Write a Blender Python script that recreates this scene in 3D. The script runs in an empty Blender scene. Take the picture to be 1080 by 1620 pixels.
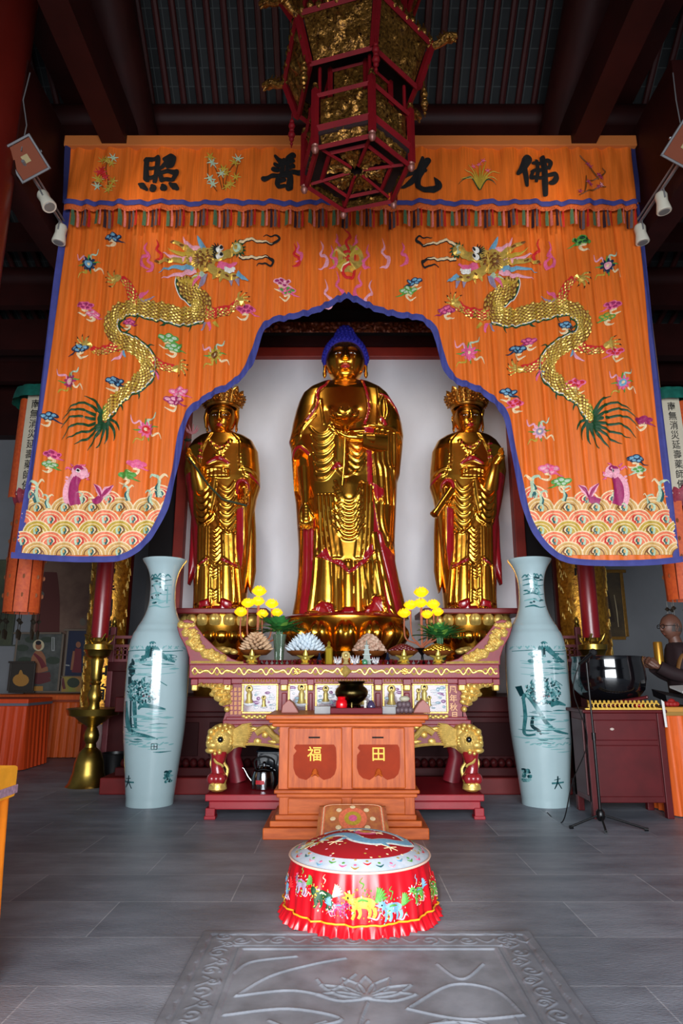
import bpy, math, random
import numpy as np
from mathutils import Vector, Matrix, Euler, noise as mnoise
PI = math.pi
random.seed(7)
SC = bpy.context.scene
COL = SC.collection
# ------------------------------------------------------------------ camera, world, lights
F_PX, TILT, CAM_H = 1050.0, math.radians(13.7), 1.25
ct_, st_ = math.cos(TILT), math.sin(TILT)
cam_d = bpy.data.cameras.new('camera'); cam = bpy.data.objects.new('camera', cam_d); COL.objects.link(cam)
cam_d.sensor_fit = 'VERTICAL'; cam_d.sensor_height = 36.0; cam_d.lens = 36.0 * F_PX / 1620.0
cam_d.clip_start = 0.05
cam.location = (0, 0, CAM_H); cam.rotation_euler = (PI / 2 + TILT, 0, 0)
SC.camera = cam
SC.view_settings.view_transform = 'Standard'; SC.view_settings.look = 'None'
SC.view_settings.gamma = 1.0; SC.view_settings.use_curve_mapping = False
SC.view_settings.exposure = -0.15
w = bpy.data.worlds.new('world'); SC.world = w; w.use_nodes = True
w.node_tree.nodes['Background'].inputs[0].default_value = (0.75, 0.85, 1.0, 1)
w.node_tree.nodes['Background'].inputs[1].default_value = 0.07

def area_light(name, loc, target, sx, sy, power, color, spread=PI):
    l = bpy.data.lights.new(name, 'AREA'); l.shape = 'RECTANGLE'; l.size = sx; l.size_y = sy
    l.energy = power; l.color = color; l.spread = spread
    o = bpy.data.objects.new(name, l); COL.objects.link(o); o.location = loc
    o.rotation_euler = (Vector(target) - Vector(loc)).to_track_quat('-Z', 'Y').to_euler()
    return o
def spot_light(name, loc, target, power, color, angle=50, blend=0.6, r=0.05):
    l = bpy.data.lights.new(name, 'SPOT'); l.energy = power; l.color = color
    l.spot_size = math.radians(angle); l.spot_blend = blend; l.shadow_soft_size = r
    o = bpy.data.objects.new(name, l); COL.objects.link(o); o.location = loc
    o.rotation_euler = (Vector(target) - Vector(loc)).to_track_quat('-Z', 'Y').to_euler()
    return o
# daylight through the open front doors of the hall, behind the camera
area_light('door_daylight', (0.1, -3.6, 1.75), (0.1, 6.0, 2.2), 6.2, 3.1, 1500, (0.90, 0.95, 1.0))
# low sun slipping through the door gap onto the carved slab
spot_light('door_sunbeam', (-0.9, -3.4, 2.9), (0.02, 2.75, 0.0), 2600, (1.0, 0.97, 0.92), 13, 0.55, 0.12)
spot_light('curtain_fill_light', (-2.7, 5.62, 6.15), (-0.6, 6.5, 6.6), 22, (1.0, 0.84, 0.6), 110)  # added warm spots raking the curtain folds; the flood lamps themselves are unlit
spot_light('curtain_fill_light', (2.9, 5.62, 6.15), (0.8, 6.5, 6.6), 22, (1.0, 0.84, 0.6), 110)
# added fill spots behind the curtain brighten the niche wall; no lamps there
spot_light('niche_fill_light', (-1.2, 6.9, 5.6), (-0.9, 9.2, 3.0), 48, (1.0, 0.92, 0.8), 100)
spot_light('niche_fill_light', (1.3, 6.9, 5.6), (1.0, 9.2, 3.0), 48, (1.0, 0.92, 0.8), 100)

# ------------------------------------------------------------------ helpers
def at(px, py, D):
    """photo pixel -> point on the vertical plane y = D"""
    v = (810.0 - py) / F_PX; d = ct_ - st_ * v; u = st_ + ct_ * v; t = D / d
    return Vector(((px - 540.0) / F_PX * t, D, CAM_H + u * t))
def zat(py, D): return at(540, py, D).z
def lin(c):
    c = c / 255.0
    return c / 12.92 if c <= 0.04045 else ((c + 0.055) / 1.055) ** 2.4
def S(r, g, b): return (lin(r), lin(g), lin(b), 1.0)
MATS = {}
def mat(name, rgb, rough=0.5, metal=0.0, var=0.0, vscale=6.0, bump=0.0, bscale=40.0, coat=0.0, sheen=0.0,
        trans=0.0, emit=0.0, stretch=(1, 1, 1), col2=None, ior=None, coatr=0.06, spec=None):
    if name in MATS: return MATS[name]
    m = bpy.data.materials.new(name); m.use_nodes = True; nt = m.node_tree
    b = nt.nodes['Principled BSDF']; I = b.inputs
    c = S(*rgb); I['Base Color'].default_value = c
    I['Roughness'].default_value = rough; I['Metallic'].default_value = metal
    I['Coat Weight'].default_value = coat; I['Coat Roughness'].default_value = coatr
    if spec is not None: I['Specular IOR Level'].default_value = spec
    if sheen: I['Sheen Weight'].default_value = sheen; I['Sheen Tint'].default_value = c
    if trans: I['Transmission Weight'].default_value = trans
    if ior: I['IOR'].default_value = ior
    if emit: I['Emission Color'].default_value = c; I['Emission Strength'].default_value = emit
    tc = nt.nodes.new('ShaderNodeTexCoord'); mp = nt.nodes.new('ShaderNodeMapping')
    mp.inputs['Scale'].default_value = stretch
    nt.links.new(tc.outputs['Object'], mp.inputs[0])
    if var or col2:
        n = nt.nodes.new('ShaderNodeTexNoise'); n.inputs['Scale'].default_value = vscale
        n.inputs['Detail'].default_value = 5; n.inputs['Roughness'].default_value = 0.6
        nt.links.new(mp.outputs[0], n.inputs['Vector'])
        r = nt.nodes.new('ShaderNodeValToRGB')
        r.color_ramp.elements[0].position = 0.32; r.color_ramp.elements[1].position = 0.68
        if col2: a, bb = S(*col2), c
        else:
            a = tuple(min(1, x * (1 - var)) for x in c[:3]) + (1,); bb = tuple(min(1, x * (1 + var)) for x in c[:3]) + (1,)
        r.color_ramp.elements[0].color = a; r.color_ramp.elements[1].color = bb
        nt.links.new(n.outputs[0], r.inputs[0]); nt.links.new(r.outputs[0], I['Base Color'])
    if bump:
        n = nt.nodes.new('ShaderNodeTexNoise'); n.inputs['Scale'].default_value = bscale
        n.inputs['Detail'].default_value = 4
        nt.links.new(mp.outputs[0], n.inputs['Vector'])
        bp = nt.nodes.new('ShaderNodeBump'); bp.inputs['Strength'].default_value = bump
        bp.inputs['Distance'].default_value = 0.01
        nt.links.new(n.outputs[0], bp.inputs['Height']); nt.links.new(bp.outputs[0], I['Normal'])
    MATS[name] = m
    return m
def tag(o, label=None, cat=None, group=None, kind=None):
    if label: o['label'] = label
    if cat: o['category'] = cat
    if group: o['group'] = group
    if kind: o['kind'] = kind
    return o
def thing(name, label, cat, loc=(0, 0, 0), group=None):
    o = bpy.data.objects.new(name, None); COL.objects.link(o); o.location = loc
    o.empty_display_size = 0.1
    return tag(o, label, cat, group)
def dup(root, loc=None, rz=None, label=None, group=None):
    r = root.copy(); COL.objects.link(r)
    if loc is not None: r.location = loc
    if rz is not None: r.rotation_euler = (0, 0, rz)
    if label: r['label'] = label
    if group: r['group'] = group
    for ch in list(root.children):
        c = ch.copy(); COL.objects.link(c); c.parent = r; c.matrix_parent_inverse = ch.matrix_parent_inverse
        for g in list(ch.children):
            d = g.copy(); COL.objects.link(d); d.parent = c; d.matrix_parent_inverse = g.matrix_parent_inverse
    return r
def rotz(p, a): return (p[0] * math.cos(a) - p[1] * math.sin(a), p[0] * math.sin(a) + p[1] * math.cos(a), p[2])

class MB:
    def __init__(s): s.v = []; s.f = []; s.mi = []; s.cur = 0
    def mat(s, i): s.cur = i; return s
    def add(s, vs, fs):
        n = len(s.v); s.v.extend(tuple(p) for p in vs)
        s.f.extend(tuple(i + n for i in f) for f in fs); s.mi.extend([s.cur] * len(fs))
    def box(s, c, d, rz=0.0, top=1.0):
        """c centre, d full size; top = taper of the upper face"""
        x, y, z = d[0] / 2, d[1] / 2, d[2] / 2
        P = []
        for k, (a, b, e) in enumerate([(-1, -1, -1), (1, -1, -1), (1, 1, -1), (-1, 1, -1), (-1, -1, 1), (1, -1, 1), (1, 1, 1), (-1, 1, 1)]):
            t = top if e > 0 else 1.0
            p = rotz((a * x * t, b * y * t, e * z), rz) if rz else (a * x * t, b * y * t, e * z)
            P.append((p[0] + c[0], p[1] + c[1], p[2] + c[2]))
        s.add(P, [(0, 3, 2, 1), (4, 5, 6, 7), (0, 1, 5, 4), (1, 2, 6, 5), (2, 3, 7, 6), (3, 0, 4, 7)])
    def bx(s, x0, x1, y0, y1, z0, z1): s.box(((x0 + x1) / 2, (y0 + y1) / 2, (z0 + z1) / 2), (abs(x1 - x0), abs(y1 - y0), abs(z1 - z0)))
    def grid(s, rows, closed_u=False, closed_v=False):
        """rows: list of lists of points"""
        n, m = len(rows), len(rows[0]); P = [p for r in rows for p in r]; Fs = []
        for i in range(n if closed_v else n - 1):
            for j in range(m if closed_u else m - 1):
                a = i * m + j; b = i * m + (j + 1) % m; i2 = (i + 1) % n
                Fs.append((a, b, i2 * m + (j + 1) % m, i2 * m + j))
        s.add(P, Fs)
    def lathe(s, prof, c=(0, 0, 0), n=32, cap=True, fn=None, ang0=0.0):
        rows = []
        for (r, z) in prof:
            row = []
            for k in range(n):
                a = ang0 + 2 * PI * k / n; rr = fn(r, z, a) if fn else r
                row.append((c[0] + rr * math.cos(a), c[1] + rr * math.sin(a), c[2] + z))
            rows.append(row)
        s.grid(rows, closed_u=True)
        if cap:
            for idx, rev in ((0, True), (-1, False)):
                if prof[idx][0] > 1e-5:
                    r = rows[idx]; s.add(r, [tuple(range(n))[::-1] if rev else tuple(range(n))])
    def tube(s, pts, rad, n=8, cap=True, squash=1.0):
        pts = [Vector(p) for p in pts]; m = len(pts)
        if not hasattr(rad, '__len__'): rad = [rad] * m
        rows = []; up = None
        for i in range(m):
            t = (pts[min(i + 1, m - 1)] - pts[max(i - 1, 0)])
            if t.length < 1e-9: t = Vector((0, 0, 1))
            t.normalize()
            if up is None:
                up = Vector((0, 0, 1)) if abs(t.z) < 0.9 else Vector((0, 1, 0))
                if abs(t.dot(up)) > 0.95: up = Vector((1, 0, 0))
            a = t.cross(up)
            if a.length < 1e-6: a = t.cross(Vector((1, 0.2, 0)))
            a.normalize(); b = a.cross(t).normalized(); up = b
            rows.append([pts[i] + (a * math.cos(2 * PI * k / n) + b * math.sin(2 * PI * k / n) * squash) * rad[i] for k in range(n)])
        s.grid(rows, closed_u=True)
        if cap:
            s.add(rows[0], [tuple(range(n))[::-1]]); s.add(rows[-1], [tuple(range(n))])
    def ball(s, c, r, n=12, m=8, sc=(1, 1, 1), fn=None):
        rows = []
        for i in range(m + 1):
            ph = PI * i / m; row = []
            for k in range(n):
                a = 2 * PI * k / n; d = (math.sin(ph) * math.cos(a), math.sin(ph) * math.sin(a), -math.cos(ph))
                rr = r * (fn(d) if fn else 1)
                row.append((c[0] + d[0] * rr * sc[0], c[1] + d[1] * rr * sc[1], c[2] + d[2] * rr * sc[2]))
            rows.append(row)
        s.grid(rows, closed_u=True)
    def prism(s, poly, fa, fb):
        """poly 2D list; fa, fb map 2D->3D for the two caps"""
        n = len(poly); A = [fa(*p) for p in poly]; B = [fb(*p) for p in poly]
        s.add(A + B, [tuple(range(n)), tuple(range(2 * n - 1, n - 1, -1))] + [(i, n + i, n + (i + 1) % n, (i + 1) % n) for i in range(n)])
    def xf(s, M, start=0):
        for i in range(start, len(s.v)): s.v[i] = tuple(M @ Vector(s.v[i]))
    def map(s, fn, start=0):
        for i in range(start, len(s.v)): s.v[i] = tuple(fn(*s.v[i]))
    def build(s, name, mats, parent=None, smooth=True, bevel=0.0, label=None, cat=None, group=None, kind=None, angle=40, subsurf=0):
        me = bpy.data.meshes.new(name); me.from_pydata(s.v, [], s.f)
        if not isinstance(mats, (list, tuple)): mats = [mats]
        for m in mats: me.materials.append(m)
        if len(mats) > 1: me.polygons.foreach_set('material_index', s.mi)
        if smooth:
            me.polygons.foreach_set('use_smooth', [True] * len(s.f))
            try: me.set_sharp_from_angle(angle=math.radians(angle))
            except Exception: pass
        me.update()
        o = bpy.data.objects.new(name, me); COL.objects.link(o)
        if parent is not None:
            o.parent = parent
            if parent.type == 'EMPTY': o.matrix_parent_inverse = Matrix.Translation(-Vector(parent.location))
        if bevel:
            b = o.modifiers.new('bevel', 'BEVEL'); b.width = bevel; b.segments = 2; b.limit_method = 'ANGLE'; b.angle_limit = math.radians(35)
        if subsurf:
            b = o.modifiers.new('sub', 'SUBSURF'); b.levels = subsurf; b.render_levels = subsurf
        return tag(o, label, cat, group, kind)
def struct(name, mb, m, **k): return mb.build(name, m, kind='structure', **k)

def text_geo(s, bold=0.0, vertical=False):
    """returns (verts2d, faces) of the characters, one em high, centred"""
    V, Fc = [], []
    for k, ch in enumerate(s):
        cu = bpy.data.curves.new('t', 'FONT'); cu.body = ch; cu.size = 1.0; cu.offset = bold; cu.resolution_u = 3
        o = bpy.data.objects.new('t', cu); COL.objects.link(o)
        dg = bpy.context.evaluated_depsgraph_get(); dg.update()
        me = bpy.data.meshes.new_from_object(o.evaluated_get(dg))
        vs = [(v.co.x, v.co.y) for v in me.vertices]
        if vs:
            xs = [p[0] for p in vs]; ys = [p[1] for p in vs]; cx = (min(xs) + max(xs)) / 2
            cy = 0.35 if not vertical else (min(ys) + max(ys)) / 2
            n = len(V)
            if vertical: V += [(p[0] - cx, p[1] - cy - k * 1.05) for p in vs]
            else: V += [(p[0] - cx + k * 1.0, p[1] - cy) for p in vs]
            Fc += [tuple(i + n for i in f.vertices) for f in me.polygons]
        bpy.data.meshes.remove(me); bpy.data.objects.remove(o); bpy.data.curves.remove(cu)
    return V, Fc
def resample(pts, n):
    """Catmull-Rom through pts, n samples"""
    P = [np.array(p, float) for p in pts]; m = len(P); out = []
    for k in range(n):
        t = k / (n - 1) * (m - 1); i = min(int(t), m - 2); u = t - i
        p0, p1, p2, p3 = P[max(i - 1, 0)], P[i], P[i + 1], P[min(i + 2, m - 1)]
        out.append(tuple(0.5 * ((2 * p1) + (-p0 + p2) * u + (2 * p0 - 5 * p1 + 4 * p2 - p3) * u * u + (-p0 + 3 * p1 - 3 * p2 + p3) * u ** 3)))
    return out
def interp(x, tab):
    return float(np.interp(x, [t[0] for t in tab], [t[1] for t in tab]))

# ------------------------------------------------------------------ materials
GOLD = mat('gold_leaf', (244, 184, 68), 0.25, 1.0, col2=(212, 132, 42), vscale=2.2, bump=0.06, bscale=14)
GOLDP = mat('carved_gilding', (232, 194, 104), 0.4, 0.55, var=0.2, vscale=30, bump=0.25, bscale=60)
BRASS = mat('aged_brass', (178, 148, 70), 0.32, 1.0, var=0.2, vscale=8, bump=0.05, bscale=20)
REDL = mat('red_lacquer', (118, 20, 26), 0.38, 0.0, var=0.15, vscale=3)
REDD = mat('dark_red_lacquer', (62, 14, 16), 0.5, 0.0, var=0.2, vscale=3, spec=.15)
REDB = mat('dark_beam_paint', (46, 12, 10), 0.55, 0.0, var=0.3, vscale=2, spec=.25)
REDF = mat('vermilion_paint', (150, 42, 28), 0.5, 0.0, var=0.15, vscale=4)
REDLIN = mat('crimson_lining', (150, 14, 28), 0.28, 0.0, var=0.15, vscale=4, coat=0.4)
SILK = mat('orange_silk', (224, 108, 32), 0.48, 0.0, var=0.16, vscale=9, bump=0.25, bscale=60, sheen=0.3, stretch=(6, 1, 0.25))
BLUEB = mat('blue_border_cloth', (60, 63, 132), 0.75, 0.0, var=0.15, vscale=8)
BLACK = mat('black_thread', (14, 12, 14), 0.8)
PORC = mat('celadon_porcelain', (168, 190, 194), 0.12, 0.0, var=0.03, vscale=3, coat=0.5)
# ------------------------------------------------------------------ setting: floor, walls, roof
def floor_mat():
    m = bpy.data.materials.new('slate_floor'); m.use_nodes = True; nt = m.node_tree; b = nt.nodes['Principled BSDF']
    tc = nt.nodes.new('ShaderNodeTexCoord')
    br = nt.nodes.new('ShaderNodeTexBrick'); br.inputs['Scale'].default_value = 1.0
    br.inputs['Brick Width'].default_value = 1.25; br.inputs['Row Height'].default_value = 0.52
    br.inputs['Mortar Size'].default_value = 0.004; br.inputs['Mortar Smooth'].default_value = 0.4
    br.inputs['Color1'].default_value = S(122, 128, 140); br.inputs['Color2'].default_value = S(148, 154, 166); br.inputs['Mortar'].default_value = S(176, 180, 188)
    nt.links.new(tc.outputs['Object'], br.inputs['Vector'])
    n = nt.nodes.new('ShaderNodeTexNoise'); n.inputs['Scale'].default_value = 2.2; n.inputs['Detail'].default_value = 9; n.inputs['Roughness'].default_value = 0.68
    mp = nt.nodes.new('ShaderNodeMapping'); mp.inputs['Scale'].default_value = (0.7, 2.0, 1)
    nt.links.new(tc.outputs['Object'], mp.inputs[0]); nt.links.new(mp.outputs[0], n.inputs['Vector'])
    r = nt.nodes.new('ShaderNodeValToRGB'); r.color_ramp.elements[0].position = 0.28; r.color_ramp.elements[1].position = 0.75
    r.color_ramp.elements[0].color = (0.55, 0.56, 0.58, 1); r.color_ramp.elements[1].color = (1.35, 1.33, 1.3, 1)
    mx = nt.nodes.new('ShaderNodeMix'); mx.data_type = 'RGBA'; mx.blend_type = 'MULTIPLY'; mx.inputs[0].default_value = 1.0
    nt.links.new(n.outputs[0], r.inputs[0]); nt.links.new(br.outputs[0], mx.inputs[6]); nt.links.new(r.outputs[0], mx.inputs[7])
    nt.links.new(mx.outputs[2], b.inputs['Base Color'])
    rr = nt.nodes.new('ShaderNodeMapRange'); rr.inputs[3].default_value = 0.34; rr.inputs[4].default_value = 0.62
    nt.links.new(n.outputs[0], rr.inputs[0]); nt.links.new(rr.outputs[0], b.inputs['Roughness'])
    n2 = nt.nodes.new('ShaderNodeTexNoise'); n2.inputs['Scale'].default_value = 60; n2.inputs['Detail'].default_value = 3
    nt.links.new(mp.outputs[0], n2.inputs['Vector'])
    bp = nt.nodes.new('ShaderNodeBump'); bp.inputs['Strength'].default_value = 0.25; bp.inputs['Distance'].default_value = 0.01
    nt.links.new(n2.outputs[0], bp.inputs['Height']); nt.links.new(bp.outputs[0], b.inputs['Normal'])
    return m
FLOOR = floor_mat()
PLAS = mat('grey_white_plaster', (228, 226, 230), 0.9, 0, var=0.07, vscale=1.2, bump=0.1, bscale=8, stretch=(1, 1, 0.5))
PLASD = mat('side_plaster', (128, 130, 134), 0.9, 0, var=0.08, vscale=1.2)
m = MB(); m.bx(-7, 7, -4, 13, -0.1, 0); struct('floor', m, FLOOR, smooth=False)
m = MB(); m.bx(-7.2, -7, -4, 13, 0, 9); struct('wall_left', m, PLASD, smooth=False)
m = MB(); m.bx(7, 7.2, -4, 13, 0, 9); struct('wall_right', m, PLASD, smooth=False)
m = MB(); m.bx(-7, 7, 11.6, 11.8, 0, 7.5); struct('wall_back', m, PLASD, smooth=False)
m = MB(); m.bx(-7, 7, -1.3, -1.1, 3.15, 13.2); m.bx(-7, 7, -4.2, -4, 3.9, 14.5); m.bx(-7, -4.3, -4.2, -4, 0, 3.9); m.bx(4.3, 7, -4.2, -4, 0, 3.9)  # first box: unseen lintel added to keep door light off the roof
struct('wall_front_and_baffle', m, REDB, smooth=False)
# screen wall of the niche behind the statues, in its vermilion frame
NX0, NX1, ND = -2.28, 2.50, 9.25
m = MB(); m.bx(NX0, NX1, ND, ND + 0.2, 0, 6.0); struct('wall_niche', m, PLAS, smooth=False)
m = MB()
for x in (NX0, NX1): m.bx(x - 0.07, x + 0.07, ND - 0.16, ND + 0.2, 0, 6.1)
m.bx(NX0, NX1, ND - 0.1, ND + 0.05, zat(569, ND), zat(554, ND))
struct('trim_1', m, REDF, smooth=False, bevel=0.01)
m = MB(); m.bx(NX0 - 0.45, NX0 - 0.09, ND + 0.0, ND + 0.3, 0, 6.4); m.bx(NX1 + 0.09, NX1 + 0.45, ND + 0.0, ND + 0.3, 0, 6.4)
struct('trim_2', m, mat('black_paint', (18, 16, 18), 0.4), smooth=False)
m = MB(); m.bx(-3.6, 3.8, ND - 0.12, ND + 0.2, zat(554, ND), zat(527, ND)); struct('trim_3', m, REDB, smooth=False)
# carved frieze above it
def carve(mb, fmap, w, h, seed, amp=0.03, nx=160, nz=14, sc=9.0):
    rows = []
    for j in range(nz + 1):
        row = []
        for i in range(nx + 1):
            u, v = i / nx, j / nz
            q = mnoise.noise(Vector((u * w * sc, v * h * sc, seed)))
            e = min(1, 6 * min(v, 1 - v))
            row.append(fmap(u, v, amp * abs(q) * e * 1.6))
        rows.append(row)
    mb.grid(rows)
m = MB(); zl, zh = zat(527, ND - .2), zat(510, ND - .2)
carve(m, lambda u, v, h: (-3.4 + 7.0 * u, ND - 0.22 - h * 1.5, zl + (zh - zl) * v), 7, zh - zl, 3, 0.03, 520, 12, 16)
struct('trim_4', m, mat('carved_frieze', (150, 82, 42), 0.4, 0.4, col2=(70, 18, 12), vscale=22))
m = MB(); m.bx(-3.6, 3.8, ND - 0.2, ND + 0.3, zl - 0.0, zh + 0.01); m.bx(-3.6, 3.8, ND - .05, ND + .3, zh, zh + 0.9); struct('trim_5', m, mat('void_shade_board', (22, 20, 22), 0.7), smooth=False)  # near-black board paints in the dark void above the frieze

# roof: curved slope of dark grey tiles on round red rafters, carried by purlins
RP = [(-4.2, 14.6), (3.0, 11.6), (7.3, 8.3), (9.6, 7.25), (12.2, 6.4)]
def roof_z(D): return interp(D, RP)
def tile_mat():
    m = bpy.data.materials.new('roof_tile'); m.use_nodes = True; nt = m.node_tree; b = nt.nodes['Principled BSDF']
    uv = nt.nodes.new('ShaderNodeUVMap'); br = nt.nodes.new('ShaderNodeTexBrick')
    br.offset = 0.0; br.inputs['Scale'].default_value = 1.0; br.inputs['Brick Width'].default_value = 0.205
    br.inputs['Row Height'].default_value = 0.2; br.inputs['Mortar Size'].default_value = 0.006
    br.inputs['Color1'].default_value = S(17, 20, 22); br.inputs['Color2'].default_value = S(36, 39, 40); br.inputs['Mortar'].default_value = S(62, 66, 66)
    nt.links.new(uv.outputs[0], br.inputs['Vector']); nt.links.new(br.outputs[0], b.inputs['Base Color']); b.inputs['Roughness'].default_value = 0.8
    return m
m = MB(); rows = [[(-7, d, z), (7, d, z)] for d, z in RP]; m.grid(rows)
o = struct('ceiling', m, tile_mat(), smooth=False)
uvl = o.data.uv_layers.new(name='UVMap'); S_ = [0]
for i in range(1, len(RP)): S_.append(S_[-1] + math.hypot(RP[i][0] - RP[i - 1][0], RP[i][1] - RP[i - 1][1]))
for p in o.data.polygons:
    for li in p.loop_indices:
        v = o.data.vertices[o.data.loops[li].vertex_index].co
        k = min(range(len(RP)), key=lambda q: abs(RP[q][0] - v.y)); uvl.data[li].uv = (v.x + 20, S_[k] + 5)
RAFT = mat('rafter_paint', (62, 18, 17), 0.55, 0, var=0.2, vscale=3)
raf = thing('roof_rafters', 'round dark red rafters under the tiled roof', 'rafters', (0, 7.3, 7.9))
m = MB()
for k in range(-34, 35):
    m.tube([(k * 0.205 + 0.02, d, z - 0.07) for d, z in RP], 0.042, 8)
o = m.build('trim_6', RAFT, kind='structure'); bpy.data.objects.remove(raf)
m = MB()
for d, dz, r in ((7.05, -0.36, 0.17), (9.1, -0.3, 0.17), (10.6, -0.3, 0.17)):
    m.tube([(-7, d, roof_z(d) + dz), (7, d, roof_z(d) + dz)], r, 16)
    m.bx(-7, 7, d - 0.07, d + 0.07, roof_z(d) + dz - 0.5, roof_z(d) + dz - 0.12)
m.bx(-7, 7, 11.35, 11.6, zat(690, 11.4), zat(600, 11.4)); m.bx(-7, -2.9, 9.7, 9.9, zat(553, 9.7), zat(505, 9.7)); m.bx(3.1, 7, 9.7, 9.9, zat(562, 9.7), zat(512, 9.7))
m.bx(-7, -3.0, 8.0, 8.2, zat(384, 8.0), zat(352, 8.0)); m.bx(3.2, 7, 8.0, 8.2, zat(384, 8.0), zat(352, 8.0))
struct('trim_7', m, REDB, angle=30)
# cross beams running to the back, with the board under each
for sx, nm in ((-1, 'trim_8'), (1, 'trim_9')):
    m = MB(); xx = -3.33 if sx < 0 else 3.5
    m.bx(xx - 0.13, xx + 0.13, 5.5, 9.6, 5.98, 7.35)
    m.tube([(xx + sx * -0.75, 3.0, 10.1), (xx + sx * -0.75, 7.2, 7.55)], 0.3, 16)
    m.bx(xx + sx * -0.75 - 0.14, xx + sx * -0.75 + 0.14, 3.5, 7.2, 7.1, 7.6)
    m.bx(xx - 0.2, xx + 0.2, 3.5, 9.6, 8.3, 8.7)
    struct(nm, m, REDB, angle=30)
COLM = mat('column_lacquer', (96, 22, 14), 0.35, 0, var=0.1, vscale=2, coat=0.1)
for x, d, nm in ((-3.47, 5.5, 'trim_10'), (4.05, 5.5, 'trim_11')):
    m = MB(); m.lathe([(0.36, 0), (0.42, 0.08), (0.38, 0.22), (0.27, 0.26)], (x, d, 0), 32); m.lathe([(0.26, 0.24), (0.255, 10)], (x, d, 0), 36)
    struct(nm, m, COLM)
# ------------------------------------------------------------------ embroidered curtain and valance
CD = 6.5
def fold(x, z, a=1.0):
    k = 0.6 + 0.4 * math.sin(z * 0.9 + x * 0.7)
    a *= 0.25 + 0.75 * min(1, max(0, (z - 2.75) / 0.5))
    s = 0.020 * math.sin(x * 21 + 1.1 * math.sin(z * 0.5 + x * 0.8)) * k + 0.014 * math.sin(x * 47 + 0.9 * z * 0.3 + 2 * math.sin(x * 3.1)) + 0.008 * math.sin(x * 83 + 2 * math.sin(x * 5) + 0.5 * z)
    return a * s + 0.05 * math.sin(x * 1.3) * 0.3
def CP(px, py, off=0.0, D=CD):
    p = at(px, py, D); return (p.x, D - off - 0.02 + fold(p.x, p.z), p.z)
LEFT = [(325, 104), (345, 102), (540, 75), (700, 52), (886, 24)]
RIGHT = [(325, 1011), (345, 1013), (540, 1031), (720, 1051), (890, 1071)]
BOT = [(20, 879), (60, 882), (100, 885), (150, 886), (185, 885), (200, 881), (215, 873), (228, 862), (240, 849), (252, 829), (262, 808), (268, 788), (274, 762), (280, 735), (285, 708), (290, 684),
       (297, 664), (306, 650), (320, 637), (337, 627), (357, 617), (374, 606), (387, 594), (396, 579), (403, 560), (409, 539), (416, 524), (425, 515), (440, 509), (460, 505), (482, 500), (500, 494), (520, 485), (535, 477), (548, 470),
       (562, 477), (580, 485), (600, 493), (622, 499), (645, 502), (662, 505), (675, 511), (685, 522), (692, 540), (697, 560), (703, 580), (712, 596), (724, 605), (742, 612), (760, 620), (778, 633), (792, 648), (800, 664), (806, 690), (812, 720), (820, 760), (828, 798), (838, 828), (850, 850), (865, 868), (882, 881), (905, 889), (950, 892), (1000, 892), (1040, 890), (1075, 886)]
def ybot(x): return interp(x, BOT)
def inside(px, py): return py < ybot(px) and interp(py, LEFT) < px < interp(py, RIGHT)
class EM(MB):
    """embroidery laid on the cloth: shapes in photo coordinates of the curtain plane"""
    D = CD
    def P(s, x, y, off): return CP(x, y, off, s.D)
    def rib(s, pts, w, off=0.006, n=None, dome=0.004):
        n = n or max(6, len(pts) * 5); q = resample(pts, n)
        W = w if hasattr(w, '__len__') else [w] * 2
        L = []
        for i, (x, y) in enumerate(q):
            a = q[max(i - 1, 0)]; b = q[min(i + 1, n - 1)]; dx, dy = b[0] - a[0], b[1] - a[1]; l = math.hypot(dx, dy) or 1
            t = i / (n - 1) * (len(W) - 1); k = min(int(t), len(W) - 2); ww = (W[k] * (1 - t + k) + W[k + 1] * (t - k)) / 2
            nx, ny = -dy / l * ww, dx / l * ww
            K = (1, 0, -1) if max(W) < 9 else (1, .66, .33, 0, -.33, -.66, -1)
            L.append([s.P(x + nx * k_, y + ny * k_, off + dome * (1 - abs(k_))) for k_ in K])
        s.grid(L)
    def blob(s, x, y, rx, ry=None, off=0.006, rot=0, n=14, dome=0.004, a0=0, a1=2 * PI, clip=False, r0=0.0):
        ry = ry or rx; c, sn = math.cos(rot), math.sin(rot); ring = []; inn = []
        full = a1 - a0 > 6.28
        for k in range(n + (0 if full else 1)):
            a = a0 + (a1 - a0) * k / n; ex, ey = math.cos(a), math.sin(a)
            ring.append((x + rx * ex * c - ry * ey * sn, y + rx * ex * sn + ry * ey * c))
            inn.append((x + r0 * (rx * ex * c - ry * ey * sn), y + r0 * (rx * ex * sn + ry * ey * c)))
        m = len(ring)
        for k in range(m if full else m - 1):
            A, B, C_, D_ = ring[k], ring[(k + 1) % m], inn[(k + 1) % m], inn[k]
            if clip and not (inside(*A) and inside(*B) and inside(*C_) and inside(*D_)): continue
            if r0: s.add([s.P(*A, off), s.P(*B, off), s.P(*C_, off + dome), s.P(*D_, off + dome)], [(0, 1, 2, 3)])
            else: s.add([s.P(*A, off), s.P(*B, off), s.P(x, y, off + dome)], [(0, 1, 2)])
    def poly(s, pts, off=0.006):
        s.add([s.P(x, y, off) for x, y in pts], [tuple(range(len(pts)))])
def th(name, r, g, b, rough=0.55): return mat('thread_' + name, (r, g, b), rough, 0.0, var=0.18, vscale=60, sheen=0.2)
T_CREAM = th('cream', 236, 206, 160); T_PINK = th('pink', 226, 96, 140); T_MAG = th('magenta', 160, 38, 96); T_LPK = th('pale_pink', 232, 160, 176)
T_GRN = th('green', 84, 150, 60); T_DGR = th('dark_green', 18, 66, 34); T_BLU = th('sky_blue', 110, 160, 188); T_NAV = th('navy', 26, 44, 74)
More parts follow.
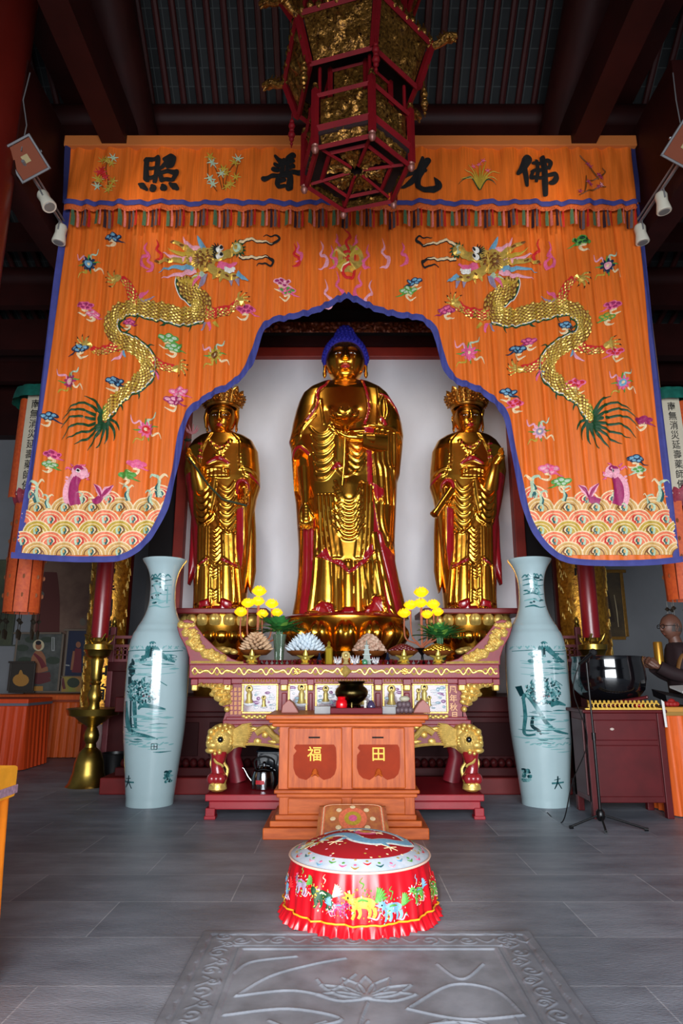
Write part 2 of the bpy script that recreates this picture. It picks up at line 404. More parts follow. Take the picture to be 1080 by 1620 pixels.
T_GLD = mat('thread_gold', (236, 196, 96), 0.36, 0.55, var=0.2, vscale=30); T_BRN = th('brown', 116, 66, 22); T_RED = th('red', 205, 34, 40)
T_COR = th('coral', 232, 118, 82); T_OLV = th('olive_gold', 190, 156, 52); T_TAN = th('tan', 206, 158, 88); T_TEA = th('teal', 36, 92, 92)
T_WHT = th('white', 232, 228, 220); T_GRY = th('grey_violet', 150, 134, 158); T_MINT = th('mint', 178, 200, 170)
EMATS = [T_CREAM, T_PINK, T_MAG, T_LPK, T_GRN, T_DGR, T_BLU, T_NAV, T_GLD, T_BRN, T_RED, T_COR, T_OLV, T_TAN, T_TEA, T_WHT, BLACK, T_GRY, T_MINT]
(cCR, cPK, cMG, cLP, cGR, cDG, cBL, cNV, cGD, cBR, cRD, cCO, cOL, cTN, cTE, cWH, cBK, cGY, cMI) = range(19)

curtain = thing('altar_curtain', 'wide orange silk altar curtain embroidered with two gold dragons and edged in blue', 'curtain', at(548, 325, CD))
# cloth
m = MB(); NU, NV = 520, 70; rows = []
for j in range(NV + 1):
    row = []
    for i in range(NU + 1):
        s_ = i / NU; t = j / NV; x = 24 + 1047 * s_; y = 600
        for _ in range(7):
            xl, xr = interp(y, LEFT), interp(y, RIGHT); x = xl + (xr - xl) * s_; yb = ybot(x) ; y = 318 + t * (yb - 318)
        row.append(CP(x, y))
    rows.append(row)
m.grid(rows); cloth = m.build('curtain_cloth', SILK, curtain, angle=180)
# blue edging
e = EM()
path = [(interp(y, LEFT) + 4, y) for y in range(325, 880, 12)] + [(28, 878)]
e.rib(path, 10, 0.010, n=90, dome=0.003)
path = [(interp(y, RIGHT) - 4, y) for y in range(325, 886, 12)] + [(1066, 884)]
e.rib(path, 10, 0.010, n=90, dome=0.003)
def brib(px, side, lo, hi, w=9.0):
    q = [p for p in BOT if lo <= p[0] <= hi]; e.rib(q, w, 0.026, n=len(q) * 6, dome=0.003)
brib(0, 0, 20, 548, 9.5); brib(0, 0, 548, 1075, 9.5)
e.build('edging', BLUEB, curtain)

def scale_body(e, spine, W, off=0.010, rows=6, step=6.5, sz=3.9):
    n = 160; q = resample(spine, n)
    # arc length sampling
    d = [0]
    for i in range(1, n): d.append(d[-1] + math.hypot(q[i][0] - q[i - 1][0], q[i][1] - q[i - 1][1]))
    L = d[-1]
    e.mat(cBR).rib(spine, W, off - 0.004, n=260, dome=0.002)
    k = 0; sdist = 2.0
    while sdist < L - 2:
        x = np.interp(sdist, d, [p[0] for p in q]); y = np.interp(sdist, d, [p[1] for p in q])
        x2 = np.interp(sdist + 2, d, [p[0] for p in q]); y2 = np.interp(sdist + 2, d, [p[1] for p in q])
        dx, dy = x2 - x, y2 - y; l = math.hypot(dx, dy) or 1; dx, dy = dx / l, dy / l
        w = np.interp(sdist / L, np.linspace(0, 1, len(W)), W)
        nr = max(2, int(round(w / 5.2))); o_ = 0.5 if k % 2 else 0.0
        for r in range(nr + 1):
            t = (r + o_) / nr - 0.5
            if abs(t) > 0.5: continue
            sx, sy = x - dy * t * w * 0.96, y + dx * t * w * 0.96
            e.mat(cGD if (k + r) % 5 else cOL).blob(sx, sy, sz * 0.72, sz * 0.5, off + 0.001 * (k % 3), rot=math.atan2(dy, dx), n=6, dome=0.006)
        sdist += 4.0; k += 1
def claw(e, x, y, ang, s=1.0):
    e.mat(cGD).blob(x, y, 9 * s, 6 * s, 0.012, rot=ang)
    for a in (-1.0, -0.45, 0.05, 0.55, 1.2):
        aa = ang + a; L = (16 if abs(a) < 1.1 else 12) * s
        p = [(x, y), (x + math.cos(aa) * L * 0.6, y + math.sin(aa) * L * 0.6), (x + math.cos(aa + 0.25) * L, y + math.sin(aa + 0.25) * L)]
        e.mat(cGD).rib(p, [4 * s, 3.2 * s, 2.4 * s], 0.013)
        e.mat(cBK).rib([p[2], (p[2][0] + math.cos(aa + 0.9) * 4 * s, p[2][1] + math.sin(aa + 0.9) * 4 * s)], [2.2 * s, 0.4], 0.014)
def dragon(e, mx):
    def M(p): return (mx(p[0]), p[1])
    def R(pts, w, c, off=0.008, n=None): e.mat(c).rib([M(p) for p in pts], w, off, n)
    z = lambda x, y: (150 + x / 3.6, 360 + y / 3.6)
    # flame wisps by the limbs
    for (pts, c) in (([(262, 430), (275, 395), (300, 375), (308, 362)], cPK), ([(270, 430), (300, 420), (345, 402)], cGY), ([(630, 550), (620, 575), (605, 590)], cGY), ([(650, 550), (660, 580), (655, 600)], cPK), ([(680, 545), (700, 570), (712, 585)], cOL),
                     ([(340, 815), (365, 850), (370, 880)], cPK), ([(325, 815), (335, 840), (345, 860)], cBL), ([(160, 705), (140, 740), (100, 770)], cLP), ([(160, 705), (170, 730), (180, 745)], cBL)):
        R([z(*p) for p in pts], [6, 4, 1], c)
    spine = [z(*p) for p in [(520, 290), (522, 340), (560, 385), (608, 425), (612, 470), (570, 510), (500, 515), (420, 497), (330, 478), (240, 462), (170, 468), (118, 505), (98, 560), (115, 620), (180, 660), (250, 700), (300, 755), (305, 815), (270, 875), (205, 925), (140, 970), (95, 1030), (62, 1105)]]
    W = [22, 27, 30, 30, 29, 27, 27, 28, 27, 25, 22, 20, 20, 22, 24, 24, 23, 22, 22, 21, 18, 14, 9]
    # dark green dorsal edge with spines
    q = resample(spine, 120)
    side = []
    for i in range(1, 119):
        dx, dy = q[i + 1][0] - q[i - 1][0], q[i + 1][1] - q[i - 1][1]; l = math.hypot(dx, dy) or 1
        w = np.interp(i / 119, np.linspace(0, 1, len(W)), W) / 2 + 1.4
        sx, sy = q[i][0] + dy / l * w * 1, q[i][1] - dx / l * w
        if 22 > i > 0: sx, sy = q[i][0] - dy / l * w, q[i][1] + dx / l * w
        if i > 22: sx, sy = q[i][0] + dy / l * w, q[i][1] - dx / l * w
        side.append((sx, sy, dy / l, -dx / l))
    for rng in (side[0:20], side[24:]):
        R([(a, b) for a, b, _, _ in rng[::3]], 3.4, cDG, 0.007); R([(a - c * 1.6, b - d * 1.6) for a, b, c, d in rng[::3]], 1.6, cWH, 0.012)
        for a, b, c, d in rng[4::9]:
            R([(a, b), (a + c * 5 - d * 2, b + d * 5 + c * 2), (a + c * 9 - d * 6, b + d * 9 + c * 6)], [4, 2.5, 0.4], cDG, 0.007)
    # limbs
    limbs = [([(640, 500), (720, 500), (800, 465), (822, 440)], [17, 12, 9, 8], (826, 432), -0.7), ([(240, 455), (222, 400), (195, 340), (160, 300)], [18, 14, 10, 8], (128, 300), 2.9),
             ([(140, 680), (90, 705), (30, 715), (-10, 695)], [14, 11, 8, 7], (-40, 675), 3.4), ([(300, 745), (360, 790), (420, 812), (460, 812)], [16, 12, 9, 8], (475, 808), -0.1)]
    for pts, w, c, a in limbs:
        pts = [z(*p) for p in pts]
        R([(x - 1, y - 2.2) for x, y in pts], [q_ + 3 for q_ in w], cRD, 0.006)
        scale_body(e, [M(p) for p in pts], w, 0.009, sz=3.3)
        cx, cy = z(*c); s_ = 1 if mx(1) > mx(0) else -1
        claw(e, mx(cx), cy, a if s_ > 0 else PI - a, 0.95)
    scale_body(e, [M(p) for p in spine], W, 0.011)
    # belly line
    # tail hairs
    tx, ty = z(62, 1105)
    tails = [[(0, 0), (-22, -26), (-45, -28), (-62, -16)], [(0, 0), (-28, -16), (-52, -18), (-70, -4)], [(0, 0), (-30, -6), (-55, -6), (-72, 10)], [(0, 2), (-28, 6), (-52, 8), (-70, 30)], [(0, 3), (-22, 14), (-44, 22), (-62, 30)],
             [(0, 4), (-16, 18), (-34, 32), (-48, 40)], [(0, 5), (-10, 20), (-20, 36), (-30, 48)], [(2, 5), (-2, 22), (-8, 38), (-14, 46)], [(4, 4), (5, 18), (4, 32), (0, 40)], [(5, 2), (12, 12), (14, 24), (12, 32)], [(4, -2), (14, 0), (20, 8), (22, 16)], [(-2, -4), (-12, -28), (-22, -38), (-32, -40)]]
    for t in tails:
        R([(tx + a * 1.0, ty + b * 0.95) for a, b in t], [7, 4.2, 3.2, 0.5], cDG, 0.007, 16)
    R([(tx + 3, ty - 22), (tx - 1, ty - 8), (tx + 1, ty + 2)], [10, 12, 3], cGR, 0.008)
    scale_body(e, [M(p) for p in [(tx + 7, ty - 22), (tx + 1, ty - 6), (tx, ty + 3)]], [12, 8, 5], 0.013, sz=3.0)
    # head: mane, horns, crown, snout, jaw, eyes, whiskers
    h = lambda x, y: (240 + x / 5.143, 370 + y / 5.143)
    mane = [([(400, 150), (330, 130), (280, 90), (260, 35)], cLP), ([(430, 140), (400, 90), (380, 40)], cBL), ([(380, 180), (280, 180), (200, 170), (140, 135)], cOL), ([(360, 230), (240, 220), (160, 200), (100, 175)], cLP),
            ([(360, 300), (260, 290), (180, 290), (60, 325)], cBL), ([(370, 320), (280, 340), (200, 350), (90, 385)], cLP), ([(400, 350), (340, 400), (260, 400), (200, 370)], cOL), ([(400, 350), (360, 400), (340, 450)], cPK), ([(440, 340), (420, 400), (385, 470)], cGY), ([(430, 330), (400, 360), (330, 370)], cMI)]
    for pts, c in mane: R([h(*p) for p in pts], [9, 8, 5, 0.6], c, 0.014, 14)
    for pts in ([(400, 230), (300, 150), (250, 110), (175, 85)], [(380, 250), (250, 235), (150, 235), (50, 245)]):
        R([h(*p) for p in pts], [12, 9, 7, 5], cGD, 0.018, 14)
        for p in pts[2:]: e.mat(cBR).blob(*M(h(*p)), 3.5, 2, 0.022)
    for a in range(9):
        an = 1.9 + a * 0.36; p0 = h(420, 240)
        R([p0, (p0[0] + math.cos(an) * 14, p0[1] - math.sin(an) * 12 * 0.8), (p0[0] + math.cos(an + 0.2) * 26, p0[1] - math.sin(an + 0.2) * 22 * 0.8)], [8, 8, 1], cGD, 0.018)
        R([p0, (p0[0] + math.cos(an + 0.1) * 18, p0[1] - math.sin(an + 0.1) * 15 * 0.8)], [2, 1], cBR, 0.024)
    e.mat(cGD).blob(*M(h(440, 230)), 17, 19, 0.022, n=18)
    for i in range(26):
        a = i * 2.4; r = 14 * math.sqrt(i / 26); cx, cy = h(445, 225)
        e.mat(cBR if i % 3 else cGD).blob(mx(cx + r * math.cos(a)), cy + r * math.sin(a), 2.6, 2.0, 0.028, n=7)
    R([h(470, 170), h(560, 210), h(620, 190), h(690, 150)], [22, 15, 11, 16], cGD, 0.022, 16)
    e.mat(cGD).blob(*M(h(695, 145)), 10, 9.5, 0.026); e.mat(cMI).blob(*M(h(700, 145)), 6, 7, 0.031); e.mat(cGD).blob(*M(h(690, 140)), 3, 4, 0.036)
    for a in np.linspace(-2.4, 2.4, 11):
        cx, cy = h(700, 145); R([(cx + 8 * math.cos(a), cy + 8 * math.sin(a)), (cx + 14 * math.cos(a + 0.2), cy + 14 * math.sin(a + 0.2))], [5, 0.5], cDG, 0.02)
    for yy in (150, 205):
        cx, cy = h(560, yy)
        for a in (-2.9, -2.5, -2.1, -1.7, 3.0, 2.6): R([(cx - 2, cy), (cx - 2 + 13 * math.cos(a), cy + 11 * math.sin(a))], [5, 0.5], cBK, 0.024)
        e.mat(cWH).blob(mx(cx), cy, 6.2, 5.4, 0.03); e.mat(cBK).blob(mx(cx + 3), cy - 0.5, 2.9, 2.9, 0.036)
    # open mouth and jaw
    R([h(540, 270), h(600, 290), h(650, 280), h(700, 260)], [10, 12, 9, 2], cPK, 0.02); R([h(600, 318), h(640, 316), h(680, 318)], [8, 8, 8], cWH, 0.026)
    for i in range(5): R([h(606 + i * 18, 300), h(608 + i * 18, 322)], [2.2, 3.4], cWH, 0.029)
    R([h(470, 290), h(530, 330), h(600, 362), h(670, 372), h(725, 365)], [14, 14, 12, 11, 4], cGD, 0.024, 18)
    for i, p in enumerate([(520, 360), (570, 385), (650, 395), (700, 392)]): R([h(*p), h(p[0] - 20 + i * 12, p[1] + 35 + 8 * i)], [8, 0.6], cGD if i < 2 else cGY, 0.022)
    for i, p in enumerate([(560, 345), (620, 365), (680, 370)]): e.mat(cBR).blob(*M(h(*p)), 3, 2, 0.031)
    R([h(700, 350), h(735, 370), h(795, 412)], [10, 7, 0.5], cBL, 0.027)
    for pts in ([(715, 95), (780, 70), (880, 80), (985, 97), (1040, 70), (1020, 38), (960, 35), (910, 42)], [(715, 205), (800, 218), (880, 210), (950, 210), (990, 240), (970, 272), (910, 262), (870, 258), (855, 275)]):
        R([h(*p) for p in pts], [7, 6, 5, 4.5, 4, 3, 2, 1], cBK, 0.013, 40); R([h(*p) for p in pts[:4]], [4, 4, 3.4, 0.5], cCR, 0.019, 24)
for mx, nm in ((lambda x: x, 'left'), (lambda x: 1100 - x, 'right')):
    e = EM(); dragon(e, mx)
    e.build('embroidered_dragon', EMATS, curtain, angle=50)

def cloud(e, x, y, c1, c2, s=1.0, f=1):
    X = lambda dx: x + dx * s * f
    e.mat(cCR).rib([(X(-14), y + 13 * s), (X(-2), y + 17 * s), (X(3), y + 10 * s), (X(-6), y + 8 * s), (X(6), y + 5 * s)], [1, 4, 3.6, 3.6, 4], 0.008, 22)
    for dx, dy, r in ((-9, 0, 5.5), (9, 1, 5.2), (0, -2, 6), (4, 5, 4.6), (-4, 4, 4.6)):
        e.mat(c1).blob(X(dx), y + dy * s, r * s * 1.25, r * s * 0.8, 0.010 + abs(dx) * 0.0003)
        e.mat(c2).blob(X(dx), y + dy * s, r * s * 0.75, r * s * 0.45, 0.0155 + abs(dx) * 0.0003)
    e.mat(c1).rib([(X(0), y + 3 * s), (X(13), y + 9 * s), (X(22), y + 12 * s)], [5, 2.5, 0.4], 0.010)
def flower(e, x, y, c1, c2, s=1.0):
    for a, cc, fl in ((0.5, cCR, 1), (2.2, cOL, -1), (3.8, cLP, 1), (5.2, cMI, -1)):
        p = [(x + s * 8 * math.cos(a), y + s * 8 * math.sin(a)), (x + s * 16 * math.cos(a + 0.3 * fl), y + s * 16 * math.sin(a + 0.3 * fl)), (x + s * 20 * math.cos(a - 0.2 * fl), y + s * 20 * math.sin(a - 0.2 * fl)), (x + s * 29 * math.cos(a + 0.1), y + s * 29 * math.sin(a + 0.1))]
        e.mat(cc).rib(p, [3, 3, 2.5, 0.8], 0.008, 16)
        e.mat(cGR).rib([(x + s * 7 * math.cos(a + 0.8), y + s * 7 * math.sin(a + 0.8)), (x + s * 19 * math.cos(a + 0.9), y + s * 17 * math.sin(a + 0.9))], [4, 0.6], 0.008)
    for k in range(9):
        a = k * 2 * PI / 9; e.mat(c1).blob(x + s * 8 * math.cos(a), y + s * 8 * math.sin(a), 4.4 * s, 2.6 * s, 0.010, rot=a, n=9)
    e.mat(c2).blob(x, y, 6 * s, 6 * s, 0.015); e.mat(cCR).blob(x, y, 2.5 * s, 2.5 * s, 0.021)
e = EM()
for x, y, a, b, s, f in [(180, 377, cNV, cBL, .9, 1), (137, 485, cPK, cMG, .9, 1), (148, 498, cPK, cLP, .7, 1), (268, 537, cGR, cMI, 1, 1), (276, 551, cGR, cMI, .9, 1), (390, 492, cPK, cMG, 1, 1), (447, 449, cLP, cMG, .9, 1), (455, 462, cPK, cGR, .9, 1), (205, 511, cMG, cPK, .7, 1),
                         (128, 552, cNV, cBL, .95, -1), (183, 604, cNV, cBL, .95, 1), (79, 659, cNV, cBL, .95, 1), (284, 621, cPK, cLP, 1, 1), (276, 634, cMG, cLP, 1, 1), (84, 719, cPK, cMG, .9, 1), (80, 735, cGR, cMI, .8, 1), (218, 735, cPK, cPK, .95, 1), (203, 752, cGR, cGR, .95, 1),
                         (918, 383, cGR, cDG, 1, -1), (655, 446, cNV, cBL, .8, -1), (645, 460, cGR, cMI, .9, -1), (706, 491, cMG, cPK, .9, -1), (966, 485, cPK, cMG, .9, -1), (958, 503, cGR, cOL, .8, -1), (893, 516, cNV, cBL, .8, 1), (835, 541, cMG, cPK, .8, -1), (818, 553, cNV, cBL, .9, -1),
                         (970, 558, cPK, cRD, .9, -1), (909, 607, cPK, cRD, 1, -1), (803, 621, cNV, cBL, .9, 1), (814, 638, cPK, cRD, .9, -1), (1015, 666, cMG, cMG, .9, 1), (867, 742, cPK, cLP, 1.1, 1), (886, 762, cGR, cMI, 1, -1), (1003, 727, cNV, cBL, .9, 1), (1008, 744, cMI, cGR, .8, -1)]:
    cloud(e, x, y, a, b, s, f)
e.build('embroidered_clouds', EMATS, curtain)
e = EM()
for x, y, a, b, s in [(142, 420, cNV, cBL, .95), (341, 565, cOL, cBR, .95), (111, 604, cMG, cLP, .9), (232, 681, cPK, cRD, 1.05), (958, 424, cNV, cLP, .95), (741, 559, cPK, cPK, 1.05), (982, 608, cPK, cBL, .95), (852, 684, cLP, cGY, .95)]:
    flower(e, x, y, a, b, s)
e.build('embroidered_flowers', EMATS, curtain)
# flaming pearl and flame ribbons
e = EM()
e.mat(cGD).blob(550, 411, 25, 22, 0.010, n=40, dome=0.002)
for k in range(4): e.mat(cOL if k % 2 else cGD).blob(550, 411, 25, 22, 0.0135, n=10, a0=k * 1.57 + 0.3, a1=k * 1.57 + 1.2)
e.mat(cRD).rib([(544, 366), (554, 376), (547, 386), (552, 398)], [1, 4, 4, 4], 0.016, 20)
e.rib([(542, 415), (542, 404), (552, 401), (560, 408), (558, 418), (548, 423), (542, 432), (548, 442), (558, 440), (560, 430)], 4.5, 0.018, 50)
e.rib([(553, 408), (547, 412), (552, 416)], 4, 0.02, 12)
e.mat(cCR).rib([(540, 432), (541, 424), (552, 418)], 2.5, 0.022)
e.build('embroidered_pearl', EMATS, curtain); e = EM()
def flame(x, y, c, s=1.0, f=1):
    e.mat(c).rib([(x, y + 24 * s), (x + 12 * s * f, y + 20 * s), (x + 14 * s * f, y + 8 * s), (x + 4 * s * f, y), (x + 8 * s * f, y - 10 * s), (x + 4 * s * f, y - 22 * s)], [0.6, 6, 5, 4, 3, 0.5], 0.009, 30)
for x, y, c, s, f in [(462, 405, cRD, .8, 1), (467, 400, cPK, .7, 1), (503, 404, cLP, 1, 1), (520, 408, cPK, .8, 1), (586, 408, cPK, .8, -1), (600, 402, cLP, 1, 1), (632, 402, cPK, .8, 1), (510, 468, cLP, 1, 1), (528, 455, cPK, 1, 1), (575, 452, cPK, 1, -1), (592, 466, cLP, 1, -1),
                      (530, 386, cPK, .5, 1), (566, 386, cPK, .5, -1), (238, 406, cPK, .9, -1), (246, 398, cRD, .7, 1), (232, 415, cPK, .7, 1), (862, 406, cPK, .9, 1), (856, 398, cRD, .9, -1), (872, 410, cPK, .7, -1)]:
    if x in (238, 862): e.build('embroidered_flames', EMATS, curtain); e = EM()
    flame(x, y, c, s, f)
e.build('embroidered_flames', EMATS, curtain)
# carp leaping from the waves
def carp(mx):
    e = EM(); R = lambda pts, w, c, off=0.01, n=None: e.mat(c).rib([(mx(a), b) for a, b in pts], w, off, n)
    R([(118, 800), (113, 785), (114, 770), (122, 755)], [26, 24, 20, 16], cLP, 0.010); R([(121, 800), (118, 785), (119, 770), (125, 756)], [16, 17, 15, 10], cMG, 0.014)
    for k in range(9): R([(107 + abs(k - 5) * 0.6, 757 + k * 5), (103 + abs(k - 5) * 0.6, 756 + k * 5.2)], [4, 3], cLP, 0.012)
    e.mat(cLP).blob(mx(128), 748, 12, 11, 0.016); e.mat(cMG).blob(mx(127), 743, 8, 5, 0.022); e.mat(cLP).blob(mx(136), 753, 7, 4, 0.022)
    e.mat(cWH).blob(mx(127), 747, 3.4, 3.2, 0.028); e.mat(cBK).blob(mx(127), 747, 1.9, 1.9, 0.034)
    for p in ([(116, 745), (109, 741), (106, 745)], [(118, 740), (113, 735)], [(130, 738), (136, 735)], [(138, 758), (143, 760)], [(140, 752), (143, 748)]): R(p, [4, 1], cPK, 0.018)
    R([(148, 796), (158, 792), (163, 786)], [10, 12, 8], cMG, 0.012)
    for p in ([(163, 788), (158, 776), (150, 767)], [(164, 788), (172, 776), (181, 769)]): R(p, [6, 11, 1], cLP, 0.013); R(p, [3, 5, 0.5], cMG, 0.018)
    e.build('embroidered_carp', EMATS, curtain)
carp(lambda x: x); carp(lambda x: 1094 - x)
# scalloped waves along the foot
def waves(x0, x1, flip):
    e = EM(); rowc = [cTN, cCO, cOL, cCO, cTN]; ys = [809, 828, 845, 862, 879]; per = 43.5
    def sc(x, y, c, base, R_=23.5):
        RR = ((R_, cCR, 0), (R_ - 2.2, c, 1), (R_ - 6.2, cCR, 2), (R_ - 7.6, c, 3), (R_ - 11, cCR if c != cTN else cBR, 4), (R_ - 12.6, c, 5), (0.3, c, 6))
        for (r, cc, k), (r2, _, _) in zip(RR[:-1], RR[1:]):
            e.mat(cc).blob(x, y, r, r * 0.92, base, n=20, dome=0.0, a0=PI, a1=2 * PI, clip=True, r0=r2 / r)
            if r - r2 > 5: pass
        f = flip
        if inside(x, y - 3) and inside(x - 7, y - 3) and inside(x + 7, y - 3):
            for k, cc in enumerate((cRD if c == cCO else cBR, cCR, cTE)):
                e.mat(cc).rib([(x - f * 1, y), (x + f * (8 - 2.4 * k), y - 4), (x + f * (6 - 2.2 * k), y - 10 + k), (x - f * (1 - k), y - 12 + 2 * k)], [4.5, 3, 2.4, 1], base + 0.0042 + 0.0004 * k, 10, dome=0.001)
            e.mat(cMI).rib([(x - f * 2, y + 1), (x - f * 4, y - 6), (x - f * 0, y - 11), (x + f * 4, y - 10)], [4, 3, 2, 0.5], base + 0.0056, 10, dome=0.001)
    b = 0.006
    for x in (x0 + 12, x0 + 93, x0 + 135, x1 - 6): sc(x, 796 if abs(x - x0) > 20 and abs(x1 - x) > 20 else 788, cCO, b, 21)
    for r, y in enumerate(ys):
        b += 0.0026; k = -1
        x = x0 + (0 if r % 2 else per * 0.5)
        while x < x1 + 45:
            sc(x, y, rowc[r], b); x += per
    # spray curls
    for x, y, s in ((60, 780, 1.3), (78, 795, .8), (130, 788, .6), (203, 783, .9), (238, 790, .9), (251, 772, 1.3)):
        x = x0 + (x - 40) * (x1 - x0) / 220 if flip > 0 else x1 - (x - 40) * (x1 - x0) / 220
        f = flip
        if not inside(x, y - 15): continue
        e.mat(cTE).rib([(x, y + 12 * s), (x - 3 * f * s, y + 2 * s), (x + 1 * f * s, y - 6 * s)], [6 * s, 5 * s, 1], 0.008)
        e.mat(cMI).rib([(x + 3 * f * s, y + 12 * s), (x, y + 2 * s), (x + 1 * f, y - 10 * s), (x - 7 * f * s, y - 14 * s), (x - 10 * f * s, y - 10 * s)], [5 * s, 4 * s, 4 * s, 3 * s, 1], 0.010, 18)
        e.mat(cCR).rib([(x + 1 * f, y - 8 * s), (x + 7 * f * s, y - 15 * s), (x + 11 * f * s, y - 12 * s)], [3 * s, 3 * s, 0.8], 0.011)
    e.build('embroidered_waves', EMATS, curtain)
waves(38, 262, 1); waves(832, 1062, -1)

# ---- valance across the top
VD = 6.40
class VM(EM): D = VD
val = thing('valance', 'orange silk valance with four black brush characters above a row of coloured tassels', 'valance', at(555, 222, VD))
def vp(x, y, off=0):
    p = at(x, y, VD); g = 0.5 + 0.5 * math.sin(p.x * 2.3 + 1)
    f = 0.016 * math.sin(p.x * 30 + 3 * math.sin(p.x * 2.1) + (y - 270) * 0.012 * math.sin(p.x * 1.7)) * (0.3 + 0.7 * abs(y - 285) / 45) + 0.01 * math.sin(p.x * 11 + y * 0.06) + 0.007 * math.sin(p.x * 53 + y * 0.03)
    return (p.x, VD - off - 0.02 + f, p.z)
VM.P = lambda s, x, y, off: vp(x, y, off)
m = MB(); m.grid([[vp(lerp_a + (lerp_b - lerp_a) * i / 600, y) for i in range(601)] for y, lerp_a, lerp_b in [(232 + k * 5.2, 107.5 - k * 0.25, 1003 + k * 0.25) for k in range(19)]])
m.build('valance_cloth', SILK, val, angle=180)
m = MB(); a, b = at(106, 221, VD), at(1004, 237, VD); m.bx(a.x, b.x, VD - 0.07, VD + 0.02, b.z, a.z)
m.build('heading_band', mat('faded_orange_canvas', (196, 108, 46), 0.8), val, bevel=0.01)
e = VM()
def wob(x): return 0.9 * math.sin(x * 0.045) + 0.5 * math.sin(x * 0.11 + 1)
e.rib([(x, 325 + wob(x)) for x in range(104, 1008, 12)], 7.5, 0.03, n=300); e.build('edging', BLUEB, val)
e = VM(); e.rib([(110, 236), (106, 280), (104, 324)], 7, 0.016); e.build('side_edging', mat('navy_edging', (30, 32, 84), 0.8), val); e = VM(); e.rib([(1000, 236), (1004, 280), (1007, 324)], 7, 0.016); e.build('side_edging', mat('navy_edging', (30, 32, 84), 0.8), val)
# netted fringe with flat coloured tassels
e = VM(); N_ = 24; per = 37.35
FR = [mat('fringe_net', (214, 96, 40), 0.7, var=0.3, vscale=90), th('fringe_green', 76, 104, 72), th('fringe_pink', 214, 110, 100), th('fringe_black', 50, 26, 34), th('fringe_slate', 96, 78, 84), th('fringe_red', 190, 30, 24), th('fringe_gold', 206, 120, 40)]
e.mat(0).rib([(x, 331) for x in range(103, 1010, 12)], 9, 0.012, n=200)
for k in range(-1, 26):
    for dx, c, w, l in ((0, 1, 5.5, 24), (6.5, 2, 3.6, 25), (14, 3, 4.0, 29), (20, 4, 4.0, 28), (25.5, 5, 3.2, 27)):
        x = 117 + k * per + dx
        if 106 < x < 1007:
            e.mat(c).rib([(x, 335 - 1), (x + 0.3, 334 + l * 0.5), (x + (x - 550) * 0.003, 335 + l)], [w * 0.6, w, w], 0.016)
            e.mat(0).rib([(x - 3, 332), (x, 335.5), (x + 3, 332)], 1.5, 0.018)
e.build('tassel_fringe', FR, val)
# characters, brush strokes: list of (points, widths) in photo coordinates
CH = {
 '照': [([(234, 258), (233, 275), (233, 288)], [6, 6, 7]), ([(232, 259), (245, 255), (251, 256), (250, 270), (246, 290)], [5, 5, 7, 6, 6]), ([(236, 271), (245, 269)], [4, 4]), ([(236, 285), (245, 283)], [4, 5]),
        ([(262, 257), (268, 254), (274, 252), (272, 262), (266, 268)], [5, 6, 8, 6, 4]), ([(270, 254), (262, 264), (255, 271)], [6, 5, 3]), ([(254, 276), (257, 288)], [5, 6]), ([(254, 277), (268, 274), (279, 276), (275, 286)], [4, 5, 8, 6]), ([(257, 287), (266, 287), (275, 286)], [4, 5, 5]),
        ([(222, 296), (227, 299), (232, 302)], [3, 8, 5]), ([(241, 296), (243, 301)], [4, 9]), ([(258, 296), (260, 301)], [4, 9]), ([(270, 293), (277, 299), (281, 303)], [4, 8, 6])],
 '普': [([(437, 252), (444, 257)], [5, 7]), ([(463, 250), (456, 255), (451, 260)], [8, 7, 3]), ([(436, 264), (446, 263), (463, 259)], [5, 5, 6]), ([(448, 256), (447, 268), (446, 280)], [5, 6, 6]), ([(456, 256), (455, 268), (454, 280)], [5, 5, 5]),
        ([(433, 272), (441, 271)], [6, 5]), ([(463, 268), (458, 271)], [7, 4]), ([(417, 286), (436, 281), (458, 278), (476, 277)], [6, 5, 5, 7]), ([(440, 284), (439, 294), (442, 300)], [5, 6, 5]), ([(440, 284), (452, 282), (459, 284), (458, 302)], [4, 5, 7, 9]), ([(443, 291), (450, 289)], [5, 5]), ([(443, 300), (451, 298)], [5, 4])],
 '光': [([(668, 255), (665, 266), (662, 272)], [4, 7, 6]), ([(645, 262), (651, 268)], [5, 7]), ([(676, 257), (671, 266), (666, 271)], [8, 6, 3]), ([(638, 284), (655, 275), (672, 272)], [5, 5, 5]), ([(660, 274), (654, 286), (642, 297), (634, 301)], [6, 7, 5, 2]), ([(668, 272), (661, 286), (662, 300), (676, 304), (692, 301), (690, 292), (686, 284)], [7, 7, 6, 7, 9, 5, 1])],
 '佛': [([(832, 257), (826, 268), (817, 278)], [12, 9, 3]), ([(829, 272), (831, 285), (832, 297)], [6, 6, 4]), ([(842, 262), (858, 260), (868, 262), (866, 272)], [4, 5, 6, 4]), ([(840, 275), (852, 272), (866, 271)], [4, 5, 4]), ([(841, 276), (840, 285), (860, 284), (874, 280), (878, 285), (874, 292), (868, 294)], [4, 5, 4, 5, 7, 7, 4]),
        ([(848, 258), (849, 275), (846, 292)], [5, 5, 4]), ([(856, 252), (859, 270), (860, 295), (861, 311)], [5, 6, 7, 6])]}
for ch, strokes in CH.items():
    e = VM()
    for pts, ws in strokes:
        e.rib(pts, [w_ * 1.35 for w_ in ws], 0.020, n=len(pts) * 7, dome=0.003)
        for p, w_ in ((pts[0], ws[0]), (pts[-1], ws[-1])): e.blob(p[0], p[1], w_ * 0.68, w_ * 0.64, 0.021, dome=0.002)
    e.build('brush_character', BLACK, val)
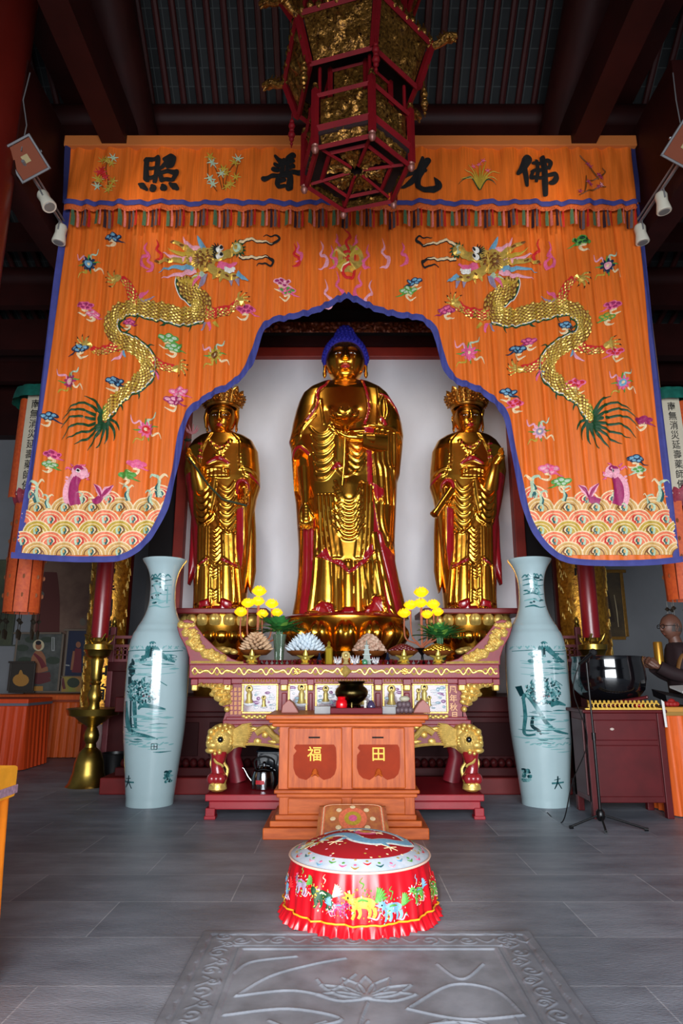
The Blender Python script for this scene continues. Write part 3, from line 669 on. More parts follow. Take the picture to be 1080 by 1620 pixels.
# plants between the characters
e = VM()
def leafs(x, y, c, n=5, s=1):
    for k in range(n):
        a = k * 2 * PI / n + x; e.mat(c).rib([(x, y), (x + 9 * s * math.cos(a), y + 8 * s * math.sin(a))], [3.5 * s, 0.5], 0.019)
for pts in ([(355, 304), (353, 285), (350, 265)], [(356, 303), (361, 280), (372, 262)], [(352, 303), (346, 280), (338, 262)], [(344, 306), (335, 292), (328, 284)], [(330, 290), (330, 268), (331, 255)], [(372, 295), (374, 275), (378, 258)]): e.mat(cBR).rib(pts, 1.6, 0.017)
for x, y in ((334, 254), (337, 262), (354, 270), (358, 277), (351, 277), (377, 253), (372, 260), (333, 286), (337, 293), (366, 296), (360, 300), (374, 284)): leafs(x, y, cMI if int(x) % 2 else cOL, 6)
e.build('embroidered_bamboo', EMATS, val); e = VM()
for pts in ([(170, 306), (172, 290), (170, 270), (176, 254)], [(165, 300), (155, 292), (148, 294)]): e.mat(cBR).rib(pts, 1.6, 0.017)
for x, y in ((164, 257), (172, 259), (181, 254), (178, 262), (156, 286), (160, 289), (180, 289), (176, 297), (172, 303), (155, 297)): leafs(x, y, cMI if int(x) % 2 else cOL, 6, .9)
for x, y in ((158, 276), (165, 278), (163, 272), (168, 284)): leafs(x, y, cRD, 6, .8)
e.build('embroidered_chrysanthemum', EMATS, val); e = VM()
for a in np.linspace(-1.3, 1.3, 13):
    L = 44 - 10 * abs(a) + 6 * math.sin(a * 9); e.mat(cDG if int(a * 10) % 2 else cOL).rib([(758, 304), (758 + L * 0.5 * math.sin(a * 0.8), 304 - L * 0.6), (758 + L * math.sin(a), 304 - L * max(0.25, math.cos(a)))], [3, 2.4, 0.4], 0.018)
for x, y in ((757, 262), (763, 258), (748, 266), (770, 274)): leafs(x, y, cPK, 5, .5)
e.build('embroidered_orchid', EMATS, val); e = VM()
for pts in ([(915, 250), (928, 262), (938, 278), (944, 290)], [(914, 312), (930, 306), (948, 300), (957, 298)], [(925, 282), (924, 300), (922, 308)], [(930, 290), (944, 286), (955, 276), (950, 270)]): e.mat(cBR).rib(pts, [1.5, 2.4, 1.5], 0.017)
for x, y in ((928, 262), (932, 266), (944, 282), (948, 286), (928, 292), (932, 296), (944, 300), (949, 297), (916, 306)): leafs(x, y, cLP if int(x) % 2 else cMG, 5, .5)
e.build('embroidered_plum_branch', EMATS, val)
# ------------------------------------------------------------------ the three gilded statues
def unproj(X, Z, D):
    """plane y = D: world -> photo coordinates, used to lay the carved drapery on the bodies"""
    s = (Z - CAM_H) / D; v = (s * ct_ - st_) / (ct_ + s * st_); d = ct_ - st_ * v
    return 540 + X * d / D * F_PX, 810 - F_PX * v
class Relief:
    amp = 0.55
    def __init__(s, x0, x1, y0, y1, k=2):
        s.x0, s.y0, s.k = x0, y0, k; s.w, s.h = int((x1 - x0) * k), int((y1 - y0) * k)
        s.H = np.zeros((s.h, s.w)); s.M = np.zeros((s.h, s.w), int)
        yy, xx = np.mgrid[0:s.h, 0:s.w]; s.X = x0 + xx / k; s.Y = y0 + yy / k
    def stroke(s, pts, w, h, m=None, n=None, prof='round'):
        q = np.array(resample(pts, n or len(pts) * 6)); pad = max(w if not hasattr(w, '__len__') else max(w), 1) * 1.5 + 1
        xa, ya = q.min(0) - pad; xb, yb = q.max(0) + pad
        i0, i1 = max(0, int((ya - s.y0) * s.k)), min(s.h, int((yb - s.y0) * s.k)); j0, j1 = max(0, int((xa - s.x0) * s.k)), min(s.w, int((xb - s.x0) * s.k))
        if i1 <= i0 or j1 <= j0: return
        X, Y = s.X[i0:i1, j0:j1], s.Y[i0:i1, j0:j1]; best = np.full(X.shape, 1e9); T = np.zeros(X.shape)
        for i in range(len(q) - 1):
            a, b = q[i], q[i + 1]; d = b - a; L2 = (d * d).sum() + 1e-9
            t = np.clip(((X - a[0]) * d[0] + (Y - a[1]) * d[1]) / L2, 0, 1)
            dd = (X - a[0] - t * d[0]) ** 2 + (Y - a[1] - t * d[1]) ** 2
            u = dd < best; best = np.where(u, dd, best); T = np.where(u, (i + t) / (len(q) - 1), T)
        dist = np.sqrt(best); W = np.interp(T, np.linspace(0, 1, len(w)), w) if hasattr(w, '__len__') else w
        Hh = (np.interp(T, np.linspace(0, 1, len(h)), h) if hasattr(h, '__len__') else h) * s.amp
        r = np.clip(dist / (W / 2 + 1e-6), 0, 1.6)
        p = np.sqrt(np.clip(1 - r * r, 0, 1)) if prof == 'round' else np.exp(-2.2 * r * r) * (r < 1.6)
        s.H[i0:i1, j0:j1] += Hh * p
        if m is not None: s.M[i0:i1, j0:j1][r < 1] = m
    def plate(s, pts, h, soft=2.0, m=None):
        """raised panel with a rounded edge"""
        P = np.array(pts, float); n = len(P); ins = np.zeros(s.H.shape, bool); best = np.full(s.H.shape, 1e9)
        for i in range(n):
            a, b = P[i], P[(i + 1) % n]
            c = ((a[1] > s.Y) != (b[1] > s.Y)) & (s.X < (b[0] - a[0]) * (s.Y - a[1]) / (b[1] - a[1] + 1e-12) + a[0]); ins ^= c
            d = b - a; L2 = (d * d).sum() + 1e-9; t = np.clip(((s.X - a[0]) * d[0] + (s.Y - a[1]) * d[1]) / L2, 0, 1)
            best = np.minimum(best, (s.X - a[0] - t * d[0]) ** 2 + (s.Y - a[1] - t * d[1]) ** 2)
        dist = np.sqrt(best); q = np.clip(dist / soft, 0, 1)
        s.H += np.where(ins, h * np.sqrt(1 - (1 - q) ** 2), 0)
        if m is not None: s.M[ins] = m
    def sample(s, px, py, arr):
        j = np.clip(((px - s.x0) * s.k), 0, s.w - 1.001); i = np.clip(((py - s.y0) * s.k), 0, s.h - 1.001)
        if arr.dtype == int: return arr[np.round(i).astype(int), np.round(j).astype(int)]
        i0, j0 = i.astype(int), j.astype(int); a, b = i - i0, j - j0
        return arr[i0, j0] * (1 - a) * (1 - b) + arr[i0 + 1, j0] * a * (1 - b) + arr[i0, j0 + 1] * (1 - a) * b + arr[i0 + 1, j0 + 1] * a * b
    def blur(s, n=1):
        for _ in range(n):
            H = s.H; H2 = H.copy(); H2[1:-1, 1:-1] = (H[1:-1, 1:-1] * 4 + H[:-2, 1:-1] * 2 + H[2:, 1:-1] * 2 + H[1:-1, :-2] * 2 + H[1:-1, 2:] * 2 + H[:-2, :-2] + H[2:, 2:] + H[:-2, 2:] + H[2:, :-2]) / 16; s.H = H2
def body(name, L, R, DEP, D, rel, parent, na=300, nz=340, pw=0.86, back=0.8, mats=None, mirror=False):
    """closed lofted figure: L, R outline tables (y, x) in the plane D; DEP (y, half depth in m)"""
    y0, y1 = L[0][0], L[-1][0]; rows = []; mb = MB()
    ys = np.linspace(y0, y1, nz); V = []
    a = np.linspace(0, 2 * PI, na, endpoint=False); ca, sa = np.cos(a), np.sin(a)
    # finer spacing on the front half
    a = a - 0.35 * np.sin(a * 2) * 0 
    cx = np.sign(ca) * np.abs(ca) ** pw; sy = np.sign(sa) * np.abs(sa) ** pw
    for y in ys:
        xl, xr = interp(y, L), interp(y, R); A = at(xl, y, D); B = at(xr, y, D); dep = interp(y, DEP)
        X = (A.x + B.x) / 2 + (B.x - A.x) / 2 * cx; Y = D + np.where(sy < 0, dep, dep * back) * sy; Z = np.full(na, A.z)
        px, py = unproj(X, Z, D); h = rel.sample(px, py, rel.H) * np.clip(-sa * 3, 0, 1)
        V.append(np.stack([X, Y - h, Z], 1))
    V = np.array(V); mb.v = [tuple(p) for p in V.reshape(-1, 3)]
    for i in range(nz - 1):
        for j in range(na): mb.f.append((i * na + j, (i + 1) * na + j, (i + 1) * na + (j + 1) % na, i * na + (j + 1) % na))
    mb.f = [f[::-1] for f in mb.f]
    cxx = V.reshape(-1, 3); F = np.array(mb.f); cen = cxx[F].mean(1); px, py = unproj(cen[:, 0], cen[:, 2], D)
    mi = rel.sample(px, py, rel.M); mi = np.where(cen[:, 1] > D, 0, mi); mb.mi = [int(q) for q in mi]
    for idx, rv in ((0, True), (nz - 1, False)):
        r = tuple(range(idx * na, idx * na + na)); mb.f.append(r if rv else r[::-1]); mb.mi.append(0)
    return mb.build(name, mats or [GOLD, REDLIN], parent, angle=60)

EYEW = mat('eye_white', (225, 225, 220), 0.25); LIPS = mat('painted_lips', (170, 24, 34), 0.3, coat=0.4); HAIRB = mat('ultramarine_hair', (20, 20, 140), 0.75, bump=0.4, bscale=40)
def head(parent, c, rx, ry, rz, mats, ears=True, long_lobes=True, name='head', rz_=0.0, nose=1.0, tilt=0.0):
    """face looks along -y; c = centre"""
    mb = MB(); na, nz = 150, 130; G = lambda u, v, u0, v0, su, sv: math.exp(-((u - u0) / su) ** 2 - ((v - v0) / sv) ** 2)
    rows = []; 
    def pt(i, j):
        ph = PI * i / nz; a = 2 * PI * j / na
        x, y, z = math.sin(ph) * math.cos(a), math.sin(ph) * math.sin(a), math.cos(ph)
        # egg: jaw narrower than the cranium
        k = 1.0 - 0.16 * max(0, -z) ** 1.5 + 0.02 * z
        sx = x * k * (1 + 0.05 * (1 - abs(x)) * 0); X, Y, Z = sx, y * (1 - 0.10 * max(0, -z)), z
        # squarer face
        X = math.copysign(abs(X) ** 0.9, X)
        dy = 0.0
        if y < 0.25:
            u, v = X, Z; f = min(1, max(0, (0.25 - y) / 0.4))
            au = abs(u)
            dy += 0.05 * G(u, v, 0, -0.93, 0.25, 0.16) + 0.05 * G(au, v, 0.42, -0.32, 0.25, 0.25)
            dy -= 0.075 * G(au, v, 0.36, 0.06, 0.22, 0.10)                      # sockets
            dy += 0.085 * G(au, v, 0.36, 0.03, 0.17, 0.065)                     # lids
            dy -= 0.03 * G(au, v - 0.03 * math.cos((au - 0.36) * 6), 0.36, -0.035, 0.19, 0.012)   # lid slit
            br = v - (0.20 + 0.10 * math.cos((au - 0.38) * 3.6) - 0.05)
            dy += 0.035 * math.exp(-(br / 0.035) ** 2) * math.exp(-((au - 0.36) / 0.27) ** 4)
            w = 0.085 + 0.07 * max(0, min(1, (0.1 - v) / 0.4))
            if v < 0.28: dy += nose * (0.05 + 0.17 * max(0, min(1, (0.26 - v) / 0.5))) * math.exp(-(au / w) ** 2) * (1 / (1 + math.exp((-0.29 - v) * 55)))
            dy += nose * 0.06 * G(au, v, 0.12, -0.24, 0.06, 0.05)
            dy += 0.075 * G(u, v, 0, -0.47, 0.22, 0.05) + 0.07 * G(u, v, 0, -0.575, 0.18, 0.05)
            dy -= 0.05 * G(u, v, 0, -0.52 + 0.02 * math.cos(u * 12), 0.26, 0.016)
            dy -= 0.035 * G(u, v, 0, -0.38, 0.035, 0.06) + 0.05 * G(u, v, 0, -0.69, 0.2, 0.05)
            dy -= 0.02 * G(au, v, 0.29, -0.52, 0.04, 0.05)
            dy *= f
        return X, Y - dy, Z
    C = Vector(c); M = Matrix.Rotation(rz_, 3, 'Z') @ Matrix.Rotation(tilt, 3, 'X')
    P = [[None] * na for _ in range(nz + 1)]; UV = []
    for i in range(nz + 1):
        for j in range(na):
            X, Y, Z = pt(i, j); P[i][j] = C + M @ Vector((X * rx, Y * ry, Z * rz)); UV.append((X, Y, Z))
    mb.grid(P, closed_u=True)
    for k, f in enumerate(mb.f):
        X = sum(UV[q][0] for q in f) / 4; Y = sum(UV[q][1] for q in f) / 4; Z = sum(UV[q][2] for q in f) / 4; m = 0
        if Y < -0.3:
            lip = 0.23 * (1 - (abs(Z + 0.525) / 0.095) ** 1.5) if abs(Z + 0.525) < 0.095 else 0
            if abs(X) < lip and not (abs(X) < .04 and Z > -.45): m = 1
            e = abs(X) - 0.37; ez = Z - (-0.03)
            if abs(e) < 0.15 and abs(ez) < 0.028 * (1 - (e / 0.15) ** 2): m = 3 if abs(e) < 0.045 else 2
        mb.mi[k] = m
    mb.f = [f[::-1] for f in mb.f]
    if ears:
        mb.cur = 0
        for s in (-1, 1):
            n0 = len(mb.v); ll = 0.62 if long_lobes else 0.33
            pts = []
            for k in range(26):
                t = k / 25; a = -0.6 * PI + t * 1.9 * PI
                pts.append((0, 0))
            out = [(0.0, 0.18), (0.16, 0.26), (0.24, 0.16), (0.22, -0.02), (0.13, -0.2), (0.13, -ll * 0.75), (0.10, -ll), (0.02, -ll * 0.98), (-0.01, -ll * 0.6), (0.0, -0.1)]
            q = resample(out + [out[0]], 40)
            mb.tube([C + M @ Vector((s * (1.0 + 0.05 + 0.25 * (b > -9) * max(0, a) * 0.9) * rx * 0.97, (a - 0.05) * ry * 1.1, (b + 0.0) * rz)) for a, b in q], [rx * 0.055] * 40, 8)
            mb.ball(C + M @ Vector((s * rx * 1.0, 0.03 * ry, -0.0 * rz)), rx * 0.1, 12, 8, (0.7, 1.2, 2.4))
            if long_lobes: mb.ball(C + M @ Vector((s * rx * 1.03, 0.05 * ry, -ll * 0.8 * rz)), rx * 0.13, 12, 8, (0.8, 0.9, 1.5))
    return mb.build(name, mats, parent, angle=70)

def hand_part(parent, wrist, fwd, palm_n, L, m, curl=(0.35, 0.35, 0.3), side=1, thumb=(0.7, 0.35), spread=0.10, curls=None, name='hand', arm=None, vox=None):
    """wrist: joint, fwd: direction of the fingers, palm_n: normal out of the palm, side=+1 puts the thumb on fwd x palm_n; arm: [(point, radius)] continued into the forearm"""
    W = Vector(wrist); f = Vector(fwd).normalized(); n = Vector(palm_n); n = (n - f * n.dot(f)).normalized(); s = f.cross(n) * side
    mb = MB(); pl = L * 0.5
    for k in range(5):   # palm
        t = k / 4; mb.ball(W + f * (pl * (0.1 + 0.8 * t)), L * 0.16, 14, 10, (1, 1, 1))
    for a in (-1.3, -0.45, 0.45, 1.3):
        mb.tube([W + s * a * L * 0.05 + f * pl * 0.02, W + s * a * L * 0.105 + f * pl * 0.5, W + s * a * L * 0.125 + f * pl], [L * 0.10, L * 0.115, L * 0.085], 10)
        mb.ball(W + s * a * L * 0.125 + f * pl, L * 0.085, 10, 8)
    mb2 = []
    for k, (a, ln) in enumerate(((1.35, 0.88), (0.45, 1.0), (-0.45, 0.94), (-1.35, 0.74))):
        base = W + s * a * L * 0.125 + f * pl * 0.98; d = (f + s * a * spread * 0.7).normalized(); ang = 0; p = [base - d * L * 0.05, base]
        cu = curls[k] if curls else curl; r = [L * 0.068, L * 0.07]
        for q in range(3):
            ang += cu[q]; dd = d * math.cos(ang) + n * math.sin(ang); seg = L * ln * (0.24, 0.16, 0.13)[q]
            p.append(p[-1] + dd * seg * 0.5); r.append(L * (0.062, 0.056, 0.05)[q]); p.append(p[-1] + dd * seg * 0.5); r.append(L * (0.064, 0.056, 0.036)[q])
        mb.tube(p, r, 10); mb.ball(p[-1], r[-1], 8, 6)
    tb = W + s * L * 0.10 + f * pl * 0.28; td = (f * math.cos(thumb[0]) + s * math.sin(thumb[0]) + n * thumb[1]).normalized()
    td2 = (td + f * 0.5 + n * 0.25).normalized()
    mb.tube([W + f * pl * 0.15 + s * L * 0.03, tb + td * L * 0.06, tb + td * L * 0.2, tb + td * L * 0.2 + td2 * L * 0.12, tb + td * L * 0.2 + td2 * L * 0.22], [L * 0.1, L * 0.095, L * 0.07, L * 0.065, L * 0.045], 10)
    mb.ball(tb + td * L * 0.2 + td2 * L * 0.22, L * 0.045, 8, 6)
    if arm: mb.tube([W + f * L * 0.08] + [p for p, r in arm], [L * 0.13] + [r for p, r in arm], 14)
    o = mb.build(name, m, parent)
    r = o.modifiers.new('remesh', 'REMESH'); r.mode = 'VOXEL'; r.voxel_size = vox or L * 0.022; r.use_smooth_shade = True
    sm = o.modifiers.new('smooth', 'SMOOTH'); sm.factor = 0.5; sm.iterations = 3
    return o

def petal_mb(mb, c, ang, r, w, h, bulge, lean=0.0, n=12, up=1, heart=True):
    """thick lotus petal standing on a ring of radius r"""
    rows = []
    for i in range(n + 1):
        t = i / n; row = []
        ww = w * 0.98 * max(0.12, 1 - max(0, (t - .45) / .56) ** 2.6) ** 0.5
        for j in range(n + 1):
            u = (j / n - 0.5) * 2; b = bulge * math.sqrt(max(0, 1 - u * u)) * math.sin(PI * (0.12 + 0.8 * t)) 
            if heart: b += bulge * 0.28 * math.exp(-((abs(u) - 0.45) / 0.3) ** 2) * math.exp(-((t - 0.6) / 0.28) ** 2) - bulge * 0.22 * math.exp(-(u / 0.1) ** 2) * t
            rr = r + b + lean * t; aa = ang + u * ww / 2 / r
            row.append((c[0] + rr * math.cos(aa), c[1] + rr * math.sin(aa), c[2] + up * h * t))
        rows.append(row)
    mb.grid(rows)
    inner = [[(c[0] + (p[0] - c[0]) * 0.9, c[1] + (p[1] - c[1]) * 0.9, p[2]) for p in row] for row in rows]
    mb.grid(inner); m = len(rows) - 1
    mb.grid([rows[0], inner[0]]); mb.grid([rows[m], inner[m]])
    mb.grid([[r_[0] for r_ in rows], [r_[0] for r_ in inner]]); mb.grid([[r_[-1] for r_ in rows], [r_[-1] for r_ in inner]])

# ================= central Buddha
BD = 8.0; BX = at(546, 980, BD).x; BZ = zat(981, BD)
bud = thing('buddha_statue', 'tallest gilded standing Buddha with blue hair holding a golden lotus at the chest', 'statue', (BX, BD, 0))
rel = Relief(440, 660, 590, 1000, 3)
R_ = rel
C5 = lambda x, y: (420 + x / 4.154, 480 + y / 4.154)
C6 = lambda x, y: (420 + x / 4.154, 750 + y / 4.154)
# outer mantle over both shoulders, raised against the bare chest
R_.plate([C5(*p) for p in [(430, 520), (395, 600), (345, 650), (335, 730), (300, 800), (260, 850), (170, 900), (120, 920), (120, 560), (300, 480)]], 0.03, 5)
R_.plate([C5(*p) for p in [(620, 530), (660, 640), (672, 760), (648, 870), (700, 890), (900, 900), (960, 700), (900, 500)]], 0.03, 5)
R_.stroke([C5(*p) for p in [(430, 505), (400, 590), (350, 640), (345, 730), (300, 800), (270, 830)]], [2, 3, 4, 3, 4, 2], 0.035, 1)
R_.stroke([C5(*p) for p in [(615, 505), (655, 640), (672, 760), (645, 860)]], [2.5, 3, 3, 4], 0.03, 1)
R_.stroke([C5(*p) for p in [(365, 700), (385, 860)]], 4, 0.02); R_.stroke([C5(*p) for p in [(720, 590), (735, 700), (730, 860)]], [3, 5, 5], 0.02)
for y in (590, 600): R_.stroke([C5(450, y), C5(520, y + 12), C5(600, y)], 2.5, 0.008)
# chest modelling
R_.stroke([C5(420, 780), C5(440, 830)], 22, 0.05, prof='g'); R_.stroke([C5(590, 780), C5(580, 830)], 22, 0.05, prof='g')
# shoulder flap with crimson edge, right
R_.stroke([C5(*p) for p in [(745, 655), (800, 670), (850, 730), (893, 795)]], [3, 5, 6, 4], 0.05, 1)
R_.stroke([C5(*p) for p in [(760, 665), (740, 740), (750, 820)]], [5, 6, 5], 0.03); R_.stroke([C5(*p) for p in [(780, 690), (790, 780), (760, 860)]], [5, 7, 5], 0.035)
R_.stroke([C5(750, 830), C5(775, 860)], 6, 0.04, 1)
R_.stroke([C5(*p) for p in [(640, 880), (760, 878), (850, 890), (900, 950)]], [4, 6, 7, 5], 0.035)
R_.plate([C5(640, 885), C5(700, 890), C5(690, 1000), C5(690, 1246), C5(665, 1246), C5(655, 1000)], 0.01, 2, 1)
# left shoulder swags falling over the arm
for k in range(4): R_.stroke([C5(330 - k * 30, 800 + k * 22), C5(230, 880 + k * 18), C5(165, 905 + k * 30)], [4, 5, 3], 0.018)
R_.stroke([C5(145, 915), C5(160, 945)], 5, 0.02, 1)
for k in range(6):
    y = 885 + k * 56
    R_.stroke([C5(300 + k * 6, y - 10), C5(345, y + 40), C5(400, y + 42), C5(455 - k, y - 10)], [2, 4.5, 5, 2.5], 0.032)
R_.stroke([C5(180, 1040), C5(195, 1000), C5(235, 990), C5(290, 1045)], [4, 5, 5, 4], 0.045, 1)
R_.plate([C5(190, 1040), C5(230, 1005), C5(285, 1055), C5(300, 1250), C6(320, 200), C6(215, 200), C5(190, 1246)], -0.10, 3)
# waist sash and hanging tie
R_.stroke([C5(430, 900), C5(520, 915), C5(640, 905)], 6, 0.03); R_.stroke([C5(430, 880), C5(450, 915)], 5, 0.03)
R_.plate([C5(*p) for p in [(460, 930), (535, 935), (540, 1100), (520, 1212), (470, 1160), (450, 1100)]], 0.035, 2)
R_.stroke([C5(480, 940), C5(478, 1150)], 3.5, 0.012); R_.stroke([C5(512, 940), C5(514, 1180)], 3, 0.012)
R_.stroke([C5(445, 1150), C5(470, 1125), C5(490, 1140)], 5, 0.03, 1)
for k in range(5): R_.stroke([C5(545, 960 + k * 45), C5(600, 1010 + k * 42), C5(640, 960 + k * 40)], [2, 4, 2], 0.018)
R_.stroke([C5(530, 1200), C5(600, 1160), C5(650, 1100)], 3, 0.02)
# big sleeve hanging on the right
for x0, x1, w in ((700, 715, 6), (730, 755, 6), (765, 790, 7), (800, 830, 6), (840, 845, 5)):
    R_.stroke([C5(x0, 900), C5(x0 + 5, 1080), C6(x1, 30), C6(x1 + 12, 230)], [w, w * 1.25, w * 1.1, w * .7], 0.032)
R_.plate([C6(690, 110), C6(765, 145), C6(765, 180), C6(730, 225), C6(710, 200)], 0.02, 1.5, 1)
R_.stroke([C6(*p) for p in [(765, 150), (760, 230), (770, 380), (850, 540)]], [3, 5, 7, 4], 0.03)
for k, x in enumerate((810, 840)): R_.stroke([C6(x, 0), C6(x + 5, 250), C6(x - 10, 500)], 6, 0.02)
# belly and the nested swags
R_.stroke([C6(545, 130), C6(545, 185)], 38, 0.05, prof='g')
for k, y in enumerate((215, 250, 290, 330, 372, 412, 452)):
    sp = 78 + k * 3
    R_.stroke([C6(545 - sp - 8, y - 110 + k * 6), C6(545 - sp * 0.8, y - 50), C6(545 - sp * 0.4, y + 6), C6(545, y + 18), C6(545 + sp * 0.4, y + 6), C6(545 + sp * 0.75, y - 50), C6(545 + sp, y - 110 + k * 6)], [2, 4, 5.5, 6, 5.5, 4, 2], 0.036)
for x0, x1 in ((450, 490), (425, 470), (400, 445), (375, 415), (352, 378)):
    R_.stroke([C6(x0, 190), C6((x0 + x1) / 2 - 4, 380), C6(x1, 575)], [4, 6, 7], 0.032)
for x0, x1 in ((615, 590), (635, 612), (660, 640), (685, 668)):
    R_.stroke([C6(x0, 120), C6(x0 - 4, 350), C6(x1, 580)], [4, 6, 6], 0.032)
# crimson lining under the apron hem, then skirt pleats
R_.plate([C6(*p) for p in [(345, 575), (400, 520), (440, 600), (490, 595), (545, 665), (630, 600), (640, 560), (690, 490), (705, 545), (640, 625), (545, 690), (490, 640), (440, 615)]], -0.005, 1, 1)
R_.stroke([C6(*p) for p in [(345, 575), (400, 590), (440, 605), (490, 610), (545, 672), (600, 640), (640, 600), (705, 545)]], 3.4, 0.03)
for (xa, xb, yb, w) in ((395, 392, 850, 22), (460, 470, 915, 10), (485, 492, 920, 7), (540, 542, 890, 15), (600, 606, 925, 12), (630, 655, 890, 8), (668, 675, 880, 11), (720, 722, 815, 15)):
    R_.stroke([C6(xa, 620 if xa > 420 else 600), C6((xa + xb) / 2, 760), C6(xb, yb)], [w * 0.7, w, w * 1.05], 0.045)
R_.plate([C6(*p) for p in [(345, 880), (380, 860), (440, 880), (455, 930), (500, 925), (520, 900), (575, 900), (590, 930), (640, 925), (690, 870), (700, 830), (760, 830), (800, 990), (240, 990), (300, 930)]], -0.03, 2, 1)
for (xa, ya, xb, yb) in ((350, 870, 300, 980), (390, 870, 440, 975), (705, 830, 770, 920), (700, 840, 640, 970), (440, 900, 470, 975), (730, 840, 850, 950)): R_.stroke([C6(xa, ya), C6((xa + xb) / 2 + 6, (ya + yb) / 2), C6(xb, yb)], 6, 0.03)
# flanking robe: crimson and gold strips
R_.plate([C6(*p) for p in [(250, 390), (325, 300), (350, 520), (310, 640), (290, 940), (180, 985), (215, 780), (240, 560)]], -0.01, 3, 1)
for (x0, x1, x2, w, mm) in ((300, 300, 270, 7, 1), (265, 262, 240, 8, 1), (335, 325, 290, 6, 0), (235, 228, 205, 9, 0)): R_.stroke([C6(x0, 400), C6(x1, 680), C6(x2, 970)], [w, w, w * 1.3], 0.03, mm)
R_.plate([C6(*p) for p in [(700, 215), (750, 480), (860, 560), (900, 930), (860, 985), (780, 985), (770, 830), (760, 640), (700, 420)]], -0.01, 3, 1)
for (x0, x1, x2, w, mm) in ((715, 770, 840, 6, 0), (740, 810, 880, 8, 1), (700, 730, 790, 6, 0), (850, 870, 925, 8, 0)): R_.stroke([C6(x0, 430), C6(x1, 680), C6(x2, 970)], [w, w, w * 1.4], 0.03, mm)
R_.blur(3)
Lb = [(606, 527), (609, 516), (613, 503), (619, 489), (628, 479), (640, 473), (655, 468), (675, 463), (692, 460), (702, 457), (712, 460), (740, 462), (778, 465), (800, 468), (870, 472), (910, 471), (947, 467), (967, 463), (981, 461)]
Rb = [(606, 566), (609, 578), (613, 590), (619, 603), (628, 613), (640, 621), (655, 629), (675, 635), (692, 637.5), (712, 636), (740, 633), (752, 632), (765, 628), (810, 626), (860, 624), (890, 625), (920, 631), (947, 638), (970, 644), (981, 646)]
DEPb = [(606, 0.16), (613, 0.24), (628, 0.32), (655, 0.37), (700, 0.405), (760, 0.405), (981, 0.415)]
body('robe', Lb, Rb, DEPb, BD, R_, bud)
# forearm sleeve and hands
hx = lambda x, y, d=0: at(x, y, BD + d)
gm = GOLD
hand_part(bud, hx(484, 800, -0.34), (0.02, -0.05, -1), (0, -1, 0), 0.36, gm, curl=(0.25, 0.55, 0.5), side=-1, thumb=(0.6, 0.5), arm=[(hx(483, 780, -.30), 0.065), (hx(481, 740, -.26), 0.085)])
m = MB()
rows = []
for k in range(9):
    t = k / 8; p = hx(612 - 38 * t, 703 - 10 * t, -0.22 - 0.31 * t); r = 0.17 - 0.085 * t
    rows.append([(p.x + 0.0 * a, p.y + r * math.cos(a) * 0.9, p.z + r * math.sin(a) * (0.8 if math.sin(a) > 0 else 0.9 + 0.5 * t)) for a in np.linspace(0, 2 * PI, 24, endpoint=False)])
m.grid(rows, closed_u=True); m.build('sleeve', GOLD, bud, angle=80)
hand_part(bud, hx(574, 692, -0.55), (-1, -0.06, 0.03), (0.0, -0.35, 1), 0.34, gm, curl=(0.2, 0.3, 0.3), side=1, thumb=(0.8, 0.6), arm=[(hx(590, 694, -.48), 0.07)])
# lotus held at the chest
lt = MB(); lc = hx(546, 683, -0.62)
for ring, (rr, hh, n_, tilt_) in enumerate(((0.05, 0.13, 6, 0.25), (0.07, 0.13, 8, 0.7), (0.075, 0.10, 9, 1.25))):
    for k in range(n_):
        a = 2 * PI * (k + 0.5 * (ring % 2)) / n_; rows = []
        for i in range(7):
            t = i / 6; wv = 0.062 * math.sin(PI * (0.15 + 0.83 * t)) ** 0.8; row = []
            for u in (-1, -0.5, 0, 0.5, 1):
                r_ = rr * 0.5 + t * hh * math.sin(tilt_) + 0.02 * math.sin(PI * t) + 0.012 * u * u * -1
                z_ = 0.07 + t * hh * math.cos(tilt_) + (0.02 * t * t if ring == 2 else 0); aa = a + u * wv / (r_ + 0.02) * 0.8
                row.append((lc.x + r_ * math.cos(aa), lc.y + r_ * math.sin(aa), lc.z + z_))
            rows.append(row)
        lt.grid(rows)
lt.lathe([(0.0, 0.0), (0.05, 0.01), (0.035, 0.04), (0.06, 0.06), (0.085, 0.075), (0.05, 0.1), (0.045, 0.12), (0, 0.13)], lc, 16)
lt.tube([lc + Vector((0, 0, 0.02)), hx(544, 735, -.56), hx(541, 768, -.5)], [0.018, 0.014, 0.006], 8)
lt.map(lambda x, y, z: (lc.x + (x - lc.x) * (1.55 if z > lc.z + .05 else 1), lc.y + (y - lc.y) * (1.3 if z > lc.z + .05 else 1), lc.z + (z - lc.z) * (1.5 if z > lc.z else 1)))
lt.build('lotus_flower', GOLD, bud, angle=60)
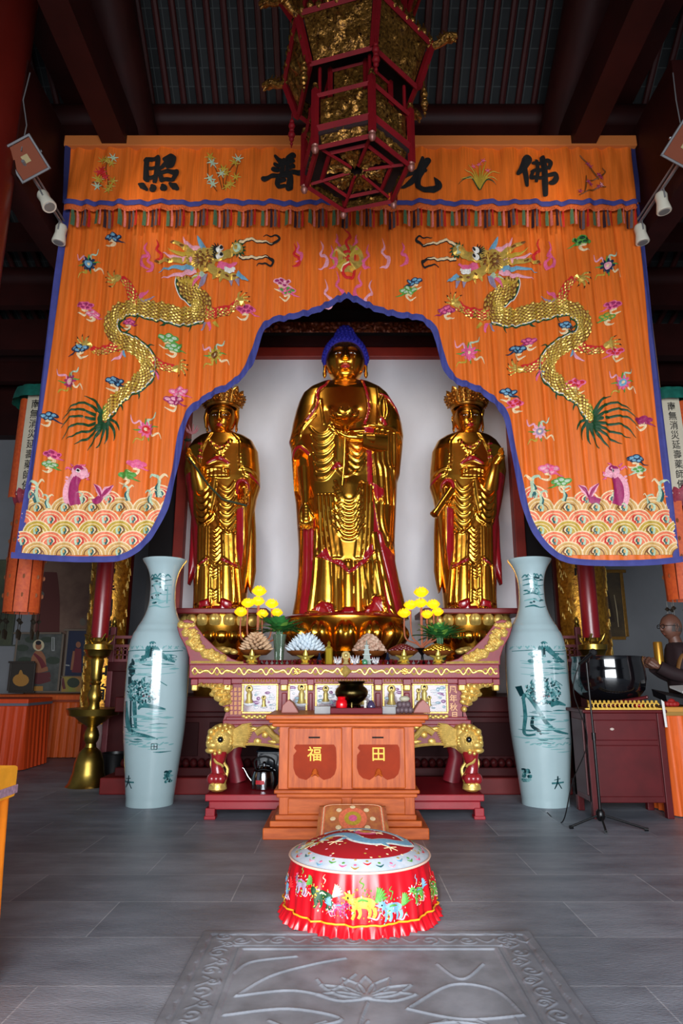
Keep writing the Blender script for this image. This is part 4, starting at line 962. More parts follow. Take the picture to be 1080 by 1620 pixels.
# head, hair, neck
hc = hx(546, 573, -0.02); hrx = 0.262; hrz = (zat(540, BD) - zat(605, BD)) / 2 * 1.08
hd = head(bud, (hc.x, hc.y, hc.z - 0.005), hrx, 0.30, hrz * 1.02, [GOLD, LIPS, EYEW, BLACK])
m = MB(); nk = hx(546, 602, 0.0); m.lathe([(0.17, -0.14), (0.162, -0.10), (0.172, -0.06), (0.160, -0.03), (0.170, 0.01), (0.16, 0.04), (0.17, 0.07), (0.17, 0.22)], nk, 40); m.build('neck', GOLD, bud, angle=60)
m = MB(); hz = hc.z
def hairp(i, j, n1=40, n2=64):
    ph = (PI * 0.56) * i / n1; a = 2 * PI * j / n2; x, y, z = math.sin(ph) * math.cos(a), math.sin(ph) * math.sin(a), math.cos(ph)
    front = max(0, -y) ; r = 1.0
    X, Y, Z = hrx * 1.12 * x, 0.335 * y, hrz * 1.16 * z
    Z = Z * 0.93 + 0.15 / (1 + math.exp((math.hypot(x, y) - 0.42) * 14))
    if y < 0 and z < 0.55: # hairline over the forehead and temples
        lim = 0.50 - 0.55 * (abs(x) ** 3.0)
        if z < lim: 
            k = (lim - z); Y = Y * (1 - 1.0 * min(1, k * 3)) + 0.0; X = math.copysign(min(abs(X), hrx * 1.12), X)
    return (hc.x + X, hc.y + Y, hz + Z)
m.grid([[hairp(i, j) for j in range(64)] for i in range(41)], closed_u=True)
random.seed(3); n0 = len(m.v)
for i in range(1, 17):
    ph = PI * 0.5 * i / 17; cnt = max(5, int(34 * math.sin(ph)))
    for k in range(cnt):
        j = (k + 0.5 * (i % 2)) / cnt * 64; p = hairp(ph / (PI * 0.56) * 40, j)
        y_ = math.sin(2 * PI * j / 64)
        if y_ < 0 and math.cos(ph) < 0.50 - 0.55 * abs(math.sin(ph) * math.cos(2 * PI * j / 64)) ** 3: continue
        m.ball(p, 0.024, 7, 5)
m.build('hair', HAIRB, bud)
# feet under the hem
for s in (-1, 1):
    m = MB(); fx = hx(546 + s * 50, 978, -0.36)
    for k in range(5): m.ball((fx.x + (k - 2) * 0.042 * 1, fx.y - 0.12 + abs(k - 1.5) * 0.008, BZ + 0.028), 0.026 - 0.002 * k * (1 if s > 0 else 0), 10, 8, (0.85, 1.3, 1))
    m.ball((fx.x, fx.y + 0.02, BZ + 0.035), 0.11, 14, 8, (1, 1.3, 0.45)); m.build('foot', GOLD, bud)
# lotus pedestal
ped = MB(); pc = (BX, BD, 0)
z0 = zat(1058, BD - .8); 
ped.lathe([(0.70, 1.0), (0.74, z0 - 0.02), (0.66, z0 + 0.05), (0.52, z0 + 0.12), (0.5, BZ - 0.38), (0.6, BZ - 0.30), (0.66, BZ - 0.1), (0.70, BZ - 0.03), (0.70, BZ)], pc, 64)
pd = ped.build('pedestal', GOLD, bud, angle=50)
m = MB(); m.lathe([(0.0, BZ - 0.0), (0.72, BZ + 0.0), (0.75, BZ + 0.015), (0.72, BZ + 0.03), (0, BZ + 0.031)], pc, 64, cap=False); m.build('pedestal_top', REDLIN, bud)
for k in range(14):
    a = -PI / 2 + 2 * PI * k / 14
    m = MB(); petal_mb(m, (BX, BD, BZ - 0.38), a, 0.58, 0.258, 0.36, 0.13, 0.05); m.build('petal', GOLD, pd, angle=80)
    m = MB(); petal_mb(m, (BX, BD, BZ - 0.46), a + PI / 14, 0.56, 0.27, 0.34, 0.12, 0.10, up=-1); m.build('petal', GOLD, pd, angle=80)
    m = MB(); ar = a + PI / 14; p_ = (BX + 0.70 * math.cos(ar), BD + 0.70 * math.sin(ar))
# ================= attendants
def attendant(fl, lab):
    """fl = False: statue on the left of the picture; True: its mirrored partner"""
    AD = 8.25; MX = (lambda x: 1091 - x) if fl else (lambda x: x); sg = -1 if fl else 1
    cx = MX(352); o = thing('attendant_statue', lab, 'statue', at(cx, 968, AD), 'attendant statues flanking the Buddha')
    R = Relief(200, 900, 600, 990, 2)
    Z = lambda x, y: (MX(260 + x / 4.05), 600 + y / 4.05)
    S1 = lambda pts, w, h, m=None, prof='round': R.stroke([Z(*p) for p in pts], w, h, m, prof=prof)
    P1 = lambda pts, h, soft, m=None: R.plate([Z(*p) for p in pts], h, soft, m)
    # mantle edges, necklace, sash
    P1([(330, 370), (300, 430), (260, 520), (250, 640), (120, 700), (120, 380)], 0.02, 4); P1([(440, 370), (490, 430), (500, 560), (520, 640), (640, 700), (640, 380)], 0.02, 4)
    for k in range(7): S1([(240 + k % 2 * 8, 450 + k * 14), (262, 455 + k * 14)], 3, 0.012, 1 if k % 3 == 0 else 0)
    for k in range(11):
        t = k / 10; x = 310 + 130 * t; y = 430 + 70 * math.sin(PI * t); S1([(x, y), (x + 3, y + 4)], 4.2, 0.03)
        S1([(x, y - 28 * math.sin(PI * t)), (x + 2, y - 28 * math.sin(PI * t) + 2)], 3, 0.02, 1 if k % 2 else 0)
    for x, y in ((370, 510), (350, 530), (392, 530), (370, 545)): S1([(x, y), (x + 4, y + 6)], 5, 0.03)
    for x in (250, 500):
        for k in range(8): S1([(x + 6 * math.sin(k), 430 + k * 24), (x + 3, 440 + k * 24)], 4.5, 0.018)
    S1([(300, 575), (370, 545), (430, 575)], [4, 7, 4], 0.03, 1)
    P1([(290, 610), (430, 610), (435, 665), (285, 668)], 0.03, 2); S1([(300, 625), (370, 600), (425, 625)], [6, 9, 6], 0.03); S1([(290, 600), (370, 590), (430, 600)], 3, 0.02)
    for k in range(6): S1([(300 + k * 24, 615), (298 + k * 25, 662)], 3, 0.012)
    P1([(325, 668), (362, 668), (345, 780), (320, 900), (300, 880)], 0.02, 2)
    # swags over the two legs
    for k in range(6):
        y = 700 + k * 44; S1([(215 + k * 2, y - 10), (235, y + 30), (275, y + 45), (322 - k, y - 5)], [2, 4, 5, 2], 0.026)
    for k in range(6):
        y = 700 + k * 50; S1([(365 + k * 2, y - 20), (385, y + 20), (430, y + 40), (472, y - 12)], [2, 4, 5.5, 2.5], 0.026)
    S1([(225, 930), (270, 955), (330, 920), (350, 850)], [3, 4, 4, 3], 0.03); S1([(345, 880), (370, 950), (430, 1010), (470, 985)], [3, 4, 4, 3], 0.03)
    for k in range(7): S1([(322, 960 + k * 30), (350, 995 + k * 30), (382, 960 + k * 30)], [2, 4.5, 2], 0.022)
    for x, w in ((245, 5), (275, 13), (300, 5), (395, 5), (420, 13), (455, 7), (480, 5)): S1([(x, 970 if x < 350 else 1020), (x - (4 if x < 350 else -6), 1190)], w, 0.035)
    S1([(230, 1210), (270, 1185), (300, 1165), (330, 1200), (355, 1215), (385, 1190), (400, 1170), (440, 1200), (490, 1225)], [3, 4, 3, 4, 4, 4, 3, 4, 3], 0.03); S1([(250, 1205), (300, 1175)], 3, 0.0, 1); S1([(400, 1180), (480, 1215)], 4, 0.0, 1)
    for x, w in ((230, 7), (275, 17), (318, 5), (376, 5), (420, 17), (462, 6), (490, 5)): S1([(x, 1215), (x + (x - 350) * 0.12, 1440)], [w * 0.8, w * 1.15], 0.04)
    for y in (1240, 1260, 1280, 1375, 1395, 1415): S1([(325, y - 12), (345, y + 6), (368, y - 12)], [2, 4.5, 2], 0.024)
    # crimson edges of the mantle
    P1([(150, 640), (210, 610), (205, 880), (235, 960), (225, 1240), (160, 1320), (185, 1150), (180, 900)], -0.01, 2, 1); P1([(480, 860), (520, 840), (520, 1100), (505, 1240), (480, 1100)], -0.01, 2, 1)
    P1([(250, 1440), (310, 1420), (320, 1470), (380, 1470), (390, 1420), (450, 1440), (460, 1500), (240, 1500)], -0.03, 2, 1)
    for x in (175, 560, 540): S1([(x, 640), (x + (352 - x) * 0.03, 900), (x + 5, 1250)], 7, 0.02)
    S1([(487, 760), (490, 700), (520, 680), (548, 705), (552, 740)], [4, 5, 6, 5, 4], 0.045, 1); P1([(495, 710), (520, 690), (545, 710), (548, 800), (490, 800)], -0.09, 2)
    S1([(505, 600), (560, 610), (612, 650)], [3, 4, 4], 0.03); S1([(560, 640), (615, 690)], 3, 0.02, 1)
    R.blur(2)
    Lo = [(684, 342), (687, 332), (692, 318), (700, 307), (712, 299), (730, 294), (748, 292), (788, 297), (822, 304), (872, 306), (905, 307), (940, 307), (968, 306)]
    Ro = [(684, 360), (687, 374), (692, 388), (700, 400), (716, 408), (748, 411), (772, 411.5), (790, 406), (822, 401), (884, 396), (920, 393), (945, 391), (968, 389)]
    if fl: Lo, Ro = [(y, MX(x)) for y, x in Ro], [(y, MX(x)) for y, x in Lo]
    body('robe', Lo, Ro, [(684, 0.14), (692, 0.2), (710, 0.25), (760, 0.27), (968, 0.275)], AD, R, o, na=260, nz=280)
    A = lambda x, y, d=0: at(MX(x), y, AD + d)
    # mantle tails swinging out at the sides
    for pts, w in (([(308, 760), (309, 830), (306, 890), (299, 925)], (0.03, 0.10, 0.10, 0.012)), ([(398, 760), (397, 840), (396, 900), (397, 938)], (0.03, 0.11, 0.12, 0.012))):
        m = MB(); rows = []
        q = resample(pts, 14)
        for i, (x, y) in enumerate(q):
            c = A(x, y, 0.0); ww = float(np.interp(i / 13, (0, .35, .7, 1), w)); rows.append([(c.x + ww * math.cos(a) * 0.6, c.y + 0.08 * math.sin(a), c.z) for a in np.linspace(0, 2 * PI, 16, endpoint=False)])
        m.grid(rows, closed_u=True); m.build('mantle_tail', REDLIN if pts[0][0] < 350 else GOLD, o)
    # head and crown
    hx_, hz_ = A(352, 666), None; rz = (A(352, 640).z - A(352, 690).z) / 2 * 1.08
    hd = head(o, (hx_.x + 0.0, AD - 0.03, hx_.z), 0.185, 0.21, rz * 1.05, [GOLD, LIPS, EYEW, BLACK])
    m = MB(); n_ = A(352, 688); m.lathe([(0.115, -0.1), (0.11, -0.06), (0.12, -0.03), (0.11, 0.0), (0.118, 0.03), (0.115, 0.16)], (n_.x, AD, n_.z), 32); m.build('neck', GOLD, o)
    m = MB(); c = A(352, 644)
    m.lathe([(0.20, -0.04), (0.225, -0.02), (0.225, 0.02), (0.205, 0.035)], (c.x, AD, c.z), 40, cap=False)
    N = 9
    for k in range(N):
        a = -PI / 2 + (k - N // 2) * 0.42; hgt = 0.24 - 0.012 * abs(k - N // 2) ** 1.3; 
        rows = []
        for i in range(9):
            t = i / 8; ww = 0.14 * (math.cos(t * PI / 2) ** 0.6 if t < 1 else 0.02) + 0.01; row = []
            for j in range(9):
                u = (j / 8 - 0.5); r = 0.215 + 0.07 * t + 0.02 * (1 - 4 * u * u) + 0.015 * mnoise.noise(Vector((k * 3 + u * 9, t * 8, 1.0 + k)))
                aa = a + u * ww / 0.22; row.append((c.x + r * math.cos(aa), AD + r * math.sin(aa), c.z + t * hgt))
            rows.append(row)
        m.grid(rows)
        for t in (0.2, 0.45, 0.7):
            r = 0.24 + 0.07 * t; m.ball((c.x + r * math.cos(a), AD + r * math.sin(a), c.z + t * hgt), 0.02, 8, 6)
            for s in (-1, 1): m.ball((c.x + r * math.cos(a + s * 0.13), AD + r * math.sin(a + s * 0.13), c.z + t * hgt - 0.02), 0.014, 7, 5)
    m.lathe([(0.2, 0.0), (0.205, 0.12), (0.15, 0.22), (0.08, 0.27), (0, 0.29)], (c.x, AD, c.z), 24, cap=False)
    m.build('crown', mat('crown_gilding', (200, 140, 60), 0.3, 0.95, var=0.3, vscale=30), o, angle=60)
    for s in (-1, 1): 
        m = MB(); e_ = A(352 + s * 23, 650); m.tube([(e_.x, AD - 0.03, e_.z), (e_.x + s * 0.02, AD - 0.05, e_.z - 0.12), (e_.x + s * 0.005, AD - 0.06, e_.z - 0.26)], [0.03, 0.022, 0.012], 8)
        m.ball((e_.x + s * 0.01, AD, e_.z + 0.02), 0.035, 10, 8, (0.6, 1, 1.8)); m.build('ear_ribbon', GOLD, o)
    # hands
    wr = A(309, 735, -0.32); w2 = A(301, 724, -0.36)
    m = MB(); m.tube([A(318, 770, -0.2), A(313, 752, -0.30), wr], [0.12, 0.09, 0.065], 14); m.build('sleeve', GOLD, o)
    hand_part(o, wr, (w2 - wr), (0.5 * sg, -1, 0), 0.25, GOLD, curls=[(0.9, 0.9, 0.6), (0.5, 0.6, 0.5), (0.3, 0.4, 0.3), (0.2, 0.3, 0.2)], side=-sg, thumb=(0.5, 0.7), arm=[(A(312, 745, -.3), 0.055)])
    wr2 = A(388, 785, -0.27)
    hand_part(o, wr2, (-0.05 * sg, -0.3, -1), (0, -1, 0.1), 0.22, GOLD, curl=(0.8, 0.8, 0.5), side=sg, thumb=(0.5, 0.8), arm=[(A(388, 775, -.22), 0.05)])
    if not fl:
        m = MB(); m.tube([A(297, 722, -.42), A(330, 768, -.45), A(352, 790, -.46), A(390, 800, -.42)], 0.012, 8)
        m.tube([A(291, 712, -.36), A(293, 700, -.36), A(296, 690, -.36)], 0.007, 6); m.build('flower_stem', mat('dark_stem', (30, 50, 30), 0.6), o)
        m = MB(); p = A(303, 687, -.36)
        for k in range(9):
            a = 2 * PI * k / 9; m.tube([p, p + Vector((0.06 * math.cos(a), 0.02, 0.05 + 0.03 * math.sin(a))), p + Vector((0.09 * math.cos(a), 0.0, 0.09 + 0.05 * math.sin(a)))], [0.004, 0.011, 0.003], 6)
        m.build('pink_flower', mat('faded_pink_petal', (200, 130, 140), 0.6), o)
        m = MB(); p = A(297, 696, -.36); m.ball(p, 0.05, 10, 8, (1, 0.4, 0.4)); m.build('stem_leaf', mat('dark_leaf', (18, 44, 26), 0.5), o)
    else:
        m = MB(); a_, b_ = at(714, 775, AD - .3), at(686, 815, AD - .42); m.tube([a_, a_.lerp(b_, 0.8), b_, b_ + (b_ - a_).normalized() * 0.01], [0.055, 0.042, 0.055, 0.03], 14); m.build('scroll', GOLD, o)
    # feet
    for s in (-1, 1):
        m = MB(); p = A(352 + s * 22 - 2, 963, -0.26)
        m.ball((p.x, p.y, p.z + 0.0), 0.075, 12, 8, (1, 1.5, 0.5))
        for k in range(5): m.ball((p.x + (k - 2) * 0.028, p.y - 0.1, p.z - 0.01), 0.017, 8, 6)
        m.build('foot', GOLD, o)
    # base: lacquered slab over a ring of little lotus petals on a bowl
    zb = A(352, 968).z; m = MB()
    m.bx(A(352, 968).x - 0.60, A(352, 968).x + 0.60, AD - 0.5, AD + 0.5, zb - 0.065, zb); m.build('base_slab', REDL, o, smooth=False, bevel=0.012)
    c0 = (A(352, 968).x, AD, zb); m = MB(); m.lathe([(0.30, 1.0 - zb), (0.34, -0.55), (0.40, -0.35), (0.47, -0.2), (0.46, -0.07)], c0, 48); pdm = m.build('pedestal', GOLD, o, angle=60)
    for k in range(18):
        m = MB(); petal_mb(m, (c0[0], c0[1], zb - 0.2), -PI / 2 + 2 * PI * k / 18, 0.45, 0.148, 0.14, 0.045, 0.03, n=10); m.build('petal', GOLDP, pdm, angle=80)
        m = MB(); petal_mb(m, (c0[0], c0[1], zb - 0.24), -PI / 2 + 2 * PI * (k + .5) / 18, 0.42, 0.15, 0.16, 0.05, -0.03, n=8, up=-1); m.build('petal', GOLD, pdm, angle=80)
    return o
attendant(False, 'gilded crowned attendant statue left of the Buddha, raising a pink flower on a stem')
attendant(True, 'gilded crowned attendant statue right of the Buddha, lowering a short golden scroll')
# ------------------------------------------------------------------ altar, pedestal and what stands on them
def B(mb, x0, x1, y0, y1, D, dep, z=None):
    """box whose front face covers photo x0..x1, y0..y1 in the plane D, running back by dep"""
    a, b = at(x0, (y0 + y1) / 2, D), at(x1, (y0 + y1) / 2, D); za, zb = zat(y1, D), zat(y0, D)
    mb.bx(a.x, b.x, D, D + dep, za, zb)
# tiered pedestal that carries the statues
sp = thing('statue_pedestal', 'long dark red tiered platform carrying the three gilded statues', 'pedestal', (0, 8.2, 0))
PX0, PX1 = -2.58, 2.46
m = MB(); m.bx(PX0, PX1, 7.56, 9.24, 0, 0.17); m.build('plinth', mat('worn_red_lacquer', (104, 20, 20), 0.5, 0, var=0.2, vscale=3, spec=.3), sp, smooth=False, bevel=0.012)
m = MB(); m.bx(PX0 + .12, PX1 - .12, 7.66, 9.23, 0.17, 0.26); m.bx(PX0 + .26, PX1 - .26, 7.82, 9.22, 0.26, 0.78); m.bx(PX0 + .2, PX1 - .2, 7.74, 9.22, 0.78, 0.84); m.bx(PX0 + .08, PX1 - .08, 7.62, 9.23, 0.84, 1.0)
m.build('tier_body', REDD, sp, smooth=False, bevel=0.01)
m = MB()
for k in range(56):
    x = PX0 + .2 + k * (PX1 - PX0 - .4) / 55; m.ball((x, 7.72, 0.30), 0.05, 8, 6, (0.85, 0.9, 1.0))
m.build('lotus_moulding', REDD, sp)
m = MB()
for k in range(6):
    x0 = PX0 + .36 + k * 0.74; m.bx(x0, x0 + 0.62, 7.80, 7.83, 0.36, 0.72)
m.build('recessed_panel', mat('dark_panel', (44, 10, 12), 0.6, spec=.12), sp, smooth=False, bevel=0.006)

# low red platform below the altar
lp = thing('altar_platform', 'low bright red lacquered platform under the carved altar', 'platform', (0.05, 6.8, 0))
m = MB(); B(m, 324, 766, 1257, 1268, 6.32, 1.05); B(m, 330, 760, 1268, 1281, 6.345, 1.0)
LPR = mat('bright_red_lacquer', (156, 16, 32), 0.4, 0, var=0.12, vscale=4)
m.build('platform_top', LPR, lp, smooth=False, bevel=0.008)
for x0 in (324, 751):
    for dd in (6.33, 7.25):
        m = MB(); a = at(x0, 1285, 6.32).x; m.bx(a, a + 0.085, dd, dd + 0.1, 0, zat(1279, 6.32)); m.bx(a - .008, a + 0.093, dd - .008, dd + 0.1, 0, .03); m.build('foot', LPR, lp, smooth=False, bevel=0.006)
PTOP = zat(1257, 6.32)

# carved altar table
AL = 6.50
alt = thing('altar_table', 'carved crimson and gilt altar table with upswept ends and lion-faced legs', 'table', (0.05, 6.85, PTOP))
RW = mat('altar_crimson', (128, 22, 36), 0.45, 0, var=0.15, vscale=6)
def Q(x, y, d=0): return at(x, y, AL + d)
m = MB(); B(m, 299, 790, 1051, 1073, AL - 0.10, 0.8); B(m, 303, 786, 1073, 1082, AL - 0.05, 0.8); ATOP = zat(1051, AL - .1)
m.build('table_top', RW, alt, smooth=False, bevel=0.008)
m = MB()
for ph in (0, PI):
    m.tube([Q(304 + 482 * i / 700, 1062 + 5.5 * math.sin(i * 0.25 + ph) * (0.6 + .4 * math.cos(i * .11)), -0.105) for i in range(701)], 0.009, 6)
m.tube([Q(545, 1053, -.11), Q(548, 1062, -.12), Q(545, 1071, -.11)], [0.01, 0.05, 0.01], 8, squash=0.5)
for x in (545, 640, 470): 
    for a in range(8): m.ball(Q(x + 4 * math.cos(a * .785), 1062 + 4 * math.sin(a * .785), -.11), 0.012, 6, 5)
m.build('scroll_frieze', GOLDP, alt)
m = MB()
B(m, 362, 733, 1080, 1140, AL, 0.6); B(m, 352, 745, 1139, 1147, AL - 0.05, 0.75); B(m, 357, 739, 1134, 1140, AL - 0.03, 0.7); m.build('carcass', RW, alt, smooth=False, bevel=0.008)
# posts with gilt collars
for x, w in ((307, 9), (359, 11), (449, 11), (491, 9), (598, 11), (644, 11), (731, 11), (785, 9)):
    m = MB(); B(m, x - w / 2 - 1, x + w / 2 + 1, 1074, 1084, AL - 0.085, 0.1); m.build('bracket_block', RW, alt, smooth=False, bevel=0.006)
    m = MB(); B(m, x - w / 2, x + w / 2, 1082, 1093, AL - 0.075, 0.09); m.build('gilt_collar', GOLDP, alt, smooth=False, bevel=0.012)
    if 360 < x < 730:
        m = MB(); B(m, x - w / 2 + 1.5, x + w / 2 - 1.5, 1096, 1137, AL - 0.03, 0.06); m.build('pilaster', RW, alt, smooth=False, bevel=0.008)
PEARLS = [mat('shell_white', (214, 216, 222), 0.25, coat=.5), mat('shell_blue', (150, 176, 190), 0.25, coat=.5), mat('shell_violet', (150, 110, 150), 0.3, coat=.5), mat('panel_ground', (96, 50, 60), 0.3, coat=.6), mat('shell_gold', (210, 186, 110), 0.4, 0.4), BLACK]
def picture(x0, x1, y0, y1, seed, figs):
    random.seed(seed); m = MB(); B(m, x0, x1, y0, y1, AL - 0.012, 0.03); 
    m.mi = [3] * len(m.f)
    cx = (x0 + x1) / 2
    for _ in range(int((x1 - x0) * .9)):
        x, y = random.uniform(x0 + 3, x1 - 3), random.uniform(y0 + 3, y1 - 3)
        if any(abs(x - f[0]) < 6 for f in figs): continue
        m.mat(random.choice((0, 0, 1, 2))).ball(Q(x, y, -0.014), 0.014 * random.uniform(.6, 1.6), 6, 4, (random.uniform(1, 2), 0.3, random.uniform(0.5, 1.1)))
    for fx, fy, s in figs:
        m.mat(4).ball(Q(fx, fy, -.018), 0.04 * s, 14, 8, (1, .25, 1)); m.mat(5).ball(Q(fx, fy - 1, -.028), 0.016 * s, 8, 6, (1, .6, 1.1)); m.mat(4).ball(Q(fx, fy + 0.7, -.032), 0.013 * s, 8, 6, (.9, .6, 1.1))
        m.mat(4).tube([Q(fx, fy + 3 * s, -.03), Q(fx, fy + 10 * s, -.03), Q(fx, fy + 17 * s, -.03), Q(fx, fy + 24 * s, -.025)], [0.014 * s, 0.03 * s, 0.026 * s, 0.045 * s], 10)
        m.mat(0).ball(Q(fx, fy + 26 * s, -.02), 0.05 * s, 12, 6, (1.2, .35, .5))
    o = m.build('inlaid_panel', PEARLS, alt)
    m = MB()
    for a, b, c, d in ((x0 - 3, x1 + 3, y0 - 3, y0), (x0 - 3, x1 + 3, y1, y1 + 3), (x0 - 3, x0, y0, y1), (x1, x1 + 3, y0, y1)): B(m, a, b, c, d, AL - 0.03, 0.05)
    m.build('gilt_frame', GOLDP, alt, smooth=False, bevel=0.004)
    m = MB()
    n = int((x1 - x0) / 4.2)
    for k in range(n + 1):
        x = x0 + (x1 - x0) * k / n; m.tube([Q(x - 3, 1081, -.02), Q(x, 1076 - (k % 2) * 1.5, -.06), Q(x + 3, 1081, -.02)], [0.006, 0.014, 0.006], 6)
        if y1 < 1130: m.ball(Q(x, 1133 + (k % 2) * 2, -.04), 0.015, 6, 5, (1.4, .6, 1))
    m.build('openwork_crest', GOLDP, alt)
picture(385, 437, 1084, 1126, 1, [(394, 1090, .9), (417, 1104, .55)]); picture(458, 483, 1084, 1134, 2, [(477, 1088, 1)]); picture(501, 588, 1084, 1134, 3, [(515, 1090, .8), (574, 1092, .9)])
picture(608, 635, 1084, 1134, 4, [(619, 1090, 1)]); picture(655, 706, 1084, 1126, 5, [(671, 1088, .9), (662, 1093, .6), (679, 1104, .5)])
V_, F_ = text_geo('風年秋月', 0.015, vertical=True)
def txt(mb, V, F, org, size, thick=0.012, nrm=(0, -1, 0), right=(1, 0, 0), up=(0, 0, 1)):
    org, right, up, nrm = Vector(org), Vector(right), Vector(up), Vector(nrm)
    P = [org + right * x * size + up * y * size for x, y in V]
    mb.add([p + nrm * thick for p in P], F)
m = MB(); txt(m, V_, F_, Q(716, 1091, -.005), 0.075, 0.006); m.build('gilt_inscription', mat('gilt_letter', (226, 170, 120), 0.5), alt, smooth=False)
V_, F_ = text_geo('佛光普照福田', 0.0, vertical=True)
for x in (366, 372.5, 379):
    m = MB()
    for k in range(6):
        y = 1089 + k * 7.4
        for q in range(3): m.tube([Q(x - 2.2, y + q * 1.8, -.006), Q(x + 2.2, y + q * 1.8 - .5, -.006)], 0.004, 5)
        m.tube([Q(x + (k % 3 - 1), y - 1.5, -.007), Q(x + (k % 3 - 1) * .5, y + 4.5, -.007)], 0.004, 5)
    m.build('gilt_inscription', MATS['gilt_letter'], alt)
# openwork dragon spandrels under the overhang
for s, x0 in ((1, 362), (-1, 731)):
    m = MB(); random.seed(11)
    for (dx, dy, r) in [(-4, 5, .05), (-12, 3, .045), (-22, 4, .045), (-30, 2, .035), (-8, 12, .05), (-18, 12, .05), (-6, 20, .045), (-14, 22, .05), (-4, 28, .04), (-24, 16, .035), (-10, 31, .03), (-38, 2, .03), (-46, 1, .025)]:
        a = random.random() * 3; m.ball(Q(x0 + s * dx, 1082 + dy, -.03), r, 9, 6, (1.25, .6, .75))
        m.tube([Q(x0 + s * dx, 1082 + dy, -.06), Q(x0 + s * dx + 3, 1080 + dy, -.08), Q(x0 + s * dx + 4, 1084 + dy, -.06)], [.014, .012, .004], 6)
    m.build('openwork_spandrel', GOLDP, alt)
    m = MB(); m.ball(Q(x0 - s * 3, 1122, -.03), 0.028, 10, 8); m.build('gilt_knob', GOLDP, alt)
    m = MB(); m.prism([(x0, 1108), (x0 - s * 8, 1112), (x0 - s * 10, 1118), (x0 - s * 3, 1119), (x0 - s * 5, 1127), (x0 - s * 9, 1139), (x0, 1140)][::s], lambda x, y: Q(x, y, 0.0), lambda x, y: Q(x, y, 0.55)); m.build('side_scroll', RW, alt, smooth=False)
# upswept ends
for s, X in ((1, lambda x: x), (-1, lambda x: 1090 - x)):
    out = [(299, 1052), (299, 1040), (294, 1024), (284, 1006), (280, 992), (284, 983), (296, 980), (306, 983), (312, 992), (324, 1008), (343, 1026), (366, 1042), (399, 1052)]
    m = MB(); m.prism([(X(a), b) for a, b in out][::s], lambda x, y: Q(x, y, -0.09), lambda x, y: Q(x, y, 0.68)); m.build('upswept_end', RW, alt, smooth=False, bevel=0.006)
    m = MB(); random.seed(5)
    for k in range(64):
        t = random.random(); cx = interp(t, [(0, 294), (.4, 308), (.75, 330), (1, 350)]); cy = interp(t, [(0, 992), (.4, 1018), (.75, 1036), (1, 1043)])
        x, y = cx + random.uniform(-9, 8) * (1 - t * .5), cy + random.uniform(-7, 7) * (1 - t * .4); m.ball(Q(X(x), y, -.09), random.uniform(.018, .038), 8, 6, (random.uniform(.8, 1.6), .5, random.uniform(.7, 1.1)))
        m.tube([Q(X(x), y, -.11), Q(X(x + 4), y - 3, -.115), Q(X(x + 7), y - 1, -.1)], [.012, .01, .003], 6)
    m.tube([Q(X(a), b - .5, -.1) for a, b in [(302, 1048), (340, 1048), (385, 1049)]], 0.012, 6)
    m.build('gilt_carving', GOLDP, alt)
